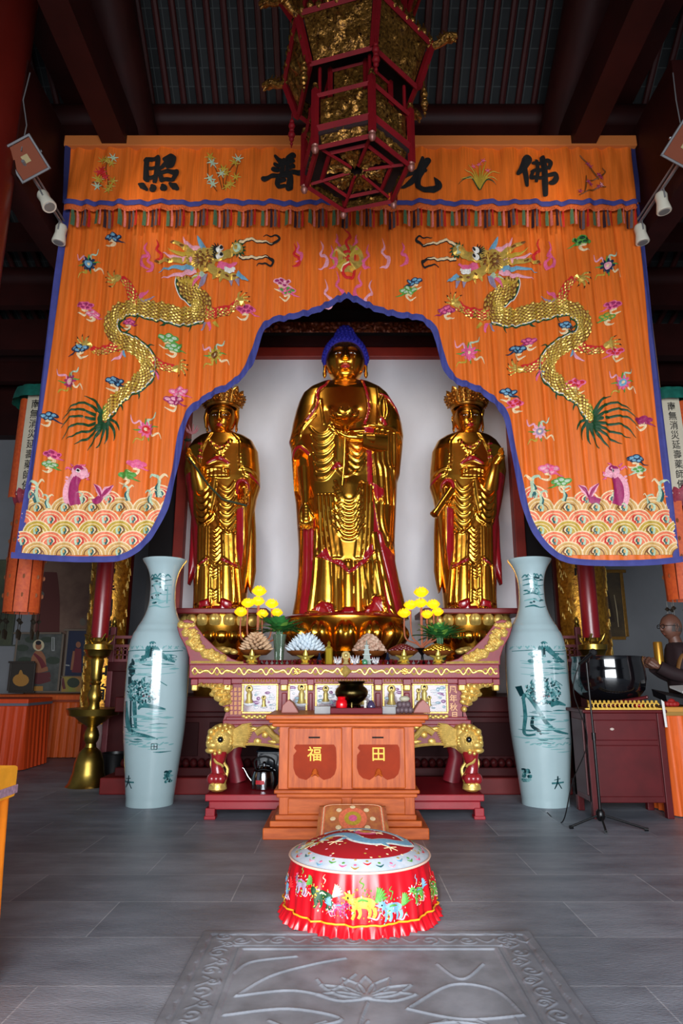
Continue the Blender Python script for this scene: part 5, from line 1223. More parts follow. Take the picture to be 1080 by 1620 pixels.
# apron and lion legs
RPNK = mat('lion_leg_red', (150, 32, 38), 0.3, 0, var=0.2, vscale=8, coat=.4)
for s, X in ((1, lambda x: x), (-1, lambda x: 1090 - x)):
    ap = [(352, 1146), (545, 1146), (545, 1189), (520, 1186), (490, 1184), (450, 1183), (425, 1179), (400, 1177), (385, 1178), (370, 1182), (362, 1188), (352, 1190)]
    m = MB(); m.prism([(X(a), b) for a, b in ap][::s], lambda x, y: Q(x, y, -.03), lambda x, y: Q(x, y, .05)); m.build('apron', RW, alt, smooth=False)
    m = MB(); m.tube([Q(X(a), b, -.04) for a, b in resample(ap[2:], 40)], 0.014, 6); random.seed(8)
    for k in range(13):      # mane flames sweeping inward
        y = 1149 + k * 2.6; m.tube([Q(X(368), 1158 + k * 1.6, -.07), Q(X(384), y - 1, -.07), Q(X(402 - abs(k - 3) * 1.5), y - 5 + k * .6, -.05)], [.022, .018, .004], 8)
    for k in range(26):
        x, y = random.uniform(398, 540), random.uniform(1150, 1174); m.ball(Q(X(x), y, -.04), random.uniform(.02, .04), 8, 6, (random.uniform(1, 2.2), .45, random.uniform(.6, 1)))
    m.tube([Q(X(a), b, -.06) for a, b in resample([(405, 1160), (420, 1152), (432, 1164), (448, 1172), (470, 1160), (500, 1170), (530, 1160)], 40)], [.03] * 40, 8)
    m.build('gilt_apron_carving', GOLDP, alt)
    # lion head
    lg = MB()
    prof = [(350, 1152, .06), (345, 1166, .12), (343, 1180, .13), (340, 1190, .10)]
    lg.ball(Q(X(350), 1170, -.03), 0.13, 20, 14, (1.05, 1.0, 1.1)); lg.ball(Q(X(337), 1178, -.10), 0.06, 14, 10, (1.1, 1.2, .8)); lg.ball(Q(X(334), 1187, -.09), 0.05, 12, 8, (1.1, 1.1, .6)); lg.ball(Q(X(360), 1160, -.03), 0.09, 14, 10)
    for x, y, r in ((334, 1158, .032), (330, 1175, .026), (335, 1173, .024), (341, 1152, .022), (348, 1149, .022), (356, 1148, .022), (330, 1167, .02), (352, 1156, .02), (358, 1153, .018), (364, 1150, .018), (338, 1176, .018), (347, 1190, .022), (340, 1192, .018)): lg.ball(Q(X(x), y, -.13), r, 9, 7)
    for k in range(14):
        a = k * 0.4 - 1.2; lg.ball(Q(X(350 + 15 * math.cos(a)), 1172 + 12 * math.sin(a), -.10), 0.022, 8, 6)
    for k in range(10): a = k * .62; lg.ball(Q(X(348.5 + 6.5 * math.cos(a)), 1170 + 6.5 * math.sin(a), -.15), 0.012, 7, 5)
    hd = lg.build('lion_head', GOLDP, alt)
    m = MB(); m.ball(Q(X(348.5), 1170, -.155), 0.028, 14, 10); m.build('glass_eye', mat('black_glass', (12, 16, 20), 0.08, coat=1), hd)
    m = MB(); pts = [(346, 1188), (345, 1200), (343, 1212), (345, 1224), (348, 1236)]; m.tube([Q(X(a), b, -.06) for a, b in resample(pts, 16)], [.085, .08, .075, .07, .066, .062, .058, .056, .056, .058, .06, .062, .066, .07, .072, .075], 16)
    for dx in (-8, -1, 6): m.ball(Q(X(343 + dx), 1232, -.11), 0.046, 12, 8, (1, 1.1, 1.1))
    m.build('lion_leg', RPNK, alt)
    m = MB(); m.tube([Q(X(a), b, -.145) for a, b in resample([(338, 1200), (342, 1206), (350, 1210), (353, 1214)], 12)], [.004, .008, .01, .012, .012, .012, .011, .01, .01, .01, .012, .004], 6)
    m.tube([Q(X(a), b, -.03) for a, b in resample([(337, 1198), (334, 1208), (337, 1220), (333, 1228)], 12)], .016, 6); m.tube([Q(X(a), b, -.03) for a, b in resample([(357, 1192), (354, 1206), (360, 1218), (354, 1240)], 12)], .014, 6)
    for dx in (-7, -1, 5): m.ball(Q(X(343 + dx), 1241, -.13), 0.024, 8, 6, (1, 1, .8))
    m.lathe([(.05, PTOP - Q(343, 1250).z), (.085, PTOP + .02 - Q(343, 1250).z), (.075, .06)], Q(X(344), 1250, -.08), 16); m.build('gilt_leg_trim', GOLDP, alt)
    m = MB(); p = at(X(375), 1200, AL + .55); m.tube([(p.x, p.y, zat(1146, AL)), (p.x, p.y, 0.7), (p.x - s * .04, p.y, 0.45), (p.x + s * .02, p.y, PTOP)], [.1, .09, .075, .09], 14); m.build('rear_leg', RW, alt)

# ---- offering box
WD = mat('orange_wood', (204, 98, 34), 0.45, 0, col2=(164, 68, 20), vscale=5, stretch=(6, 6, .8), spec=.3)
WDH = mat('orange_wood_horizontal', (206, 100, 38), 0.45, 0, col2=(168, 72, 22), vscale=5, stretch=(.8, 6, 6), spec=.3)
WDD = mat('stained_cartouche', (150, 46, 10), 0.6, 0, var=.12, vscale=8, spec=.15)
BXD = 5.62
box = thing('offering_box', 'orange wooden offering box with two coin slots and yellow characters', 'box', (0.05, 5.9, 0))
m = MB()
B(m, 441, 656, 1148, 1252, BXD + .06, 0.5); B(m, 441, 656, 1258, 1296, BXD + .05, 0.5); m.build('body', WD, box, smooth=False, bevel=.004)
m = MB(); B(m, 420, 678, 1131, 1139, BXD - .07, .72); B(m, 425, 673, 1139, 1144, BXD - .04, .66); B(m, 430, 668, 1144, 1150, BXD, .6); m.build('top_moulding', WDH, box, smooth=False, bevel=.01)
m = MB(); B(m, 433, 664, 1250, 1256, BXD, .6); B(m, 437, 660, 1256, 1262, BXD + .03, .55); m.build('middle_moulding', WDH, box, smooth=False, bevel=.008)
m = MB(); a, b = at(415, 1320, BXD - .03).x, at(679, 1320, BXD - .03).x
m.bx(a, b, BXD - .03, BXD + .68, 0.0, 0.085); m.bx(a + .05, b - .05, BXD - .0, BXD + .64, 0.085, 0.13); m.bx(a + .09, b - .09, BXD + .02, BXD + .6, .13, .17); m.build('plinth', WDH, box, smooth=False, bevel=.008)
for x0, x1 in ((455, 541), (556, 641)):
    m = MB(); B(m, x0, x1, 1151, 1248, BXD + .035, .04); pn = m.build('panel', WD, box, smooth=False, bevel=.01)
    m = MB(); B(m, x0, x1, 1263, 1289, BXD + .03, .04); m.build('lower_panel', WDH, box, smooth=False, bevel=.008)
    cx = (x0 + x1) / 2; m = MB()
    ct = [(-29, -21), (-33, -26), (-30, -31), (30, -31), (33, -26), (34, -14), (34, 6), (31, 16), (25, 22), (14, 25), (8, 21), (6, 18), (-6, 18), (-8, 21), (-14, 25), (-25, 22), (-31, 16), (-34, 6), (-34, -14)]
    q = [(cx + a, 1209 + b) for a, b in ct]; m.prism(q[::-1], lambda x, y: at(x, y, BXD + .027), lambda x, y: at(x, y, BXD + .04)); m.build('cartouche', WDD, pn, smooth=False)
    m = MB(); m.tube([at(cx, 1216, BXD + .02), at(cx, 1223, BXD + .02)], [.012, .03], 8); m.tube([at(cx - 6, 1228, BXD + .02), at(cx, 1222, BXD + .015), at(cx + 6, 1228, BXD + .02)], [.008, .016, .008], 8); m.build('carved_bud', WD, pn)
    m = MB(); B(m, cx - 10, cx + 8, 1165.5, 1168, BXD + .032, .01); m.build('coin_slot', mat('slot_black', (16, 10, 8), .9), pn, smooth=False)
    V_, F_ = text_geo('福' if x0 < 500 else '田', 0.012); m = MB(); txt(m, V_, F_, at(cx - (1 if x0 < 500 else 0), 1193, BXD + .025), 0.118, 0.004)
    m.build('character', mat('yellow_paint', (250, 190, 40), .5), pn, smooth=False)
BTOP = zat(1131, BXD - .07)
def on(x, y_base, D, top):  # base point on a surface
    return Vector((at(x, y_base, D).x, D, top))

# things on the offering box
def obj1(name, label, cat, mb, m, group=None, **k):
    o = mb.build(name, m, None, **k); return tag(o, label, cat, group)
m = MB(); c = on(563, 1126, 5.85, BTOP); w_ = .235
m.bx(c.x - w_, c.x + w_, 5.72, 6.0, BTOP, BTOP + .012)
for a, b, e_, f_ in ((c.x - w_, c.x + w_, 5.715, 5.73), (c.x - w_, c.x + w_, 5.99, 6.005), (c.x - w_ - .012, c.x - w_ + .004, 5.715, 6.005), (c.x + w_ - .004, c.x + w_ + .012, 5.715, 6.005)): m.bx(a, b, e_, f_, BTOP, BTOP + .045)
obj1('offering_tray', 'dark crimson tray holding the bronze censer on the offering box', 'tray', m, mat('crimson_tray', (104, 8, 26), .55, spec=.2), smooth=False, bevel=.004)
TZ = BTOP + .012
cen = thing('incense_burner', 'round aged bronze incense burner on the crimson tray', 'incense burner', on(556, 1120, 5.88, TZ)); c = cen.location
m = MB(); BR = mat('dark_bronze', (92, 78, 42), 0.28, 1.0, col2=(44, 36, 22), vscale=10)
m.lathe([(0.0, .06), (.06, .062), (.10, .085), (.135, .125), (.142, .155), (.13, .185), (.105, .205), (.10, .222), (.118, .24), (.122, .247), (.10, .25), (.09, .23), (.06, .2), (0, .2)], c, 40, cap=False); m.build('bowl', BR, cen)
m = MB(); m.lathe([(.06, .04), (.075, .05), (.07, .065)], c, 24); m.build('base', BR, cen)
for k in range(3):
    a = -PI / 2 + k * 2 * PI / 3; m = MB(); m.tube([(c[0] + .06 * math.cos(a), c[1] + .06 * math.sin(a), c[2] + .07), (c[0] + .075 * math.cos(a), c[1] + .075 * math.sin(a), c[2] + .03), (c[0] + .07 * math.cos(a), c[1] + .07 * math.sin(a), c[2])], [.022, .016, .013], 10); m.build('leg', BR, cen)
m = MB(); c = on(540, 1122, 5.78, TZ); m.lathe([(.03, 0), (.045, .02), (.05, .06), (.044, .09), (.032, .1), (.036, .115), (.03, .122), (0, .125)], c, 24)
obj1('oil_jar', 'small bright red jar in front of the bronze incense burner', 'jar', m, mat('bright_red_plastic', (220, 10, 24), .25, coat=.3))
m = MB(); c = on(578, 1122, 5.78, TZ); m.ball(c + Vector((0, 0, .014)), .02, 10, 7, (1.5, 1, .7)); m.tube([c + Vector((0, 0, .01)), c + Vector((-.004, 0, .05)), c + Vector((0, 0, .07))], [.012, .01, .012], 8); m.ball(c + Vector((-.002, 0, .082)), .014, 10, 8); m.tube([c + Vector((.01, 0, .01)), c + Vector((.05, 0, .012))], .009, 8)
obj1('porcelain_figurine', 'tiny white figurine on the crimson tray', 'figurine', m, mat('white_glaze', (230, 224, 214), .25, coat=.4))
m = MB(); c = on(587, 1122, 5.82, TZ); m.lathe([(.018, 0), (.034, .02), (.038, .045), (.028, .07), (.014, .082), (.02, .09)], c, 20); obj1('violet_jar', 'tiny dark violet jar beside the white figurine', 'jar', m, mat('violet_glaze', (70, 60, 90), .2, coat=.4))
m = MB(); c = on(597, 1122, 5.80, TZ); m.lathe([(.012, 0), (.014, .012), (.035, .024), (.038, .03), (.0, .02)], c, 20, cap=False); obj1('offering_dish', 'tiny mauve dish at the right end of the crimson tray', 'dish', m, mat('mauve_glaze', (150, 120, 140), .2, coat=.4))
AC = mat('frosted_acrylic', (206, 206, 206), .3, trans=.6, ior=1.2)
m = MB(); c = on(615, 1130, 5.72, BTOP); m.box((c.x, c.y, BTOP + .03), (.11, .08, .06)); obj1('acrylic_stand', 'frosted acrylic stand right of the crimson tray', 'stand', m, AC, smooth=False, bevel=.004)
m = MB(); c = on(510, 1130, 5.74, BTOP); m.box((c.x, c.y, BTOP + .03), (.13, .09, .06)); obj1('acrylic_stand', 'frosted acrylic stand left of the crimson tray', 'stand', m, AC, smooth=False, bevel=.004)
FRU = mat('dusky_fruit', (96, 78, 84), .5, var=.25, vscale=20)
k_ = 0
for r_, (n_, zz) in enumerate(((4, .0), (3, .052))):
    for k in range(n_):
        m = MB(); x = at(629 + k * 6.6 + r_ * 3, 1125, 5.75).x; m.ball((x, 5.75 + .012 * (k % 2), BTOP + .027 + zz * .85), .027, 12, 9); m.tube([(x, 5.75, BTOP + .05 + zz * .85), (x + .003, 5.75, BTOP + .06 + zz * .85)], .003, 5)
        obj1('dark_fruit', ('dusky round fruit in the bottom row of the little pile on the offering box' if r_ == 0 else 'dusky round fruit in the upper row of the little pile on the offering box'), 'fruit', m, FRU, 'fruit piled on the offering box' if r_ == 0 else 'upper fruit on the offering box')
m = MB(); x = at(640, 1113, 5.74).x; m.ball((x, 5.75, BTOP + .118), .034, 12, 9, (1.3, 1, .7)); obj1('pale_bun', 'pale round bun on top of the dusky fruit pile', 'bun', m, mat('pale_bun', (190, 184, 160), .6))
for sx, lab in ((458, 'left'), (668, 'right')):
    m = MB(); a = at(sx - 14, 1130, 5.76).x; b = at(sx + 14, 1130, 5.76).x; f = 1 if lab == 'left' else -1; mx_ = (a + b) / 2; hw = (b - a) / 2
    pl = [(-1, 0), (1, 0), (.75, .3), (.3, .75), (-.2, 1.0), (-.9, .55)]
    q = [(mx_ + f * p[0] * hw, BTOP + p[1] * .11) for p in pl]
    m.prism(q if f > 0 else q[::-1], lambda x, z: (x, 5.80, z), lambda x, z: (x, 5.95, z)); m.mi = [0] * len(m.f)
    obj1('incense_block', 'muted terracotta wedge shaped block at the %s end of the offering box top' % lab, 'block', m, mat('terracotta', (158, 92, 82), .5), smooth=False, bevel=.006)

# things on the altar
AZ = ATOP
def heap(name, label, x, D, w, kind, mpile, mplate, hgt, n, seed, stand=0.14, pile_cat='offerings', grp=None, plabel=None):
    """footed plate with its pile"""
    c = on(x, 1050, D, AZ); pz = AZ + stand; r = w / 2
    t = thing('offering_plate', plabel, 'plate', c, 'offering plates on the altar')
    m = MB(); m.lathe([(r * .35, 0.0), (r * .3, .02), (r * .22, stand * .5), (r * .3, stand - .035)], c, 20); m.build('foot', REDL, t)
    m = MB(); m.lathe([(r * .2, -.04), (r * .7, -.035), (r * .98, .0), (r * 1.02, .012), (r * .9, .01), (0, -.01)], (c.x, c.y, pz), 40, cap=False); m.build('dish', mplate, t)
    random.seed(seed)
    for k in range(n):
        q = (k + .5) / n; a = k * 2.39996; rad = math.sqrt(1 - q) * r * .88 if kind != 'flat' else math.sqrt(random.random()) * r * .85
        zz = pz + .01 + hgt * (1 - (rad / (r * .9)) ** 1.6); px, py = c.x + rad * math.cos(a), D + rad * math.sin(a) * .8
        m = MB(); s = w * .075
        if kind == 'conch':
            d = Vector((math.cos(a), math.sin(a), .35)).normalized(); p = Vector((px, py, zz)); m.tube([p - d * s * 1.3, p - d * s * .6, p, p + d * s, p + d * s * 1.9], [s * .2, s * .75, s * .9, s * .6, s * .1], 9, squash=.7)
        elif kind == 'bud':
            d = Vector((math.cos(a) * .9, math.sin(a) * .9, .5 + .5 * q)).normalized(); p = Vector((px, py, zz)); m.tube([p - d * s, p, p + d * s * .9, p + d * s * 1.9], [s * .45, s * .8, s * .65, s * .08], 8, squash=.75)
        elif kind == 'round': m.ball((px, py, zz), s * 1.15, 10, 7, (1.25, 1, .8), fn=lambda d: 1 + .12 * math.sin(6 * math.atan2(d[1], d[0])))
        else: m.ball((px, py, zz), s * .8, 8, 6, (1.2, 1, .85))
        obj1(name, label, pile_cat, m, mpile, grp)
PLB = mat('brown_glazed_dish', (120, 66, 28), .35, coat=.3)
heap('pastry', 'tan twisted pastry in the tall heap beside the left green plant', 404, 6.75, .31, 'conch', mat('tan_pastry', (222, 184, 146), .55, var=.15, vscale=20), PLB, .17, 70, 1, .13, 'pastry', 'pastries heaped on the altar', 'brown footed plate under the tan pastry heap')
heap('white_sweet', 'pale bluish white pointed sweet in the heap right of the left green plant', 483, 6.68, .37, 'bud', mat('pale_sugar', (216, 228, 236), .5), PLB, .15, 90, 2, .12, 'sweet', 'white sweets heaped on the altar', 'brown footed plate under the bluish white sweets')
heap('seashell_biscuit', 'beige mottled round biscuit in the heap right of the pedestal centre', 584, 6.75, .33, 'round', mat('shell_biscuit', (220, 190, 166), .5, col2=(170, 122, 100), vscale=30), PLB, .16, 55, 3, .12, 'biscuit', 'biscuits heaped on the altar', 'brown footed plate under the beige biscuits')
heap('jujube', 'dark red jujube in the low heap left of the black goblet', 637, 6.68, .30, 'tiny', mat('jujube_skin', (104, 20, 26), .35, coat=.3), PLB, .06, 60, 4, .12, 'fruit', 'jujubes heaped on the altar', 'brown footed plate under the red jujubes')
heap('gold_nugget', 'shiny gold nugget in the low heap in front of the right green plant', 693, 6.66, .30, 'tiny', mat('gold_foil', (226, 176, 60), .25, .9), PLB, .06, 60, 5, .12, 'ornament', 'gold nuggets on the altar', 'brown footed plate under the gold nuggets')
# gilt ingot bowls at the ends
for x, lab in ((352, 'left'), (742, 'right')):
    t = thing('ingot_bowl', 'dark bowl piled with gold ingots near the %s upswept end of the altar' % lab, 'bowl', on(x, 1040, 6.9, AZ)); c = t.location
    m = MB(); m.lathe([(.06, 0), (.12, .03), (.17, .1), (.16, .1), (.0, .06)], c, 24, cap=False); m.build('bowl_body', REDD, t)
    random.seed(3)
    m = MB()
    for k in range(16): a = k * 2.4; r = .13 * math.sqrt(k / 16); m.ball((c.x + r * math.cos(a), c.y + r * math.sin(a), c.z + .12 + .04 * (1 - k / 16)), .036, 9, 6, (1.3, .8, .7))
    m.build('gold_ingots', GOLDP, t)
# gilt lamp holders
def star_lamp(x, lab):
    t = thing('gilt_lamp_holder', lab, 'ornament', on(x, 1050, 6.50, AZ), 'gilt lotus lamp holders along the altar edge'); c = t.location
    m = MB(); m.lathe([(.05, 0), (.055, .012), (.03, .02), (.02, .035)], c, 16); m.build('base', mat('pale_gilding', (226, 200, 96), .35, .7), t)
    for k, (a, l) in enumerate(((PI / 2, .085), (.35, .09), (PI - .35, .09), (-.45, .07), (PI + .45, .07))):
        m = MB(); d = Vector((math.cos(a), -.2, math.sin(a))); s = c + Vector((0, 0, .055)); m.tube([s, s + d * l * .5, s + d * l], [.022, .024, .004], 8, squash=.6); m.build('petal', MATS['pale_gilding'], t)
    m = MB(); m.ball(c + Vector((0, -.02, .06)), .026, 10, 8); m.build('bud', MATS['pale_gilding'], t)
for x, l in ((398, 'pale gilt star shaped lamp holder below the tan pastries'), (483, 'pale gilt star shaped lamp holder below the bluish white sweets'), (639, 'pale gilt star shaped lamp holder below the red jujubes'), (693, 'pale gilt star shaped lamp holder below the gold nuggets')): star_lamp(x, l)
# row of dark red cups
cup = MB(); cup.lathe([(.014, 0), (.016, .004), (.008, .012), (.018, .024), (.023, .04), (.021, .041), (.0, .022)], (0, 0, 0), 14, cap=False)
CUPM = mat('ruby_glass', (90, 18, 22), .12, coat=.6)
skip = (398, 483, 520, 535, 547, 560, 575, 580, 593, 639, 693); first = None
for i, x in enumerate(range(386, 708, 8)):
    if any(abs(x - s) < 7 for s in skip): continue
    if first is None:
        first = cup.build('water_cup', CUPM); tag(first, 'tiny dark red glass cup in the row along the front edge of the altar', 'cup', 'water cups in a row on the altar'); o = first
    else: o = first.copy(); COL.objects.link(o)
    o.location = (at(x, 1050, 6.47).x, 6.47, AZ)
def lobj(prof, x, D, name, lab, cat, mm, n=20, grp=None):
    m = MB(); m.lathe(prof, on(x, 1050, D, AZ), n, cap=False); return obj1(name, lab, cat, m, mm, grp)
o = thing('gold_bottle', 'slender gold octagonal bottle with a pointed stopper', 'bottle', on(520, 1050, 6.50, AZ)); c = o.location
m = MB(); m.lathe([(.036, 0), (.038, .01), (.036, .15), (.028, .165), (0, .166)], c, 8); m.build('bottle_body', mat('yellow_gold', (230, 196, 60), .3, .8), o, angle=20); m = MB(); m.lathe([(.018, .166), (.012, .185), (.02, .195), (.004, .22)], c, 10); m.build('stopper', MATS['yellow_gold'], o)
m = MB(); c = on(547, 1050, 6.50, AZ)
for k in range(12): a = k * PI / 6; m.ball(c + Vector((.03 * math.cos(a), 0, .085 + .03 * math.sin(a))), .014, 8, 6)
m.ball(c + Vector((0, -.01, .085)), .024, 10, 8); m.lathe([(.035, 0), (.02, .03), (.03, .045)], c, 14)
obj1('gilt_flower_ornament', 'cream gold flower ornament right of the gold bottle', 'ornament', m, mat('cream_gold', (220, 196, 130), .4, .5))
CRY = mat('crystal', (220, 216, 220), .08, trans=.5, coat=.5)
for x, lab, s in ((534, 'clear crystal lotus between the gold bottle and the gilt flower', 1.0), (561, 'clear crystal lotus right of the gilt flower ornament', 1.15), (594, 'pinkish crystal lotus right of the jade tower', .9)):
    m = MB(); c = on(x, 1050, 6.50, AZ)
    for ring in range(2):
        for k in range(8):
            a = 2 * PI * (k + ring * .5) / 8; r = .03 * s; m.tube([c + Vector((0, 0, .015)), c + Vector((r * math.cos(a), r * math.sin(a), .02 + ring * .02 * s)), c + Vector((1.3 * r * math.cos(a), 1.3 * r * math.sin(a), .045 * s + ring * .03 * s))], [.006, .013 * s, .002], 6)
    m.lathe([(.02, 0), (.018, .012), (0, .015)], c, 10); obj1('crystal_lotus', lab, 'ornament', m, CRY)
m = MB(); c = on(580, 1050, 6.55, AZ)
for z0_, s in ((0, 1.0), (.05, .8), (.095, .62), (.135, .42)): m.box((c.x, c.y, AZ + z0_ + .02), (.085 * s, .07 * s, .04), top=.8); m.box((c.x, c.y, AZ + z0_ + .044), (.1 * s, .085 * s, .01))
m.lathe([(.01, .17), (.004, .23)], c, 8); obj1('stone_tower', 'small grey green tiered stone tower among the cups', 'tower', m, mat('grey_jade', (138, 150, 140), .4), smooth=False)
lobj([(0.0, 0), (.022, .0), (.028, .02), (.02, .04), (.0, .05)], 577, 6.46, 'jade_ball', 'small green jade ball in front of the grey stone tower', 'ball', mat('green_jade', (70, 140, 100), .2, coat=.4))
for x, lab in ((505, 'small dark blue bottle left of the gold bottle'), (613, 'small dark blue bottle left of the red jujube heap')):
    lobj([(0.0, 0), (.025, 0), (.028, .05), (.012, .08), (.01, .11), (.014, .115), (0, .116)], x, 6.6, 'dark_bottle', lab, 'bottle', mat('blue_black_glass', (22, 30, 48), .12, coat=.6))
# lotus lamps: copper stems carrying glowing yellow lotus heads
YL = mat('lit_yellow_lotus', (255, 214, 20), .5, emit=0.55); COP = mat('copper_tube', (190, 110, 80), .4, .4); BKG = mat('black_metal', (16, 16, 18), .35, .3)
def lotus_lamp(heads, bx, lab, base=True):
    t = thing('lotus_lamp', lab, 'lamp', on(bx, 1050, 7.02, AZ), 'yellow lotus lamps on the altar'); c = t.location
    m = MB(); m.lathe([(.065, 0), (.06, .012), (.015, .05), (.012, .10), (.03, .125), (.085, .17), (.08, .172), (.02, .14)], c, 24, cap=False); m.build('goblet_base', BKG, t)
    hub = c + Vector((0, 0, .17))
    for x, y, r in heads:
        p = at(x, y, 7.02); rr = r * 7.02 / 1050 * 1.02; m = MB()
        b = p + Vector((0, 0, -rr * .9)); dx = b.x - hub.x
        m.tube([tuple(q) for q in resample([tuple(hub), (hub.x + dx * .35, hub.y, hub.z + .05), (hub.x + dx * .95, hub.y, hub.z + (b.z - hub.z) * .35), tuple(b)], 18)], .0085, 8); m.build('stem', COP, t)
        m = MB()
        for ring, (tilt, n_, sc_) in enumerate(((.15, 6, 1.0), (.5, 8, 1.0), (.9, 9, .92))):
            for k in range(n_):
                a = 2 * PI * (k + ring * .5) / n_; rows = []
                for i in range(6):
                    tt = i / 5; rad = rr * (.25 + .85 * math.sin(tilt) * min(1, tt * 1.6) + .25 * math.sin(PI * tt)); z_ = rr * (-.75 + 1.6 * tt * sc_ * math.cos(tilt * .7)); wv = rr * .42 * math.sin(PI * (.18 + .78 * tt))
                    rows.append([(p.x + rad * math.cos(a) - u * wv * math.sin(a), p.y + rad * math.sin(a) + u * wv * math.cos(a), p.z + z_ + abs(u) * -.02 * 0) for u in (-1, 0, 1)])
                m.grid(rows)
        m.ball(p + Vector((0, 0, -rr * .2)), rr * .55, 10, 8); m.build('lotus_head', YL, t, angle=80)
lotus_lamp([(410, 935, 10), (392, 954, 9), (408, 951, 9), (430, 955, 9), (381, 968, 9), (415, 971, 8), (438, 969, 8)], 407, 'seven headed yellow lotus lamp behind the tan pastries at left')
lotus_lamp([(666, 937, 10), (649, 957, 9), (665, 954, 9), (685, 956, 9), (639, 970, 9), (675, 972, 8), (692, 968, 8)], 668, 'seven headed yellow lotus lamp on the black goblet at right')
# leafy plants
LEAF = mat('plant_leaf', (56, 124, 58), .45, var=.35, vscale=10, coat=.2); LEAFL = mat('young_leaf', (140, 190, 80), .4)
def plant(x, lab, vase, cy):
    t = thing('potted_bouquet', lab, 'plant', on(x, 1050, 7.0, AZ), 'green bouquets on the altar'); c = t.location
    gl = mat('cut_glass', (150, 176, 150), .08, trans=.7, coat=.5) if vase else mat('green_vase', (60, 84, 60), .3, coat=.3)
    m = MB(); m.lathe([(.045, 0), (.05, .01), (.045, .03), (.05, .16), (.062, .27), (.07, .31), (.064, .312), (.045, .16), (.035, .04), (0, .03)] if vase else [(.04, 0), (.055, .06), (.05, .14), (.03, .2), (.034, .22), (.02, .2)], c, 24, cap=False, fn=(lambda r, z, a: r * (1 + .05 * math.cos(12 * a))) if vase else None); m.build('vase', gl, t)
    random.seed(int(x)); z0_ = .27 if vase else .2
    m = MB()
    for k in range(9): a = k * 2.4; m.tube([c + Vector((.02 * math.cos(a), .02 * math.sin(a), .06 if vase else .14)), c + Vector((.03 * math.cos(a), .03 * math.sin(a), z0_ + .08))], .007, 6)
    m.build('stems', mat('stem_green', (50, 110, 60), .5), t)
    tops = MB(); lt_ = MB(); base = c + Vector((0, 0, z0_))
    for k in range(170):
        a = random.uniform(0, 2 * PI); el = random.uniform(.25, 1.4); L = random.uniform(.15, .27) * (1.0 if el < 1 else .8)
        d = Vector((math.cos(a) * math.cos(el) * 1.0, math.sin(a) * math.cos(el) * .8, math.sin(el) * .95)); s0 = base + d * .06 + Vector((0, 0, .05)); side = d.cross(Vector((0, 0, 1))).normalized() if abs(d.z) < .98 else Vector((1, 0, 0)); nn = side.cross(d).normalized()
        rows = []
        for i in range(6):
            tt = i / 5; w_ = .034 * math.sin(PI * (.08 + .9 * tt)) ; pp = s0 + d * L * tt + Vector((0, 0, -.06 * tt * tt)); rows.append([pp - side * w_ + nn * .006, pp, pp + side * w_ + nn * .006])
        (lt_ if k % 7 == 0 else tops).grid(rows)
    tops.build('leaves', LEAF, t, angle=80); lt_.build('young_leaves', LEAFL, t, angle=80)
plant(441, 'green lily bouquet in a fluted glass vase between the pastries and the white sweets', True, 0)
plant(697, 'green lily bouquet behind the gold nuggets on the right', False, 0)

# kettle and black case on the platform
kt = thing('kettle', 'shiny steel kettle with a red label under the altar table', 'kettle', on(417, 1247, 6.62, PTOP)); c = kt.location
CH_ = mat('polished_steel', (150, 152, 156), .12, 1.0)
m = MB(); m.lathe([(.09, 0), (.118, .01), (.12, .1), (.105, .16), (.07, .185), (.0, .19)], c, 36); m.build('kettle_body', CH_, kt)
m = MB(); m.lathe([(.06, .183), (.05, .2), (.01, .21), (.012, .225), (.02, .235), (.0, .245)], c, 20, cap=False); m.build('lid', CH_, kt)
m = MB(); m.tube([c + Vector((-.10, 0, .05)), c + Vector((-.15, 0, .11)), c + Vector((-.19, 0, .18)), c + Vector((-.205, 0, .185))], [.022, .016, .011, .011], 10); m.build('spout', CH_, kt)
m = MB(); m.tube([tuple(q) for q in resample([tuple(c + Vector((-.08, 0, .17))), tuple(c + Vector((-.09, 0, .25))), tuple(c + Vector((0, 0, .285))), tuple(c + Vector((.09, 0, .25))), tuple(c + Vector((.08, 0, .17)))], 20)], .009, 8); m.build('handle', BKG, kt)
m = MB(); rows = [[(c.x + .1215 * math.cos(a), c.y + .1215 * math.sin(a), c.z + z) for a in np.linspace(-PI / 2 - .55, -PI / 2 + .15, 8)] for z in (.055, .09)]; m.grid(rows); m.build('red_label', mat('label_red', (190, 40, 50), .5), kt)
m = MB(); c = on(424, 1240, 6.95, PTOP); m.box((c.x + .05, c.y, PTOP + .15), (.3, .3, .3)); m.box((c.x + .05, c.y - .0, PTOP + .31), (.32, .32, .02)); obj1('black_case', 'glossy black case behind the kettle under the altar', 'case', m, mat('glossy_black', (18, 24, 32), .15, coat=.5), smooth=False, bevel=.01)

# ---- kneeling stool under a red satin cover
ks = thing('kneeling_stool', 'round kneeling stool under a red satin cover embroidered with a blue dragon and lions', 'stool', (0.10, 4.0, 0)); c = Vector((0.10, 4.0, 0))
SAT = mat('red_satin', (186, 10, 26), 0.34, 0.0, var=.1, vscale=4, sheen=.3)
H0 = .29
def stool_r(z, a):
    t = 1 - z / H0
    f = .010 * math.sin(a * 19 + 2 * math.sin(a * 3)) + .007 * math.sin(a * 37 + 1.3)
    return .368 + .022 * math.sin(min(1, t * 1.5) * PI / 2) + .015 * t + f * (.15 + t * .9)
m = MB(); rows = []
for i in range(25):
    z = H0 - .006 - (H0 - .03) * i / 24; rows.append([(c.x + stool_r(z, a) * math.cos(a), c.y + stool_r(z, a) * math.sin(a), z) for a in np.linspace(0, 2 * PI, 240, endpoint=False)])
m.grid(rows[::-1], closed_u=True); sk = m.build('skirt', SAT, ks, angle=180)
m = MB(); rows = []
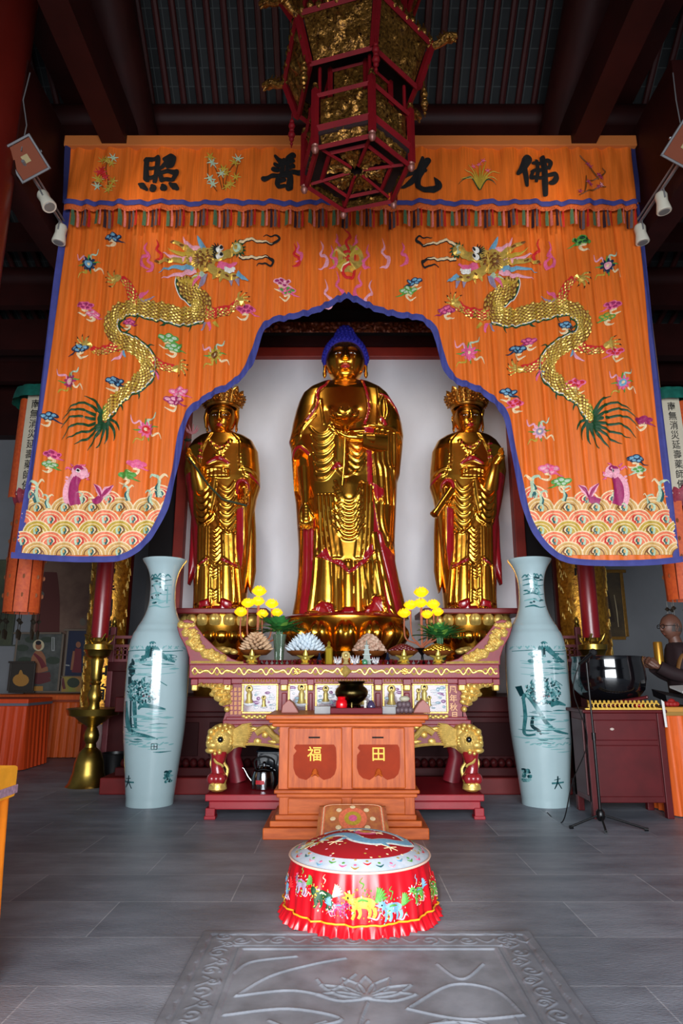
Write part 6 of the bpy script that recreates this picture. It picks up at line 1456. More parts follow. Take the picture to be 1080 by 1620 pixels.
for i in range(7):
    t = i / 6; rows.append([(c.x + (.402 + .03 * t + .011 * t * math.sin(a * 48 + math.sin(a * 5)) + .006 * t * math.sin(a * 81)) * math.cos(a), c.y + (.402 + .03 * t + .011 * t * math.sin(a * 48 + math.sin(a * 5)) + .006 * t * math.sin(a * 81)) * math.sin(a), .062 - .058 * t + .004 * math.sin(a * 48) * t) for a in np.linspace(0, 2 * PI, 420, endpoint=False)])
m.grid(rows[::-1], closed_u=True); m.build('ruffle', SAT, ks, angle=180)
m = MB(); m.tube([(c.x + (stool_r(.075, a) + .012) * math.cos(a), c.y + (stool_r(.075, a) + .012) * math.sin(a), .066 + .002 * math.sin(a * 9)) for a in np.linspace(0, 2 * PI, 121)], .0045, 6); m.build('gold_piping', mat('piping_gold', (236, 160, 30), .5), ks)
topz = lambda r: H0 + .105 * (1 - (min(r, .38) / .38) ** 2.2)
def disc(r0, r1, mt, name, dz=0):
    m = MB(); m.grid([[(c.x + r * math.cos(a), c.y + r * math.sin(a), topz(r) + dz) for a in np.linspace(0, 2 * PI, 96, endpoint=False)] for r in np.linspace(r1, r0, 10)], closed_u=True); return m.build(name, mt, ks, angle=180)
disc(0, .30, mat('red_velvet', (160, 8, 22), .7, sheen=.3), 'cover_centre', .001)
WBR = mat('white_brocade', (206, 210, 218), .5, col2=(176, 188, 202), vscale=14)
m = MB(); m.tube([(c.x + .384 * math.cos(a), c.y + .384 * math.sin(a), topz(.384)) for a in np.linspace(0, 2 * PI, 97)], .006, 6); m.build('rim_cord', mat('rim_cord', (230, 190, 170), .6), ks)
class TopE(EM):
    sh = 0
    def P(s, x, y, off):
        if s.sh: x, y = x * 1.1, y * .85 - .075
        r = min(.384, math.hypot(x, y)); return (c.x + x, c.y + y, topz(r) + .001 + off * .5)
e = TopE(); e.sh = 1
sp_ = [(-.20, .02), (-.13, .06), (-.06, .03), (-.01, -.06), (.06, -.09), (.13, -.05), (.2, -.02), (.24, .04), (.2, .12), (.12, .16), (.02, .19), (-.1, .2), (-.18, .17)]
e.mat(cWH).rib(sp_, [.02, .075, .08, .085, .08, .075, .07, .06, .055, .05, .05, .04, .012], .004, 70, dome=.004); e.mat(cBL).rib(sp_, [.01, .05, .055, .06, .055, .05, .045, .04, .035, .03, .03, .02, .006], .010, 70, dome=.004)
for k in range(16): a = k * .39; e.mat((cGD, cCR, cMI)[k % 3]).rib([(-.2 + .03 * math.cos(a), .03 + .03 * math.sin(a)), (-.21 + .085 * math.cos(a), .03 + .07 * math.sin(a))], [.02, .004], .006)
for lx, ly in ((-.12, -.07), (.14, -.13), (.08, .07), (-.02, .12)):
    e.mat(cBL).rib([(lx * .6, ly * .5 + .01), (lx, ly)], [.035, .02], .008)
    for k in range(5): e.mat(cCR).rib([(lx, ly), (lx + .04 * math.cos(k - 3.4), ly + .04 * math.sin(k - 3.4))], [.012, .003], .01)
e.mat(cPK).blob(0.03, .06, .055, .05, .012, n=20); e.mat(cGD).blob(.03, .06, .03, .028, .018, n=14)
random.seed(4)
for k in range(60): a = random.random() * 6.28; r = .28 * math.sqrt(random.random()); e.mat(random.choice((cGD, cCR, cLP))).blob(r * math.cos(a), r * math.sin(a), .007, .006, .004, n=6)
e.build('embroidered_dragon', EMATS, ks)
e = TopE(); e.cur = 19; e.grid([[(c.x + r * math.cos(a), c.y + r * math.sin(a), topz(r)) for a in np.linspace(0, 2 * PI, 96, endpoint=False)] for r in np.linspace(.385, .295, 10)], closed_u=True)
for k in range(34):
    a = k * 2 * PI / 34; r = .34 + .014 * math.sin(k * 2.1); x, y = r * math.cos(a), r * math.sin(a); e.mat((cLP, cBL, cGR, cPK, cGD, cRD, cTE)[k % 7]).rib([(x - .02 * math.sin(a) , y + .02 * math.cos(a)), (x * 1.03, y * 1.03), (x + .02 * math.sin(a), y - .02 * math.cos(a))], [.003, .010, .003], .004)
    e.mat((cGR, cPK, cGD)[k % 3]).blob(x * .97, y * .97, .008, .006, .005, n=7)
e.build('cover_border', EMATS + [WBR], ks)
class SideE(EM):
    """x = angle*R along the skirt, y = height"""
    def P(s, x, y, off):
        a = -PI / 2 + x / .41; r = stool_r(max(.03, min(H0 - .01, y)), a) + .003 + off * .8; return (c.x + r * math.cos(a), c.y + r * math.sin(a), y)
def lion(e, x, y, s, c1, c2, c3, f=1):
    for k in range(46):
        a, r = random.random() * 6.28, math.sqrt(random.random()); e.mat(random.choice((c1, c2, c3, cLP, cGD))).blob(x + .105 * s * r * math.cos(a), y + .075 * s * r * math.sin(a), random.uniform(.003, .008) * s, random.uniform(.002, .006) * s, .003 + .004 * random.random(), n=6, rot=a)
    R = lambda pts, w, cc, off=.004: e.mat(cc).rib([(x + a * s * f, y + b * s) for a, b in pts], [q * s for q in w], off, dome=.003)
    R([(-.05, .0), (-.01, .012), (.04, .008), (.065, .0)], [.04, .05, .046, .03], c1)
    for lx in (-.045, -.015, .035, .06): R([(lx, -.01), (lx + .006, -.035), (lx - .004, -.055)], [.022, .016, .014], c1); pass
    for k in range(8): a = k * .785; R([(-.065, .03), (-.065 + .04 * math.cos(a), .03 + .036 * math.sin(a))], [.02, .005], c2, .006)
    e.mat(c1).blob(x - .065 * s * f, y + .03 * s, .024 * s, .022 * s, .010); e.mat(cBK).blob(x - .07 * s * f, y + .034 * s, .005 * s, .005 * s, .016); e.mat(cRD).blob(x - .078 * s * f, y + .018 * s, .008 * s, .005 * s, .016)
    for k in range(6): a = .2 + k * .3; R([(.07, .015), (.085 + .03 * math.cos(a), .02 + .045 * math.sin(a)), (.085 + .05 * math.cos(a), .02 + .06 * math.sin(a))], [.012, .012, .002], c3, .006)
    R([(-.02, .02), (.0, .026), (.03, .02)], [.008, .01, .006], c3, .012)
    R([(.03, -.05), (.07, -.06), (.09, -.03), (.11, -.05)], [.004, .008, .006, .002], cLP, .005); R([(0, .07), (.01, .09), (-.01, .1), (.005, .12)], [.003, .008, .006, .002], c3, .005)
for x, y, s, a, b, d, f in ((.0, .15, 1.0, cOL, cGD, cGR, 1), (.155, .125, .85, cBL, cGY, cGR, 1), (-.21, .17, .85, cDG, cOL, cMI, 1), (-.115, .135, .6, cMG, cGY, cBL, -1), (.33, .17, .7, cGR, cLP, cBL, 1), (-.37, .2, .7, cGY, cPK, cGR, 1), (.52, .15, .8, cGR, cGD, cRD, 1), (-.55, .15, .8, cBL, cGD, cRD, 1), (.8, .15, .8, cOL, cGD, cGR, 1), (-.8, .15, .8, cBL, cGD, cGR, 1)):
    e = SideE(); lion(e, x, y, s, a, b, d, f); e.build('embroidered_lion', EMATS, ks)
# brocade cushion leaning on the box
bc = MB()
def bq(u, v, t): # u across, v up, t thickness
    p0 = Vector((-.2 + .06, 5.36, .0)); return (0.085 + (u - .5) * (.56 - .05 * v), 5.30 + .24 * v - .03 * t, .02 + .235 * v + .055 * t * (1 - (2 * u - 1) ** 6) * (1 - (2 * v - 1) ** 6))
n_ = 24; top_ = [[bq(i / n_, j / n_, 1) for i in range(n_ + 1)] for j in range(n_ + 1)]; bot_ = [[bq(i / n_, j / n_, -.3) for i in range(n_ + 1)] for j in range(n_ + 1)]
cush = thing('brocade_mat', 'orange brocade kneeling mat leaning against the offering box behind the red stool', 'mat', (0.085, 5.4, 0))
bc.grid(top_); bc.grid(bot_); bc.grid([top_[0], bot_[0]]); bc.grid([top_[-1], bot_[-1]]); bc.grid([[r[0] for r in top_], [r[0] for r in bot_]]); bc.grid([[r[-1] for r in top_], [r[-1] for r in bot_]]); bc.build('mat_body', mat('orange_brocade', (206, 130, 66), .6, col2=(170, 84, 60), vscale=16), cush, angle=70)
class MatE(EM):
    def P(s, x, y, off): p = bq(x, y, 1); return (p[0], p[1] - .003 - off * .4, p[2] + off * .4)
e = MatE()
for w_, cc, o_ in ((.05, cCO, .004), (.015, cCR, .009)):
    for pts in ([(.08, .1), (.08, .9)], [(.92, .1), (.92, .9)], [(.08, .9), (.92, .9)], [(.08, .1), (.92, .1)]): e.mat(cc).rib(pts, [w_] * 2, o_, 12)
e.mat(cCO).blob(.5, .5, .2, .28, .006, n=24); e.mat(cOL).blob(.5, .5, .12, .17, .011, n=24); e.mat(cPK).blob(.5, .5, .06, .08, .016)
for k in range(8): a = k * .785; e.mat(cCR).blob(.5 + .28 * math.cos(a), .5 + .3 * math.sin(a), .04, .05, .006)
e.build('woven_pattern', EMATS, cush)

# ---- carved stone slab set in the floor
SX0, SX1, SY0, SY1 = -.68, .93, 1.95, 3.68; NXs, NYs = 400, 430
gx, gy = np.meshgrid(np.linspace(SX0, SX1, NXs), np.linspace(SY0, SY1, NYs)); Hs = np.zeros(gx.shape)
def sstroke(pts, w, h, mode='add'):
    w *= .55; h *= .75
    q = np.array(resample(pts, max(8, len(pts) * 5))); best = np.full(gx.shape, 9.0)
    lo, hi = q.min(0) - w * 2, q.max(0) + w * 2; i0, i1 = np.searchsorted(gy[:, 0], lo[1]), np.searchsorted(gy[:, 0], hi[1]); j0, j1 = np.searchsorted(gx[0], lo[0]), np.searchsorted(gx[0], hi[0])
    if i1 <= i0 or j1 <= j0: return
    X, Y = gx[i0:i1, j0:j1], gy[i0:i1, j0:j1]; b = np.full(X.shape, 9.0)
    for i in range(len(q) - 1):
        a, d = q[i], q[i + 1] - q[i]; t = np.clip(((X - a[0]) * d[0] + (Y - a[1]) * d[1]) / ((d * d).sum() + 1e-12), 0, 1); b = np.minimum(b, np.hypot(X - a[0] - t * d[0], Y - a[1] - t * d[1]))
    v = h * np.sqrt(np.clip(1 - (b / w) ** 2, 0, 1)); S0 = Hs[i0:i1, j0:j1]; Hs[i0:i1, j0:j1] = np.where(abs(v) > abs(S0), v, S0)
edge = np.minimum(np.minimum(gx - SX0, SX1 - gx), np.minimum(gy - SY0, SY1 - gy))
scall = .035 + .012 * np.abs(np.sin((gx + gy) * 26))
Hs += np.where(edge < scall, .004, 0) + np.where((edge > .045) & (edge < .06), -.004, 0) + np.where((edge > .175) & (edge < .20), -.006, 0) + np.where((edge > .20) & (edge < .222), .006, 0) - np.where(edge > .222, .002, 0)
def scroll(cx, cy, ang, s, f=1):
    P_ = [(0, 0)] ; pts = [(cx + s * (.045 - .04 * k / 14) * math.cos(ang + f * k * .6), cy + s * (.045 - .04 * k / 14) * math.sin(ang + f * k * .6)) for k in range(15)]
    sstroke(pts, .008, .009)
for k in range(9):
    y = SY0 + .14 + k * .19
    for x, f in ((SX0 + .118, 1), (SX1 - .118, -1)): scroll(x, y, k, 1.0, f); scroll(x + f * .03, y + .09, k + 2, .7, -f); sstroke([(x - .03, y + .05), (x + .02, y + .1), (x - .02, y + .14)], .008, .008)
for k in range(8):
    x = SX0 + .2 + k * .18
    for y in (SY1 - .118,): scroll(x, y, k, 1.0, 1 if k % 2 else -1); sstroke([(x + .05, y + .03), (x + .09, y - .02), (x + .13, y + .02)], .008, .008)
# lotus pond picture
LC = (.10, 2.98)
for k, (a, L) in enumerate([(PI / 2, .2), (PI / 2 + .5, .21), (PI / 2 - .5, .21), (PI / 2 + 1.0, .22), (PI / 2 - 1.0, .22), (PI / 2 + 1.4, .2), (PI / 2 - 1.4, .2)]):
    for sgn in (-1, 1): sstroke([LC, (LC[0] + L * .5 * math.cos(a) + sgn * .035 * math.sin(a), LC[1] + L * .5 * math.sin(a) - sgn * .035 * math.cos(a)), (LC[0] + L * math.cos(a), LC[1] + L * math.sin(a))], .008, .011)
for pts in ([(.1, 2.95), (.06, 2.7), (.12, 2.4), (.08, 2.2)], [(-.42, 3.0), (-.3, 3.18), (-.12, 3.3), (.02, 3.36)], [(-.42, 3.0), (-.2, 3.05), (-.02, 2.98)], [(.25, 2.9), (.45, 3.1), (.62, 3.05), (.68, 2.85)], [(.25, 2.9), (.45, 2.82), (.68, 2.85)], [(.42, 3.3), (.5, 3.15), (.62, 3.3)],
            [(-.44, 2.85), (-.2, 2.9), (.0, 2.82), (-.2, 2.74), (-.44, 2.72)], [(.2, 2.72), (.42, 2.8), (.66, 2.7)], [(-.46, 3.2), (-.4, 3.32), (-.2, 3.38)], [(-.1, 3.15), (-.04, 3.05), (.06, 3.2)], [(.45, 2.75), (.5, 2.5), (.44, 2.3)]): sstroke(pts, .009, .011)
random.seed(9)
for k in range(60):
    x = random.uniform(-.44, .68); y = random.choice((2.5, 2.52, 2.3, 2.62)); a = random.uniform(-.9, .9); L = random.uniform(.1, .24); sstroke([(x, y), (x + L * .5 * math.sin(a * .6), y + L * .6), (x + L * math.sin(a), y + L * .9)], .007, .009)
for k in range(7): sstroke([(-.46, 2.2 + k * .035), (-.1, 2.215 + k * .035), (.3, 2.2 + k * .035), (.7, 2.21 + k * .035)], .006, .006)
for _ in range(1): Hs[1:-1, 1:-1] = (Hs[1:-1, 1:-1] * 2 + Hs[:-2, 1:-1] + Hs[2:, 1:-1] + Hs[1:-1, :-2] + Hs[1:-1, 2:]) / 6
m = MB(); Hs[0] = Hs[-1] = 0; Hs[:, 0] = Hs[:, -1] = 0
m.v = [(float(a), float(b), .013 + float(h) * .7) for a, b, h in zip(gx.ravel(), gy.ravel(), Hs.ravel())]
m.f = [(i * NXs + j, i * NXs + j + 1, (i + 1) * NXs + j + 1, (i + 1) * NXs + j) for i in range(NYs - 1) for j in range(NXs - 1)]; m.mi = [0] * len(m.f)
m.bx(SX0, SX1, SY0, SY1, -.01, .004)
m.build('trim_12', mat('carved_slate', (132, 136, 146), .5, 0, col2=(98, 102, 110), vscale=5), kind='structure', angle=180)
# ------------------------------------------------------------------ things at the sides
# tall porcelain vases
UD = 7.05
PROF = [(1277, .215), (1274, .228), (1250, .240), (1225, .255), (1200, .272), (1160, .298), (1130, .308), (1100, .312), (1060, .312), (1030, .306), (1015, .294), (1003, .272), (997, .25), (990, .228), (980, .19), (970, .162), (955, .138), (940, .132), (925, .133), (910, .150), (898, .182), (889, .222), (886, .232)]
UPROF = [(r, zat(y, UD)) for y, r in PROF]; UPROF[0] = (.22, 0.0)
def ur(z): return interp(z, [(b, a) for a, b in UPROF])
INK = mat('green_glaze_painting', (24, 84, 88), .2, 0, col2=(70, 130, 134), vscale=22, coat=.5); INKP = mat('pale_green_wash', (120, 168, 170), .2, coat=.5); INKD = mat('dark_green_glaze', (14, 52, 58), .2, coat=.5); INKR = mat('iron_red_dot', (120, 70, 80), .3)
class UE(EM):
    cx = 245
    def P(s, x, y, off):
        z = zat(y, UD); r = ur(z); f = (UD * 1.0) / (ct_ - st_ * (810 - y) / F_PX) / F_PX; q = max(-1, min(1, (x - s.cx) * f / r)); a = -PI / 2 + math.asin(q)
        return (s.ox + (r + .001 + off * .12) * math.cos(a), UD + (r + .001 + off * .12) * math.sin(a), z)
def vase(X, cx, lab, right):
    o = thing('porcelain_vase', lab, 'vase', (X, UD, 0), 'tall porcelain vases')
    m = MB(); pr = resample(UPROF, 120); pr = [(max(0.01, a), b) for a, b in pr]; top = pr[-1]
    pr += [(top[0] - .006, top[1] + .004), (top[0] - .016, top[1] - .004), (.16, top[1] - .08), (.115, top[1] - .25), (.115, .9)]
    rings = [zat(y, UD) for y in (1192, 1196, 1259, 1264, 983, 987, 966)]
    m.lathe(pr, (X, UD, 0), 72, cap=True, fn=lambda r, z, a: r - sum(.003 * math.exp(-((z - q) / .006) ** 2) for q in rings)); body_ = m.build('vase_body', PORC, o, angle=60)
    m = MB(); m.lathe([(.218, 0), (.226, .012), (.231, .018), (.22, .02)], (X, UD, 0), 48, cap=False); m.build('foot_ring', mat('unglazed_foot', (120, 96, 80), .8), body_)
    e = UE(); e.cx = cx; e.ox = X; s = -1 if right else 1
    IM = [INK, INKP, INKD, INKR]
    def R(pts, w, c, off=.004): e.mat(c).rib([(cx + a, b) for a, b in pts], w, off, dome=.001)
    random.seed(21 + right)
    # neck landscape
    for y in (920, 928, 942, 952, 962): 
        R([(-16, y), (-4, y - 2), (6, y + 1), (16, y - 1)], [1, 3.2, 1.5, 1], random.choice((0, 1)))
    for k in range(22): R([(random.uniform(-12, 12) + q, 913 + random.uniform(0, 42)) for q in (0,)] * 1 + [(random.uniform(-12, 12), 916 + random.uniform(0, 42))], [1, 2.4], 1) if k % 3 == 0 else e.mat(random.choice((0, 2))).blob(cx + random.uniform(-13, 13), 915 + random.uniform(0, 42), random.uniform(1.5, 4), random.uniform(1, 2), .004, dome=.001)
    for x in (-13, -8, 0, 4, 11): R([(x - 4, 916), (x, 911 + abs(x) * .1), (x + 4, 916)], [1, 2.5, 1], 0)
    # body: far hills
    for x in (-38, -28, -18, 22, 30, 38): R([(x - 6, 1028), (x, 1022), (x + 6, 1028)], [1, 4, 1], 1)
    R([(-42, 1031), (-10, 1030), (20, 1032), (42, 1030)], [1, 1.6, 1.6, 1], 0)
    R([(-16, 1046), (-6, 1038), (-4, 1026), (2, 1020), (8, 1030), (22, 1042), (34, 1048)], [3, 7, 9, 7, 9, 6, 2], 0); R([(0, 1026), (-2, 1040)], [4, 7], 2)
    for y in (1046, 1056, 1066): R([(-34, y), (-10, y + 2), (20, y), (36, y - 2)], [.6, 1.6, 1.2, .6], 1)
    for k in range(34):
        y = random.choice((1052, 1060, 1068, 1124, 1134, 1142, 1150, 1158, 1166)) + random.uniform(-3, 3); x = random.uniform(-34, 34); L_ = random.uniform(5, 15)
        R([(x - L_, y), (x, y + random.uniform(-1, 1)), (x + L_, y + random.uniform(-1, 1))], [.5, random.uniform(1.5, 4), .5], random.choice((1, 1, 0)))
    for k in range(16): e.mat(random.choice((0, 1))).blob(cx + random.uniform(-24, 30), 1040 + random.uniform(-6, 8), random.uniform(3, 8), random.uniform(1.5, 3), .004, dome=.001)
    # trees
    tx = -10 if not right else -4
    for k in range(260):
        a, r = random.random() * 6.28, math.sqrt(random.random()); x, y = tx + 26 * r * math.cos(a), (1092 if not right else 1092) + 20 * r * math.sin(a)
        e.mat(random.choice((0, 0, 2, 1))).blob(cx + x, y, random.uniform(1.2, 3.4), random.uniform(.8, 2.0), .005 + random.random() * .003, rot=random.random() * 3, dome=.001, n=8)
    if not right:
        R([(-33, 1068), (-29, 1062), (-34, 1056), (-29, 1050), (-31, 1043)], [9, 12, 8, 8, 2], 2); R([(-33, 1070), (-32, 1080), (-30, 1090)], [7, 8, 5], 2)
        R([(-38, 1108), (-36, 1125), (-30, 1145), (-20, 1156), (0, 1160), (18, 1165)], [6, 9, 10, 8, 5, 2], 0); R([(-22, 1098), (-20, 1120), (-16, 1150)], [5, 8, 4], 0); R([(-28, 1100), (-26, 1135), (-22, 1155)], [3, 4, 3], 2)
        R([(-14, 1120), (-8, 1114), (10, 1116), (26, 1120)], [3, 7, 6, 2], 0)
    else:
        R([(-34, 1105), (-30, 1098), (-24, 1104), (-14, 1122), (-4, 1140), (10, 1152), (32, 1158)], [4, 6, 6, 6, 6, 5, 2], 0); R([(-33, 1104), (-32, 1130), (-34, 1158), (-20, 1158)], [4, 5, 4, 3], 0); R([(-22, 1130), (-24, 1145), (-16, 1152), (-12, 1158)], [4, 5, 5, 3], 2)
        R([(4, 1115), (14, 1110), (30, 1114)], [4, 8, 2], 0); R([(-38, 1085), (-34, 1100)], [8, 6], 2)
    for x in (12, 20): e.mat(3).blob(cx - 18 + x, 1100, 1.6, 1.2, .009)
    for k in range(16):
        y = 1122 + k * 4.2; x = random.uniform(-20, 22); R([(x - 10, y), (x, y + random.uniform(-1.5, 1.5)), (x + 14, y)], [.5, random.uniform(1, 2.6), .5], random.choice((0, 1, 1)))
    for k in range(12): R([(-34 + k * 6, 1172 + (k % 2) * 3), (-28 + k * 6, 1170 + (k % 3) * 2)], [1, 2.4, 1], 1)
    R([(14, 1076), (26, 1084)], [1.6, 1.2], 0)
    # foot mark and side patch
    fx = -26 if not right else 10
    R([(fx - 10, 1233), (fx + 10, 1232)], [3, 2.4], 0); R([(fx, 1222), (fx - 1, 1232), (fx - 6, 1242)], [2, 3, 1.2], 2); R([(fx, 1232), (fx + 6, 1242)], [2, 1.4], 2); R([(fx - 6, 1228), (fx + 4, 1226)], [1, 1.2], 2)
    if not right:
        for a, b in (((9, 1172), (9, 1181)), ((17, 1172), (17, 1181)), ((9, 1172), (17, 1172)), ((9, 1181), (17, 1181)), ((13, 1173), (13, 1181)), ((9, 1176), (17, 1177))): R([a, b], [1.2, 1.2], 2)
    sx = 28 * s
    for k in range(26): e.mat(random.choice((0, 0, 2, 1))).blob(cx + sx + random.uniform(0, 9) * s, 1223 + random.uniform(-9, 10), random.uniform(1, 3), random.uniform(1, 3), .004, dome=.001)
    for k in range(14): q = (-31 if not right else -34) + k * 1.2; 
    e.build('painted_landscape', IM, body_, angle=80)
    return o
vase(-1.895, 245, 'tall pale celadon vase with green landscape left of the altar', False)
vase(2.015, 853, 'tall pale celadon vase with green landscape right of the altar', True)

# candlesticks
CDD = 8.15
def candlestick(X, lab):
    o = thing('candlestick', lab, 'candlestick', (X, CDD, 0), 'tall brass candlesticks beside the altar')
    P = [(1252, 33), (1243, 33), (1238, 29), (1222, 24), (1205, 22), (1190, 17), (1182, 9), (1176, 8), (1170, 11), (1163, 12), (1156, 10), (1150, 7), (1146, 12), (1141, 20), (1134, 27), (1131, 38), (1121, 41), (1120, 37), (1122, 9), (1112, 8), (1108, 10), (1100, 11), (1092, 8), (1084, 6.5), (1080, 9), (1077, 7), (1073, 9), (1060, 8), (1046, 10), (1042, 9), (1038, 17), (1030, 20), (1028, 22), (1020, 22), (1019, 16), (1015, 14)]
    m = MB(); q = [(r * CDD / (ct_ - st_ * (810 - y) / F_PX) / F_PX, max(0, zat(y, CDD))) for y, r in P]; q[0] = (q[0][0], 0); m.lathe(q, (X, CDD, 0), 48, cap=True); m.build('stem_and_dish', BRASS, o, angle=35)
    z0_ = zat(1020, CDD)
    m = MB(); m.lathe([(.085, z0_), (.10, z0_ + .03), (.108, z0_ + .075), (.112, z0_ + .08), (.10, z0_ + .082)], (X, CDD, 0), 32, cap=False)
    for k in range(6):
        a = k * PI / 3; m.tube([(X + .09 * math.cos(a), CDD + .09 * math.sin(a), z0_ + .0), (X + .15 * math.cos(a), CDD + .15 * math.sin(a), z0_ + .05), (X + .17 * math.cos(a + .2), CDD + .17 * math.sin(a + .2), z0_ + .12), (X + .12 * math.cos(a + .1), CDD + .12 * math.sin(a + .1), z0_ + .1)], [.012, .012, .012, .004], 8)
    m.build('candle_cup', BRASS, o)
    m = MB(); m.lathe([(.098, z0_ + .05), (.102, z0_ + .1), (.104, 4.0), (.09, 4.03), (0, 4.035)], (X, CDD, 0), 40, cap=False); m.build('candle', mat('red_wax', (122, 14, 24), .35, coat=.2), o)
    return o
candlestick(-2.92, 'tall brass candlestick with a thick red candle left of the altar')
candlestick(3.02, 'brass candlestick with a thick red candle behind the black bowl bell at right')

# pillars with gilded couplet boards
def pillar_board(X, lab, text, a0, RR=.375):
    RI = RR - .045; m = MB(); m.lathe([(RI, 0), (RI, 6.2)], (X, 9.2, 0), 40); m2 = m
    m = MB(); rows = []
    for z in np.linspace(.62, 4.6, 60): rows.append([(X + RR * math.cos(a), 9.2 + RR * math.sin(a), z) for a in np.linspace(-PI / 2 - 1.1, -PI / 2 + 1.1, 30)])
    m.grid(rows); rin = [[(X + (RR - .04) * math.cos(a), 9.2 + (RR - .04) * math.sin(a), z) for a in (-PI / 2 - 1.1, -PI / 2 + 1.1)] for z in (.62, 4.6)]
    for idx in (0, -1): m.grid([[r[idx] for r in rows], [(X + (RR - .04) * math.cos(-PI / 2 + (1.1 if idx else -1.1)), 9.2 + (RR - .04) * math.sin(-PI / 2 + (1.1 if idx else -1.1)), r[idx][2]) for r in rows]])
    o = thing('couplet_board', lab, 'board', (X, 8.83, .62), 'curved gilt boards on the rear pillars')
    MBRD = mat('gilt_brocade_board', (206, 150, 50), .32, .8, col2=(128, 78, 26), vscale=20, bump=.5, bscale=26)
    mbd = m
    V_, F_ = text_geo(text, .02, vertical=True); e = MB()
    e.add([(X + (RR + .004) * math.cos(-PI / 2 + a0 + x * .24 / RR), 9.2 + (RR + .004) * math.sin(-PI / 2 + a0 + x * .24 / RR), zat(896, 8.85) + y * .262) for x, y in V_], F_)
    e.build('black_characters', BLACK, o, smooth=False)
    m = mbd; m.cur = 1; random.seed(2)
    for k in range(90):
        a = -PI / 2 + random.choice((-1, 1)) * random.uniform(.7, 1.05); z = random.uniform(.7, 4.5); m.tube([(X + (RR + .007) * math.cos(a + q * .03), 9.2 + (RR + .007) * math.sin(a + q * .03), z + .05 * math.sin(q * 1.4)) for q in range(5)], .008, 5)
    m.build('board_body', [MBRD, GOLDP], o, angle=80)
    return m2
mm = pillar_board(-3.17, 'curved gold board with black characters on the rear left pillar', '萬善同歸臣中道', .03, .30); struct('trim_13', mm, COLM)
mm = pillar_board(3.28, 'curved gold board on the rear right pillar behind the red candle', '萬', -.15); struct('trim_14', mm, COLM)

# red railings with gilt finials beside the niche
for x0, x1, lab in ((176, 207, 'dark pink red lattice railing between the left pillar and the left vase'), (893, 917, 'dark pink red lattice railing between the right vase and the right candle')):
    RD = 8.72; o = thing('railing', lab, 'railing', (at((x0 + x1) / 2, 1090, RD).x, RD, 0)); PK = mat('dusty_red_paint', (112, 44, 50), .5)
    px = x0 + 4 if x0 < 500 else x1 - 4; m = MB(); a = at(px, 1000, RD).x; m.bx(a - .035, a + .035, RD - .035, RD + .035, 0, zat(992, RD)); m.build('post', PK, o, smooth=False, bevel=.008)
    m = MB(); m.lathe([(.03, 0), (.036, .02), (.02, .04), (.03, .06), (.022, .1), (.008, .13)], (a, RD, zat(992, RD)), 16); m.build('finial', BRASS, o)
    m = MB()
    for y in (1008, 1022, 1045): z = zat(y, RD); m.bx(at(x0, 1000, RD).x - .0, at(x1 + 7, 1000, RD).x, RD - .02, RD + .02, z - .018, z + .018) if x0 < 500 else m.bx(at(x0 - 24, 1000, RD).x, at(x1, 1000, RD).x, RD - .02, RD + .02, z - .018, z + .018)
    m.build('rail', PK, o, smooth=False); m = MB(); b = (at(x0, 1000, RD).x, at(x1 + 6, 1000, RD).x) if x0 < 500 else (at(x0 - 22, 1000, RD).x, at(x1, 1000, RD).x)
    for k in range(6): xx = b[0] + (b[1] - b[0]) * (k + .5) / 6; m.bx(xx - .008, xx + .008, RD - .01, RD + .01, zat(1045, RD), zat(1022, RD))
    for y in (1028, 1036): m.bx(b[0], b[1], RD - .01, RD + .01, zat(y, RD) - .006, zat(y, RD) + .006)
    m.build('lattice', PK, o, smooth=False)
    m = MB(); m.bx(b[0], b[1], RD - .04, RD + .12, zat(1062, RD), zat(1047, RD)); m.bx(b[0] + .02, b[1] - .02, RD, RD + .12, 0, zat(1062, RD)); m.build('base_cabinet', REDD, o, smooth=False, bevel=.006)

# skirted tables
OSK = mat('orange_pleated_cloth', (216, 92, 26), .6, 0, var=.15, vscale=10, stretch=(6, 6, .4), sheen=.3); YSK = mat('yellow_velvet', (238, 158, 34), .6, 0, var=.12, vscale=10, sheen=.5)
def skirt_table(x0, x1, y0, y1, h, lab, mt, trim, tm=None, name='skirted_table', band=.07, per=26):
    o = thing(name, lab, 'table', ((x0 + x1) / 2, (y0 + y1) / 2, 0))
    per_ = [(x0, y0), (x1, y0), (x1, y1), (x0, y1), (x0, y0)]; path = []
    for (a, b), (c_, d) in zip(per_[:-1], per_[1:]):
        L = math.hypot(c_ - a, d - b); n = int(L / .012); nx, ny = (d - b) / L, -(c_ - a) / L
        for i in range(n): t = i / n; path.append((a + (c_ - a) * t, b + (d - b) * t, nx, ny))
    m = MB(); rows = []
    for j in range(13):
        t = j / 12; z = (h - band) * (1 - t) + .01; s_ = 0; row = []
        for i, (x, y, nx, ny) in enumerate(path): f = .012 * (.35 + .65 * t) * (math.sin(i * .012 * per * 2.2 + .6 * math.sin(i * .05)) + .5 * math.sin(i * .012 * per * 4.1)) + .03 * t; row.append((x + nx * f, y + ny * f, z))
        rows.append(row)
    m.grid(rows, closed_u=True); m.build('pleated_skirt', mt, o, angle=180)
    m = MB(); m.bx(x0 - .02, x1 + .02, y0 - .02, y1 + .02, h - band, h); m.build('cover_top', tm or mt, o, smooth=False, bevel=.012)
    m = MB()
    for z in (h - band * .75,): m.bx(x0 - .024, x1 + .024, y0 - .024, y1 + .024, z - .018, z + .018)
    m.build('trim_band', trim, o, smooth=False, bevel=.003)
    m = MB(); m.bx(x0 + .05, x1 - .05, y0 + .05, y1 - .05, .01, h - .08); m.build('table_frame', REDD, o, smooth=False)
    return o
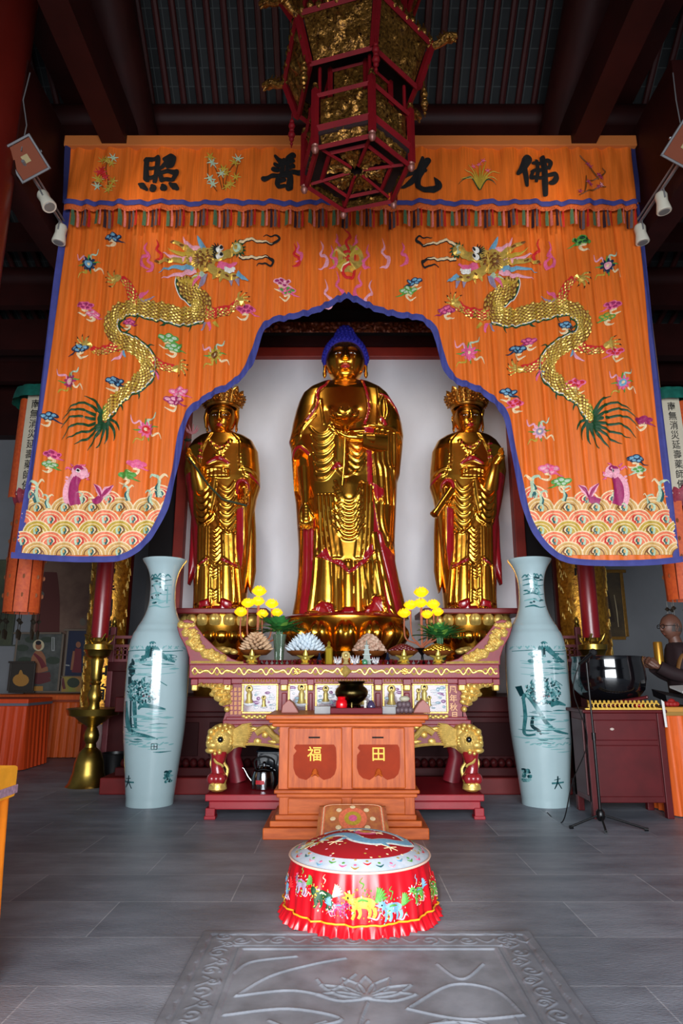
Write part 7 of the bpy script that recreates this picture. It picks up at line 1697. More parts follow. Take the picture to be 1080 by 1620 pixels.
skirt_table(-6.4, -3.9, 10.75, 11.35, .93, 'far orange pleated table against the left rear wall carrying framed pictures', OSK, mat('thin_trim', (150, 60, 30), .6), band=.12)
skirt_table(-6.2, -4.26, 9.36, 10.1, .92, 'middle orange pleated table with a grey edged top at the left', mat('red_orange_cloth', (222, 72, 18), .6, 0, var=.12, vscale=10, stretch=(6, 6, .4)), mat('grey_lace', (110, 110, 122), .7), band=.10)
skirt_table(-2.5, -1.455, 2.2, 3.12, .855, 'nearest yellow velvet covered table cut by the left edge of the picture', mat('orange_yellow_velvet', (240, 130, 20), .6, 0, var=.15, vscale=8, sheen=.4), mat('lilac_lace', (168, 132, 150), .7, var=.3, vscale=60), YSK, band=.13, per=16)
# framed pictures on the far table
def framed(x0, x1, y0, y1, D, lab, fr, bg, fn, name='framed_picture', cat='picture', dep=.04, fw=3.0):
    o = thing(name, lab, cat, at((x0 + x1) / 2, y1, D))
    m = MB()
    for a, b, c_, d in ((x0, x1, y0, y0 + fw), (x0, x1, y1 - fw, y1), (x0, x0 + fw, y0 + fw, y1 - fw), (x1 - fw, x1, y0 + fw, y1 - fw)): B(m, a, b, c_, d, D, dep)
    m.build('frame', fr, o, smooth=False, bevel=.004); m = MB(); B(m, x0 + fw * .8, x1 - fw * .8, y0 + fw * .8, y1 - fw * .8, D + .012, dep - .014); m.build('picture', bg, o, smooth=False)
    if fn:
        class FE(EM):
            def P(s, x, y, off): p = at(x, y, D + .011); return (p.x, p.y - off * .3, p.z)
        e = FE(); mats = fn(e); e.build('painted_figure', mats, o)
    return o
PGs = [mat('skin_ochre', (150, 96, 66), .6), mat('robe_maroon', (110, 36, 44), .6), mat('halo_cream', (200, 186, 150), .6), mat('hair_ink', (24, 22, 28), .6), mat('lotus_wine', (96, 40, 44), .6), mat('leaf_dull', (52, 62, 48), .6), mat('paper_pale', (150, 152, 150), .6), mat('yellow_cloth', (170, 120, 50), .6)]
def fig_sit(e):
    for x, y, r in ((35, 1025, 9), (40, 1045, 10), (84, 1045, 10), (50, 1012, 9), (74, 1012, 8)): e.mat(5).blob(x, y, r * 1.2, r * .6, .004)
    e.mat(6).rib([(84, 1008), (84, 1030)], 5, .005); e.mat(5).rib([(84, 1009), (84, 1028)], 1.4, .009)
    e.mat(2).blob(61, 1021, 9, 9, .008, n=24); e.mat(0).blob(61, 1022, 5, 6, .014); e.mat(3).blob(61, 1017, 4.6, 3.6, .018); e.mat(0).rib([(61, 1030), (61, 1040), (61, 1056)], [9, 22, 26], .012); e.mat(0).rib([(46, 1058), (61, 1060), (76, 1058)], [6, 9, 6], .016)
    e.mat(1).rib([(54, 1034), (64, 1044), (70, 1056)], [3, 7, 9], .018); e.mat(4).rib([(44, 1068), (61, 1071), (80, 1067)], [8, 14, 8], .012); e.mat(4).rib([(46, 1076), (62, 1079), (80, 1075)], [6, 7, 5], .012); e.mat(7).rib([(50, 1090), (68, 1090)], [9, 9], .012); return PGs
framed(21, 97, 1000, 1096, 11.3, 'large framed picture of a seated haloed figure on the far orange table', mat('dull_wood_frame', (112, 98, 84), .5), mat('grey_landscape', (90, 92, 88), .5, col2=(58, 62, 58), vscale=6), fig_sit)
def fig_stand(e):
    e.mat(1).rib([(124, 1026), (122, 1044), (121, 1064)], [9, 14, 15], .010); e.mat(0).blob(124, 1020, 4, 5, .012); e.mat(0).rib([(117, 1030), (115, 1046), (113, 1060)], [3, 4, 3], .012); e.mat(6).rib([(103, 1052), (110, 1053)], 2, .006); return PGs
framed(101, 143, 995, 1097, 11.25, 'dark blue framed picture of a standing red robed figure on the far orange table', MATS['dull_wood_frame'], mat('night_blue_print', (26, 34, 62), .15, coat=.6), fig_stand)
def fig_dark(e): e.mat(7).blob(33, 1076, 13, 10, .006); e.mat(7).rib([(33, 1068), (33, 1060)], [9, 2], .008); return PGs
framed(13, 54, 1046, 1096, 11.15, 'small dark framed picture leaning before the large one', mat('dark_frame', (52, 44, 38), .5), mat('dark_print', (48, 42, 36), .5), fig_dark)
def fig_green(e): e.mat(5).blob(116, 1080, 10, 8, .006); e.mat(4).rib([(98, 1073), (102, 1090)], [6, 4], .008); return PGs
framed(96, 135, 1069, 1096, 11.12, 'small green and orange framed print at the right end of the far table', MATS['dull_wood_frame'], mat('green_print', (128, 140, 60), .5, col2=(170, 110, 60), vscale=5), fig_green, fw=1.5)
def fig_mural(e):
    e.mat(1).rib([(80, 905), (78, 950), (74, 1010)], [20, 34, 40], .004, 12); e.mat(6).blob(62, 940, 8, 6, .010); e.mat(6).blob(60, 932, 5, 4, .012); e.mat(6).blob(131, 984, 5, 6, .010)
    return [PGs[0], mat('mural_rust', (92, 46, 42), .8), PGs[2], PGs[3], PGs[4], PGs[5], mat('mural_pale', (104, 96, 86), .8)]
framed(48, 172, 880, 1104, 11.56, 'large faded brown mural panel on the left rear wall', mat('mural_frame', (64, 52, 46), .7), mat('faded_mural', (132, 104, 88), .8, col2=(92, 66, 58), vscale=1.6), fig_mural, name='mural_panel', fw=2)
framed(-30, 26, 885, 1022, 11.56, 'dark greenish scroll picture at the left edge behind the hanging banner', mat('scroll_frame', (70, 74, 60), .7), mat('mossy_scroll', (88, 92, 66), .8, col2=(50, 56, 46), vscale=2), None, name='hanging_scroll', fw=2)
GF = mat('gilt_frame', (150, 108, 44), .4, .6, var=.2, vscale=20)
def fig_r(e):
    e.mat(4).rib([(952, 925), (956, 950), (960, 985)], [10, 18, 26], .004); e.mat(2).blob(948, 922, 3, 3, .008); e.mat(2).rib([(971, 941), (975, 965), (978, 992)], [1, 1.6, 1], .01); e.mat(0).rib([(945, 930), (955, 935)], [4, 6], .008); return [PGs[0], PGs[1], mat('bright_strip', (200, 180, 140), .5), PGs[3], mat('shadow_figure', (58, 40, 26), .6)]
framed(922, 990, 901, 1012, 11.56, 'gilt framed dark painting on the right rear wall', GF, mat('brown_painting', (92, 74, 40), .3, col2=(60, 44, 26), vscale=4, coat=.4), fig_r, fw=5)
framed(845, 893, 896, 1012, 11.56, 'gilt framed glassy painting between the right vase and the rear pillar', GF, mat('green_reflection_painting', (96, 100, 58), .1, col2=(40, 44, 26), vscale=14, coat=1), None, fw=5)  # green tone painted in for the reflection on its glass

# strip banners hanging at both sides
BAN = mat('banner_orange', (214, 92, 34), .6, 0, col2=(190, 70, 30), vscale=30); CRM = mat('banner_cream', (200, 190, 168), .7, 0, var=.06, vscale=3); GRC = mat('green_canopy_cloth', (16, 88, 76), .5, 0, var=.3, vscale=14, sheen=.4); LOT = mat('lotus_pink_cloth', (170, 60, 80), .6, 0, col2=(120, 30, 46), vscale=16)
def banner(X, D, lab, text, ytop, ymid, ybot, wz=.30):
    o = thing('strip_banner', lab, 'banner', (X, D, zat(ytop, D)))
    zt, zm, zb = zat(ytop, D), zat(ymid, D), zat(ybot, D)
    m = MB(); m.lathe([(.33, -.06), (.32, .02), (.30, .09), (.18, .14), (.06, .17), (.0, .2)], (X, D, zt), 48, cap=False, fn=lambda r, z, a: r * (1 + .06 * abs(math.sin(a * 6)))); m.build('canopy', GRC, o)
    m = MB(); m.tube([(X, D, zt + .15), (X, D, zt + 1.9)], .012, 8); m.build('hanging_cord', mat('cord_tan', (150, 110, 70), .7), o)
    m = MB(); m.grid([[(X - .105, D - .20 + .01 * math.sin(z * 3), z), (X, D - .205 + .01 * math.sin(z * 3), z), (X + .105, D - .20 + .01 * math.sin(z * 3), z)] for z in np.linspace(zm, zt, 24)]); m.grid([[(X - .105, D - .192, z), (X + .105, D - .192, z)] for z in (zm, zt)]); m.build('cream_strip', CRM, o)
    if text:
        V_, F_ = text_geo(text, .008, vertical=True); m = MB(); sp_ = (zt - zm - .1) / len(text) / 1.05; txt(m, V_, F_, (X, D - .332, zt - .05 - sp_ * .5), sp_ * .82, .004)
        V2 = []; m = MB(); 
        P = [(X + x * sp_ * .86, D - .215, zt - .05 - sp_ * .55 + y * sp_) for x, y in V_]; m.add(P, F_); m.build('black_characters', BLACK, o, smooth=False)
    for s in (-1, 1):
        m = MB(); m.grid([[(X + s * (.17 + q * .045), D - .19 + .05 * abs(q) + .012 * math.sin(z * 2 + s), z) for q in (-1, -.3, .4, 1.2)] for z in np.linspace(zm - .02, zt - .02, 24)]); m.build('side_strip', BAN, o)
    m = MB(); m.lathe([(.16, -.13), (.20, -.05), (.225, .03), (.20, .12), (.17, .14)], (X, D, zm), 48, cap=False, fn=lambda r, z, a: r * (1 + .05 * math.sin(a * 12)))
    m.build('lotus_collar', LOT, o)
    for k in range(8):
        a = -PI / 2 + (k - 3.5) * 2 * PI / 8; m = MB(); rr = .19
        m.grid([[(X + (rr + .006 * math.sin(z * 5 + k)) * math.cos(a + u), D + (rr + .006 * math.sin(z * 5 + k)) * math.sin(a + u), z) for u in (-.36, -.12, .12, .36)] for z in np.linspace(zb, zm - .08, 20)])
        m.cur = 1; px_, py_ = X + (rr + .004) * math.cos(a), D + (rr + .004) * math.sin(a)
        for j in range(9):
            if zm - .3 - j * .2 > zb + .1: m.ball((px_, py_, zm - .3 - j * .2), .018, 5, 3, (.9, .3, 1.5))
        st = m.build('lower_strip', [BAN, mat('sprig_brown', (130, 70, 30), .7)], o)
        m = MB(); px_, py_ = X + rr * math.cos(a), D + rr * math.sin(a)
        m.tube([(px_, py_, zb), (px_, py_, zb - .26)], .004, 5); m.ball((px_, py_, zb - .09), .03, 4, 2, (1, .5, 1)); m.tube([(px_, py_, zb - .18), (px_, py_, zb - .2), (px_, py_, zb - .28)], [.004, .02, .014], 6); m.build('bead_tassel', mat('bead_dark', (40, 32, 22), .4, .3), st)
banner(-3.50, 7.3, 'long orange and cream strip banner under a green canopy at the left edge', '南無消災延壽藥師佛', 636, 790, 970)
banner(3.77, 7.3, 'long orange and cream strip banner under a green canopy at the right edge', '南無消災延壽藥師佛', 640, 788, 950)

# cabinet with the bowl bell
CBX0, CBX1, CB0, CB1 = 2.235, 2.95, 6.35, 6.80; CT = .93
cb = thing('cabinet', 'dark red cabinet with gilt fretwork rail carrying the black bowl bell', 'cabinet', ((CBX0 + CBX1) / 2, 6.7, 0)); CBM = mat('cabinet_red', (84, 18, 22), .45, 0, var=.2, vscale=4, spec=.3)
m = MB(); m.bx(CBX0, CBX1, CB0 + .02, CB1, .13, CT - .03); m.build('cabinet_body', CBM, cb, smooth=False, bevel=.006)
m = MB(); m.bx(CBX0 - .03, CBX1 + .03, CB0 - .02, CB1 + .03, CT - .03, CT); m.build('cabinet_top', CBM, cb, smooth=False, bevel=.01)
for a, b in ((CBX0, CB0), (CBX1 - .06, CB0), (CBX0, CB1 - .06), (CBX1 - .06, CB1 - .06)): m = MB(); m.bx(a, a + .06, b, b + .06, 0, CT - .03); m.build('leg', CBM, cb, smooth=False, bevel=.006)
m = MB(); m.bx(CBX0 + .07, CBX1 - .07, CB0, CB0 + .03, .66, .84); m.build('drawer', CBM, cb, smooth=False, bevel=.008)
m = MB(); m.bx(CBX0 + .07, CBX1 - .07, CB0 + .005, CB0 + .03, .18, .62); m.build('front_panel', CBM, cb, smooth=False, bevel=.008)
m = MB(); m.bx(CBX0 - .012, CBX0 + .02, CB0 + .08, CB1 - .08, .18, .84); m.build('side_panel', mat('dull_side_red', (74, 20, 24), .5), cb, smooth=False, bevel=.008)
m = MB()
for k in range(16):
    x = CBX0 + .06 + k * (CBX1 - CBX0 - .12) / 15
    m.tube([(x + .024 * math.cos(a), CB0 - .01, CT + .035 + .024 * math.sin(a)) for a in np.linspace(.3, 5.2, 12)], .0075, 6); m.ball((x, CB0 - .01, CT + .072), .013, 7, 5)
m.bx(CBX0, CBX1, CB0 - .015, CB0 + .005, CT, CT + .014); m.build('gilt_fretwork', mat('yellow_gilt_paint', (222, 178, 74), .45, .2), cb)
for x in (.33,): m = MB(); m.ball((CBX0 + x - .1, CB0 - .004, .76), .012, 8, 6, (1.6, .4, 1)); m.build('paint_chip', mat('chipped_plaster', (190, 170, 160), .8), cb)
bell = thing('bowl_bell', 'huge black lacquered bowl bell on the dark red cabinet', 'bell', (2.61, 6.70, CT)); BKL = mat('black_lacquer', (10, 11, 14), .1, coat=1.0)
m = MB(); m.lathe([(.0, .02), (.16, .025), (.26, .06), (.325, .14), (.345, .24), (.34, .34), (.325, .42), (.335, .455), (.32, .458), (.31, .42), (.32, .3), (.28, .12), (0, .06)], (2.61, 6.70, CT + .03), 64, cap=False); m.build('bowl', BKL, bell, angle=60)
m = MB(); m.lathe([(.17, 0), (.2, .02), (.17, .05), (.1, .05)], (2.61, 6.70, CT), 32); m.build('cushion_ring', mat('dark_cushion', (60, 14, 20), .7), bell)
m = MB(); m.tube([(2.42, 6.40, CT + .03), (2.55, 6.385, CT + .055), (2.82, 6.37, CT + .11)], [.032, .028, .014], 12); m.ball((2.82, 6.37, CT + .11), .016, 8, 6); obj1('bell_striker', 'dark red wooden striker lying in front of the black bowl bell', 'striker', m, mat('striker_red', (84, 20, 24), .3, coat=.5))
m = MB(); m.ball((2.77, 6.44, CT + .035), .04, 14, 10, (1.1, 1, .85)); obj1('red_ornament', 'small red ball on the cabinet beside the striker', 'ball', m, mat('bright_ball_red', (190, 14, 20), .3))
m = MB(); m.prism([(2.93, .78), (2.95, .78), (2.945, 1.0), (2.92, 1.02)], lambda x, z: (x, 6.30, z), lambda x, z: (x + .012, 6.322, z)); obj1('paper_slip', 'narrow white paper slip at the right corner of the cabinet', 'paper', m, mat('white_paper', (214, 212, 208), .7), smooth=False)
# microphone stand
ms = thing('microphone_stand', 'black microphone stand on three legs in front of the red cabinet', 'stand', (2.16, 6.0, 0)); X_, D_ = 2.16, 5.98
m = MB(); m.tube([(X_, D_, .09), (X_, D_, .75)], .013, 10); m.tube([(X_, D_, .7), (X_ - .01, D_, 1.36)], .009, 10); m.tube([(X_, D_, .7), (X_, D_, .76)], .018, 10); m.build('pole', BKG, ms)
m = MB(); m.lathe([(.02, .06), (.035, .08), (.035, .13), (.02, .15)], (X_, D_, 0), 14); m.build('leg_hub', BKG, ms)
for a, L in ((PI + .05, .27), (-1.75, .2), (-.28, .36)): m = MB(); e_ = (X_ + L * math.cos(a), D_ + L * math.sin(a), .014); m.tube([(X_, D_, .11), e_], .009, 8); m.tube([tuple(Vector(e_) - Vector((.03 * math.cos(a), .03 * math.sin(a), 0))), e_], .014, 8); m.build('leg', BKG, ms)
m = MB(); m.tube([(X_ - .01, D_, 1.355), (X_ + .0, D_ - .03, 1.40)], .02, 10); m.build('clip', BKG, ms)
mc = thing('microphone', 'black handheld microphone clipped on top of the stand', 'microphone', (X_, D_ - .05, 1.42))
m = MB(); m.tube([(X_ - .10, D_ - .08, 1.33), (X_, D_ - .05, 1.40), (X_ + .03, D_ - .04, 1.42)], [.012, .017, .02], 12); m.build('handle', BKG, mc); m = MB(); m.ball((X_ + .045, D_ - .035, 1.432), .034, 14, 10); m.build('grille', mat('mesh_black', (30, 30, 32), .5, .5, bump=.5, bscale=400), mc)
m = MB(); m.tube([tuple(q) for q in resample([(X_ - .10, D_ - .08, 1.33), (X_ - .16, D_ - .05, 1.1), (X_ - .05, D_ + .02, .7), (X_ - .18, D_ + .1, .35), (X_ - .26, D_ + .2, .012), (X_ - .27, D_ + .6, .012)], 50)], .005, 6); obj1('microphone_cable', 'thin black cable running down from the microphone to the floor', 'cable', m, BKG)
# far right table and the person behind
skirt_table(3.02, 4.1, 6.45, 6.85, .95, 'orange skirted table at the right edge beside the red cabinet', OSK, mat('olive_trim', (150, 110, 40), .6), mat('yellow_top_cloth', (190, 130, 50), .6), band=.08)
m = MB(); cx, cy, cz = 3.3, 6.62, .955
for s in (-1, 1): m.prism([(0, 0), (s * .24, .03), (s * .25, .10), (0, .05)][::s], lambda x, z: (cx + x, cy - .14, cz + z), lambda x, z: (cx + x, cy + .14, cz + z + .05))
obj1('black_book', 'open black covered book on the right table in front of the person', 'book', m, mat('book_black', (14, 14, 20), .5), smooth=False)
m = MB(); m.prism([(0, 0), (.26, .02), (.27, .035), (0, .02)], lambda x, z: (cx - .08 + x, cy - .13, cz + .115 + z), lambda x, z: (cx - .08 + x, cy + .12, cz + .16 + z)); obj1('white_sheets', 'white sheets lying on the black book', 'paper', m, MATS['white_paper'], smooth=False)
m = MB()
for k in range(10): a = k * .628; m.ball((3.1 + .05 * math.cos(a), 6.5 + .04 * math.sin(a), .975), .03, 8, 6, (1, .8, .8))
m.ball((3.1, 6.5, .985), .045, 10, 8); obj1('red_lotus_cushion', 'small red lotus shaped cushion at the near left corner of the right table', 'cushion', m, mat('lotus_cushion_red', (150, 20, 16), .6))
# ---- the person: standing, profile to the left, dark robe, holding a golden cylinder
PD = 7.15; pxh = at(1061, 992, PD).x; pz = zat(992, PD)
pr_ = thing('person', 'person in a dark maroon robe and glasses facing left behind the right table', 'person', (pxh + .08, PD, 0))
SKN = mat('warm_skin', (98, 62, 48), .5, 0, var=.08, vscale=8); ROB = mat('maroon_robe', (32, 9, 14), .8, 0, var=.25, vscale=6)
fh = head(pr_, (pxh, PD, pz), .088, .112, .138, [SKN, mat('lip_skin', (130, 70, 62), .5), EYEW, BLACK], long_lobes=False, rz_=-PI / 2 + .15, nose=.9)
m = MB()
hm = Matrix.Rotation(-PI / 2 + .15, 3, 'Z')
for s in (-1, 1): m.tube([Vector((pxh, PD, pz)) + hm @ Vector((s * .036 + .03 * math.cos(a), -.118, .004 + .02 * math.sin(a))) for a in np.linspace(0, 2 * PI, 17)], .0035, 6); m.tube([Vector((pxh, PD, pz)) + hm @ Vector(q) for q in ((s * .066, -.112, .01), (s * .094, -.04, .012), (s * .096, .03, .0))], .003, 6)
m.tube([Vector((pxh, PD, pz)) + hm @ Vector((q, -.120, .008)) for q in (-.01, .01)], .003, 6); m.build('glasses', BKG, pr_)
m = MB(); rows = []
def ph_(i, j): ph = .62 * PI * i / 14; a = 2 * PI * j / 32; return (math.sin(ph) * math.cos(a), math.sin(ph) * math.sin(a), math.cos(ph))
for i in range(15):
    row = []
    for j in range(32):
        x, y, z = ph_(i, j); k = 1.012 if (y > -.45 or z > .72) else .96; row.append(Vector((pxh, PD, pz)) + hm @ Vector((x * .088 * k, y * .112 * k, z * .138 * k)))
    rows.append(row)
m.grid(rows, closed_u=True); m.build('shaved_hair', mat('cropped_grey_hair', (66, 56, 52), .7), pr_)
m = MB(); m.tube([(pxh + .01, PD, pz - .08), (pxh + .035, PD, pz - .19)], [.056, .068], 16); m.build('neck', SKN, pr_)
cxb = pxh + .06; zs = pz - .20
def torso(sec):
    rows = []
    for z, rx, ry, dx in sec:
        rows.append([(cxb + dx + rx * math.cos(a) * (1 + .03 * math.sin(a * 9 + z * 3)), PD + ry * math.sin(a) * (1 + .04 * math.sin(a * 7)), z) for a in np.linspace(0, 2 * PI, 56, endpoint=False)])
    return rows
m = MB(); m.grid(torso([(zs + .04, .06, .06, -.03), (zs + .02, .10, .12, -.02), (zs - .03, .13, .19, 0), (zs - .12, .15, .22, .01), (zs - .3, .15, .21, .01), (zs - .5, .14, .19, .01), (zs - .7, .16, .2, .01), (zs - 1.0, .18, .22, .01), (zs - 1.3, .2, .24, .01), (.10, .22, .26, .01), (.02, .22, .26, .01)])[::-1], closed_u=True); m.build('robe', ROB, pr_, angle=80)
m = MB(); m.tube([tuple(q) for q in resample([(cxb + .06, PD - .12, zs - .02), (cxb - .08, PD - .17, zs - .12), (cxb - .13, PD - .12, zs - .35)], 12)], [.03] * 12, 8, squash=.5); m.build('robe_collar', mat('ochre_collar', (110, 70, 26), .7), pr_)
hp = at(1040, 1055, PD - .14)
for s, yy in ((-1, -.16), (1, .16)):
    m = MB(); tgt = Vector((hp.x + .035, PD + (-.10 if s < 0 else .02), hp.z)); m.tube([tuple(q) for q in resample([(cxb + .01, PD + yy, zs - .05), (cxb + .02, PD + yy * 1.25, zs - .3), tuple(tgt.lerp(Vector((cxb, PD + yy, zs - .36)), .45)), tuple(tgt)], 16)], [.07, .075, .078, .08, .078, .075, .072, .07, .07, .07, .07, .068, .066, .066, .066, .066], 14); m.build('sleeve', ROB, pr_)
    hand_part(pr_, tgt + Vector((-.01, 0, .0)), (-.7, .15 * -s, .55), (-.2, .9 * -s * -1 if s > 0 else .9, .2), .18, SKN, curl=(.7, .7, .5), side=s, arm=[(tgt + Vector((.05, 0, -.01)), .028)])
for s in (-.08, .08): m = MB(); m.ball((cxb - .05, PD + s, .035), .05, 12, 8, (2.2, .9, .7)); m.build('shoe', BLACK, pr_)
m = MB(); c = at(1044, 1058, PD - .06); m.lathe([(.03, 0), (.045, .01), (.045, .26), (.04, .275), (.0, .275)], c, 24); obj1('golden_cylinder', 'golden cylinder held upright in the hands of the person', 'cylinder', m, mat('old_gold_cylinder', (170, 120, 40), .35, .7))

# bin and bag behind the left candlestick
m = MB(); m.lathe([(.12, 0), (.14, .02), (.155, .30), (.163, .32), (.15, .32), (.12, .03)], (-2.745, 8.515, 0), 32); obj1('black_tub', 'black round tub on the floor behind the left brass candlestick', 'tub', m, mat('black_plastic', (14, 14, 16), .4))

# track lamps on the side beams
MET = mat('grey_aluminium', (150, 150, 152), .4, .5); WPL = mat('white_lamp_body', (214, 208, 190), .4)
for s, XX in ((-1, -3.12), (1, 3.32)):
    side = 'left' if s < 0 else 'right'
    o = thing('lamp_track', 'thin metal lamp track fixed along the %s beam' % side, 'track', (XX, 5.9, 6.1))
    m = MB(); m.tube([(XX, 5.5, 6.13), (XX, 6.9, 6.13)], .018, 6); m.tube([(XX, 5.5, 6.2), (XX, 6.9, 6.2)], .012, 6); m.build('rail', MET, o)
    m = MB(); m.tube([(XX, 5.45, 6.2), (XX + .02, 5.45, 6.5), (XX - .02, 5.4, 6.75), (XX, 5.42, 7.1)], .006, 6); m.build('wire', MET, o)
    for k, D2 in enumerate((5.86, 6.36)):
        t = thing('spot_lamp', 'white cylindrical spot lamp %s on the %s track' % (('nearest the camera', 'farther from the camera')[k], side), 'lamp', (XX, D2, 6.13))
        a0 = Vector((XX - s * .04, D2, 6.05)); dr = Vector((s * .1, -.25 if (s < 0 and k == 0) else .05, -1)).normalized() if not (s < 0 and k == 0) else Vector((.45, -.1, -.75)).normalized()
        m = MB(); m.tube([a0, a0 + dr * .03, a0 + dr * .1, a0 + dr * .2, a0 + dr * .21], [.05, .062, .056, .074, .07], 24); m.build('lamp_body', WPL, t, angle=50)
        m = MB(); m.tube([a0 + dr * .205, a0 + dr * .214], [.06, .05], 20); m.build('lamp_glass', mat('dull_lens', (120, 120, 116), .2), t)
        m = MB(); m.tube([(XX, D2, 6.13), (XX - s * .04, D2 + .07, 6.06), a0 + dr * .09 + Vector((0, .065, 0))], .008, 6); m.tube([(XX, D2, 6.13), (XX - s * .04, D2 - .07, 6.06), a0 + dr * .09 + Vector((0, -.065, 0))], .008, 6); m.build('bracket', MET, t)
    t = thing('flood_lamp', 'square floodlight with an amber lens at the near end of the %s track' % side, 'lamp', (XX, 5.5, 6.2)); fc = Vector((XX - s * .02, 5.52 if s < 0 else 5.35, 6.17))
    n0 = Vector((-s * .25, -.75, -.6)).normalized(); ux = Vector((1, 0, 0)); ux = (ux - n0 * ux.dot(n0)).normalized(); uy = n0.cross(ux); rt = .45 * -s; ux, uy = ux * math.cos(rt) + uy * math.sin(rt), uy * math.cos(rt) - ux * math.sin(rt)
    def fbox(mb, a, b, z0_, z1_, tp=1.0):
        P = [fc + ux * (sx * a * q) + uy * (sy * b * q) + n0 * z for z, q in ((z0_, 1), (z1_, tp)) for sx, sy in ((-1, -1), (1, -1), (1, 1), (-1, 1))]
        mb.add(P, [(0, 3, 2, 1), (4, 5, 6, 7), (0, 1, 5, 4), (1, 2, 6, 5), (2, 3, 7, 6), (3, 0, 4, 7)])
    m = MB(); fbox(m, .13, .15, -.07, 0, 1.12)
    for a, b, ca, cb_ in ((.158, .012, 0, .158), (.158, .012, 0, -.158), (.012, .17, .15, 0), (.012, .17, -.15, 0)):
        P = [fc + ux * (ca + sx * a) + uy * (cb_ + sy * b) + n0 * z for z in (0, .03) for sx, sy in ((-1, -1), (1, -1), (1, 1), (-1, 1))]; m.add(P, [(0, 3, 2, 1), (4, 5, 6, 7), (0, 1, 5, 4), (1, 2, 6, 5), (2, 3, 7, 6), (3, 0, 4, 7)])
    m.build('housing', mat('lamp_housing_grey', (96, 94, 96), .5, .3), t, smooth=False, bevel=.005)
    m = MB(); fbox(m, .138, .146, .0, .006); m.build('reflector', mat('amber_reflector', (128, 58, 26), .55, .0, spec=.2), t, smooth=False)
    m = MB(); fbox(m, .035, .035, .006, .014); m.build('emitter', mat('emitter_cream', (170, 150, 100), .6), t, smooth=False)
    m = MB(); m.tube([fc + ux * .16 - n0 * .03, fc + ux * .16 - n0 * .1 + uy * .02, fc - n0 * .14, fc - ux * .16 - n0 * .1, fc - ux * .16 - n0 * .03], .01, 6); m.tube([fc - n0 * .14, (XX, 5.6, 6.2)], .012, 6); m.build('yoke', MET, t)

# ---- hexagonal palace lantern
LX, LD = .12, 4.5; A0 = -PI / 2 + .24
lan = thing('palace_lantern', 'large hexagonal red and gilt palace lantern hanging in front of the valance', 'lantern', (LX, LD, 5.0))
LR = mat('lantern_red', (104, 10, 18), .6, 0, var=.2, vscale=5, spec=.15); LG = mat('lantern_gilt_carving', (170, 120, 52), .3, .8, col2=(40, 14, 10), vscale=42, bump=1.0, bscale=45)
LZ = .115
def hv(r, k, z): return Vector((LX + r * math.cos(A0 + k * PI / 3), LD + r * math.sin(A0 + k * PI / 3), z + LZ))
def hexring(r, z, th=.022, sq=1.0):
    m = MB()
    for k in range(6): m.tube([hv(r, k, z), hv(r, k + 1, z)], th, 4, squash=sq)
    return m
def hpanel(r0, z0_, r1, z1_, k, seed, inset=.06, amp=.03, nx=22, nz=12):
    m = MB(); rows = []
    for j in range(nz + 1):
        t = j / nz; row = []
        for i in range(nx + 1):
            u = inset + (1 - 2 * inset) * i / nx; p = hv(r0 + (r1 - r0) * t, k, z0_ + (z1_ - z0_) * t).lerp(hv(r0 + (r1 - r0) * t, k + 1, z0_ + (z1_ - z0_) * t), u)
            n = Vector((math.cos(A0 + (k + .5) * PI / 3), math.sin(A0 + (k + .5) * PI / 3), 0)); e_ = min(1, 5 * min(i / nx, 1 - i / nx, t, 1 - t)); row.append(p + n * amp * e_ * (abs(mnoise.noise(Vector((u * 7, t * 4, seed + k * 3)))) * 2.2 + .2 * random.random() - .3))
        rows.append(row)
    m.grid(rows); return m.build('carved_panel', LG, lan, angle=50)
random.seed(31)
for k in range(6):
    hpanel(.42, 5.18, .42, 5.42, k, 1); hpanel(.40, 4.99, .43, 5.13, k, 2, amp=.02); hpanel(.27, 5.48, .27, 5.80, k, 3, amp=.02); hpanel(.50, 5.72, .62, 6.06, k, 4, amp=.04); hpanel(.40, 6.18, .40, 6.60, k, 5); hpanel(.50, 6.66, .66, 6.95, k, 6)
for r, z, th_ in ((.44, 5.155, .02), (.44, 5.445, .02), (.42, 4.985, .022), (.43, 5.135, .014), (.28, 5.47, .014), (.28, 5.80, .014), (.50, 5.70, .022), (.63, 6.08, .026), (.42, 6.16, .02), (.42, 6.62, .02), (.68, 6.98, .026), (.5, 6.64, .02)):
    hexring(r, z, th_).build('hexagonal_rail', LR, lan, angle=30)
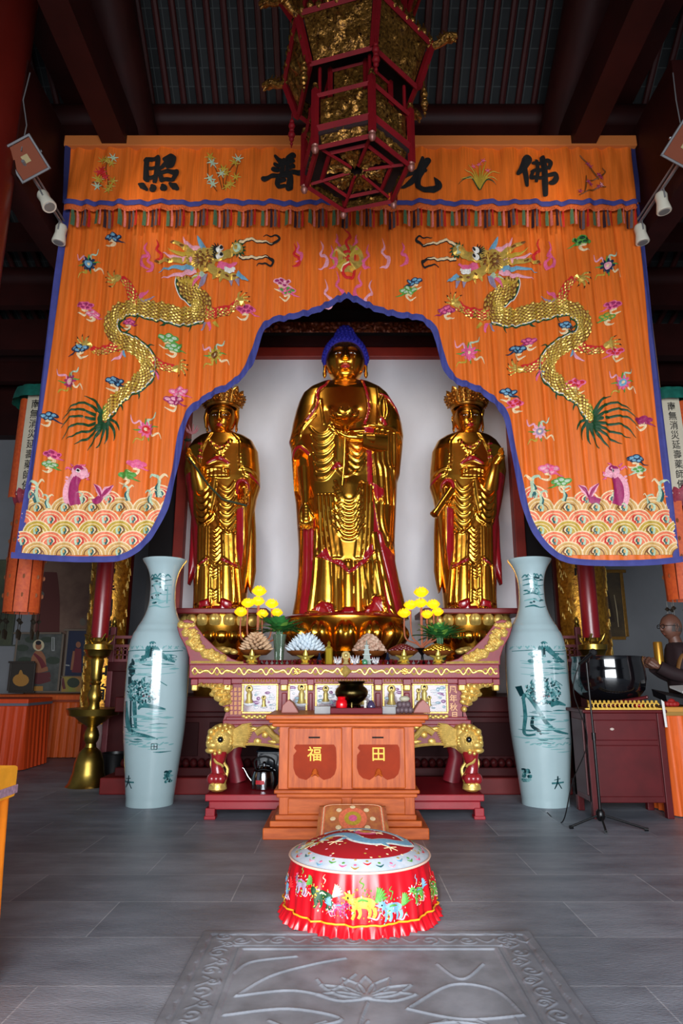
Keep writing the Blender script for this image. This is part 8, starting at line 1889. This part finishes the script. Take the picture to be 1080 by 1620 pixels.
for k in range(6):
    m = MB(); m.tube([hv(.445, k, 5.0), hv(.445, k, 5.5)], .03, 4); m.build('corner_post', LR, lan, angle=30)
    m = MB(); m.lathe([(.022, 0), (.026, .02), (.014, .035), (.02, .05), (0, .07)], hv(.445, k, 5.5), 10, cap=False); m.build('gilt_finial', LG, lan)
    m = MB(); m.lathe([(.0, -.07), (.022, -.055), (.03, -.03), (.02, -.01), (.028, .0)], hv(.44, k, 4.99), 12, cap=False); m.build('drop_knob', mat('knob_pinkish', (120, 70, 60), .4, .3), lan)
    m = MB(); m.tube([hv(.51, k, 5.69), hv(.64, k, 6.09)], .032, 4); m.tube([hv(.42, k, 6.14), hv(.42, k, 6.64)], .026, 4); m.tube([hv(.51, k, 6.62), hv(.70, k, 7.0)], .03, 4); m.build('corner_post', LR, lan, angle=30)
    m = MB(); m.tube([hv(.29, k, 5.46), hv(.29, k, 5.82)], .02, 4); m.tube([hv(.40, k, 5.46), hv(.40, k, 5.74)], .014, 6); m.build('inner_post', LR, lan, angle=30)
    # dragon heads on the canopy corners
    for r_, z_, s_ in ((.66, 6.06, 1.0), (.72, 6.98, 1.0)):
        m = MB(); d = Vector((math.cos(A0 + k * PI / 3), math.sin(A0 + k * PI / 3), 0)); p = hv(r_, k, z_)
        m.tube([p - d * .06, p + d * .03 + Vector((0, 0, .01)), p + d * .09 + Vector((0, 0, .05)), p + d * .13 + Vector((0, 0, .04)), p + d * .18 + Vector((0, 0, .05))], [.03, .03, .04, .042, .02], 8)
        for q in range(5): m.tube([p + d * (.04 + q * .02) + Vector((0, 0, .05)), p + d * (.02 + q * .015) + Vector((.02 * math.sin(q * 3), .02, .12 + .01 * q))], [.012, .003], 5)
        m.tube([p + d * .14 + Vector((0, 0, .02)), p + d * .17 + Vector((0, 0, -.01))], [.018, .008], 6); m.build('dragon_head', LG, lan)
    m = MB(); p = hv(.60, k, 5.98); m.tube([p, p - Vector((0, 0, .12))], .005, 5)
    for q in range(6): m.ball(hv(.56 - (q > 2) * .0, k, 5.66 - q * .045), (.02, .03, .022, .032, .022, .014)[q], 8, 6)
    m.tube([hv(.56, k, 5.74), hv(.56, k, 5.40)], .006, 5); m.build('hanging_tassel', LG if k % 2 else LR, lan)
    m = MB()   # carved crest along the canopy top
    for q in range(9):
        p = hv(.64, k, 6.10).lerp(hv(.64, k + 1, 6.10), (q + .5) / 9); m.ball(p + Vector((0, 0, .02 * (q % 2))), .03, 7, 5, (1, 1, 1.2)); m.tube([p, p + Vector((0, 0, .08 + .03 * (q % 2)))], [.022, .004], 6)
    m.build('carved_crest', LG, lan)
    # bottom wheel
    m = MB(); m.tube([hv(.06, k, 5.03), hv(.38, k, 5.0)], .015, 4); m.build('bottom_spoke', LR, lan, angle=30)
    m = MB(); rows = []
    for j in range(9):
        rr = .05 + .21 * j / 8; rows.append([hv(rr, k, 5.045).lerp(hv(rr, k + 1, 5.045), .12 + .76 * i / 10) - Vector((0, 0, .03 * abs(mnoise.noise(Vector((i * .6, j * .7, k * 5.0)))) * 2)) for i in range(11)])
    m.grid(rows); m.build('bottom_carving', LG, lan, angle=50)
hexring(.29, 5.02, .018).build('hexagonal_rail', LR, lan, angle=30)
m = MB(); m.prism([(hv(.44, k, 0).x, hv(.44, k, 0).y) for k in range(6)], lambda x, y: (x, y, 5.2), lambda x, y: (x, y, 5.23)); m.build('inner_floor', mat('lantern_dark', (30, 8, 8), .7), lan, smooth=False)
m = MB(); m.prism([(hv(.6, k, 0).x, hv(.6, k, 0).y) for k in range(6)], lambda x, y: (x, y, 6.13), lambda x, y: (x, y, 6.16)); m.build('canopy_ceiling', MATS['lantern_dark'], lan, smooth=False)
m = MB(); m.tube([(LX, LD, 5.2), (LX, LD, 7.1)], .05, 8); m.tube([(LX, LD, 7.1), (LX, LD, 10.4)], .015, 8); m.build('hanging_rod', BKG, lan)
m = MB(); m.lathe([(.62, 6.98), (.3, 7.12), (.08, 7.25), (.03, 7.4)], (LX, LD, LZ), 6, ang0=A0, cap=False); m.build('lantern_roof', LR, lan, smooth=False)
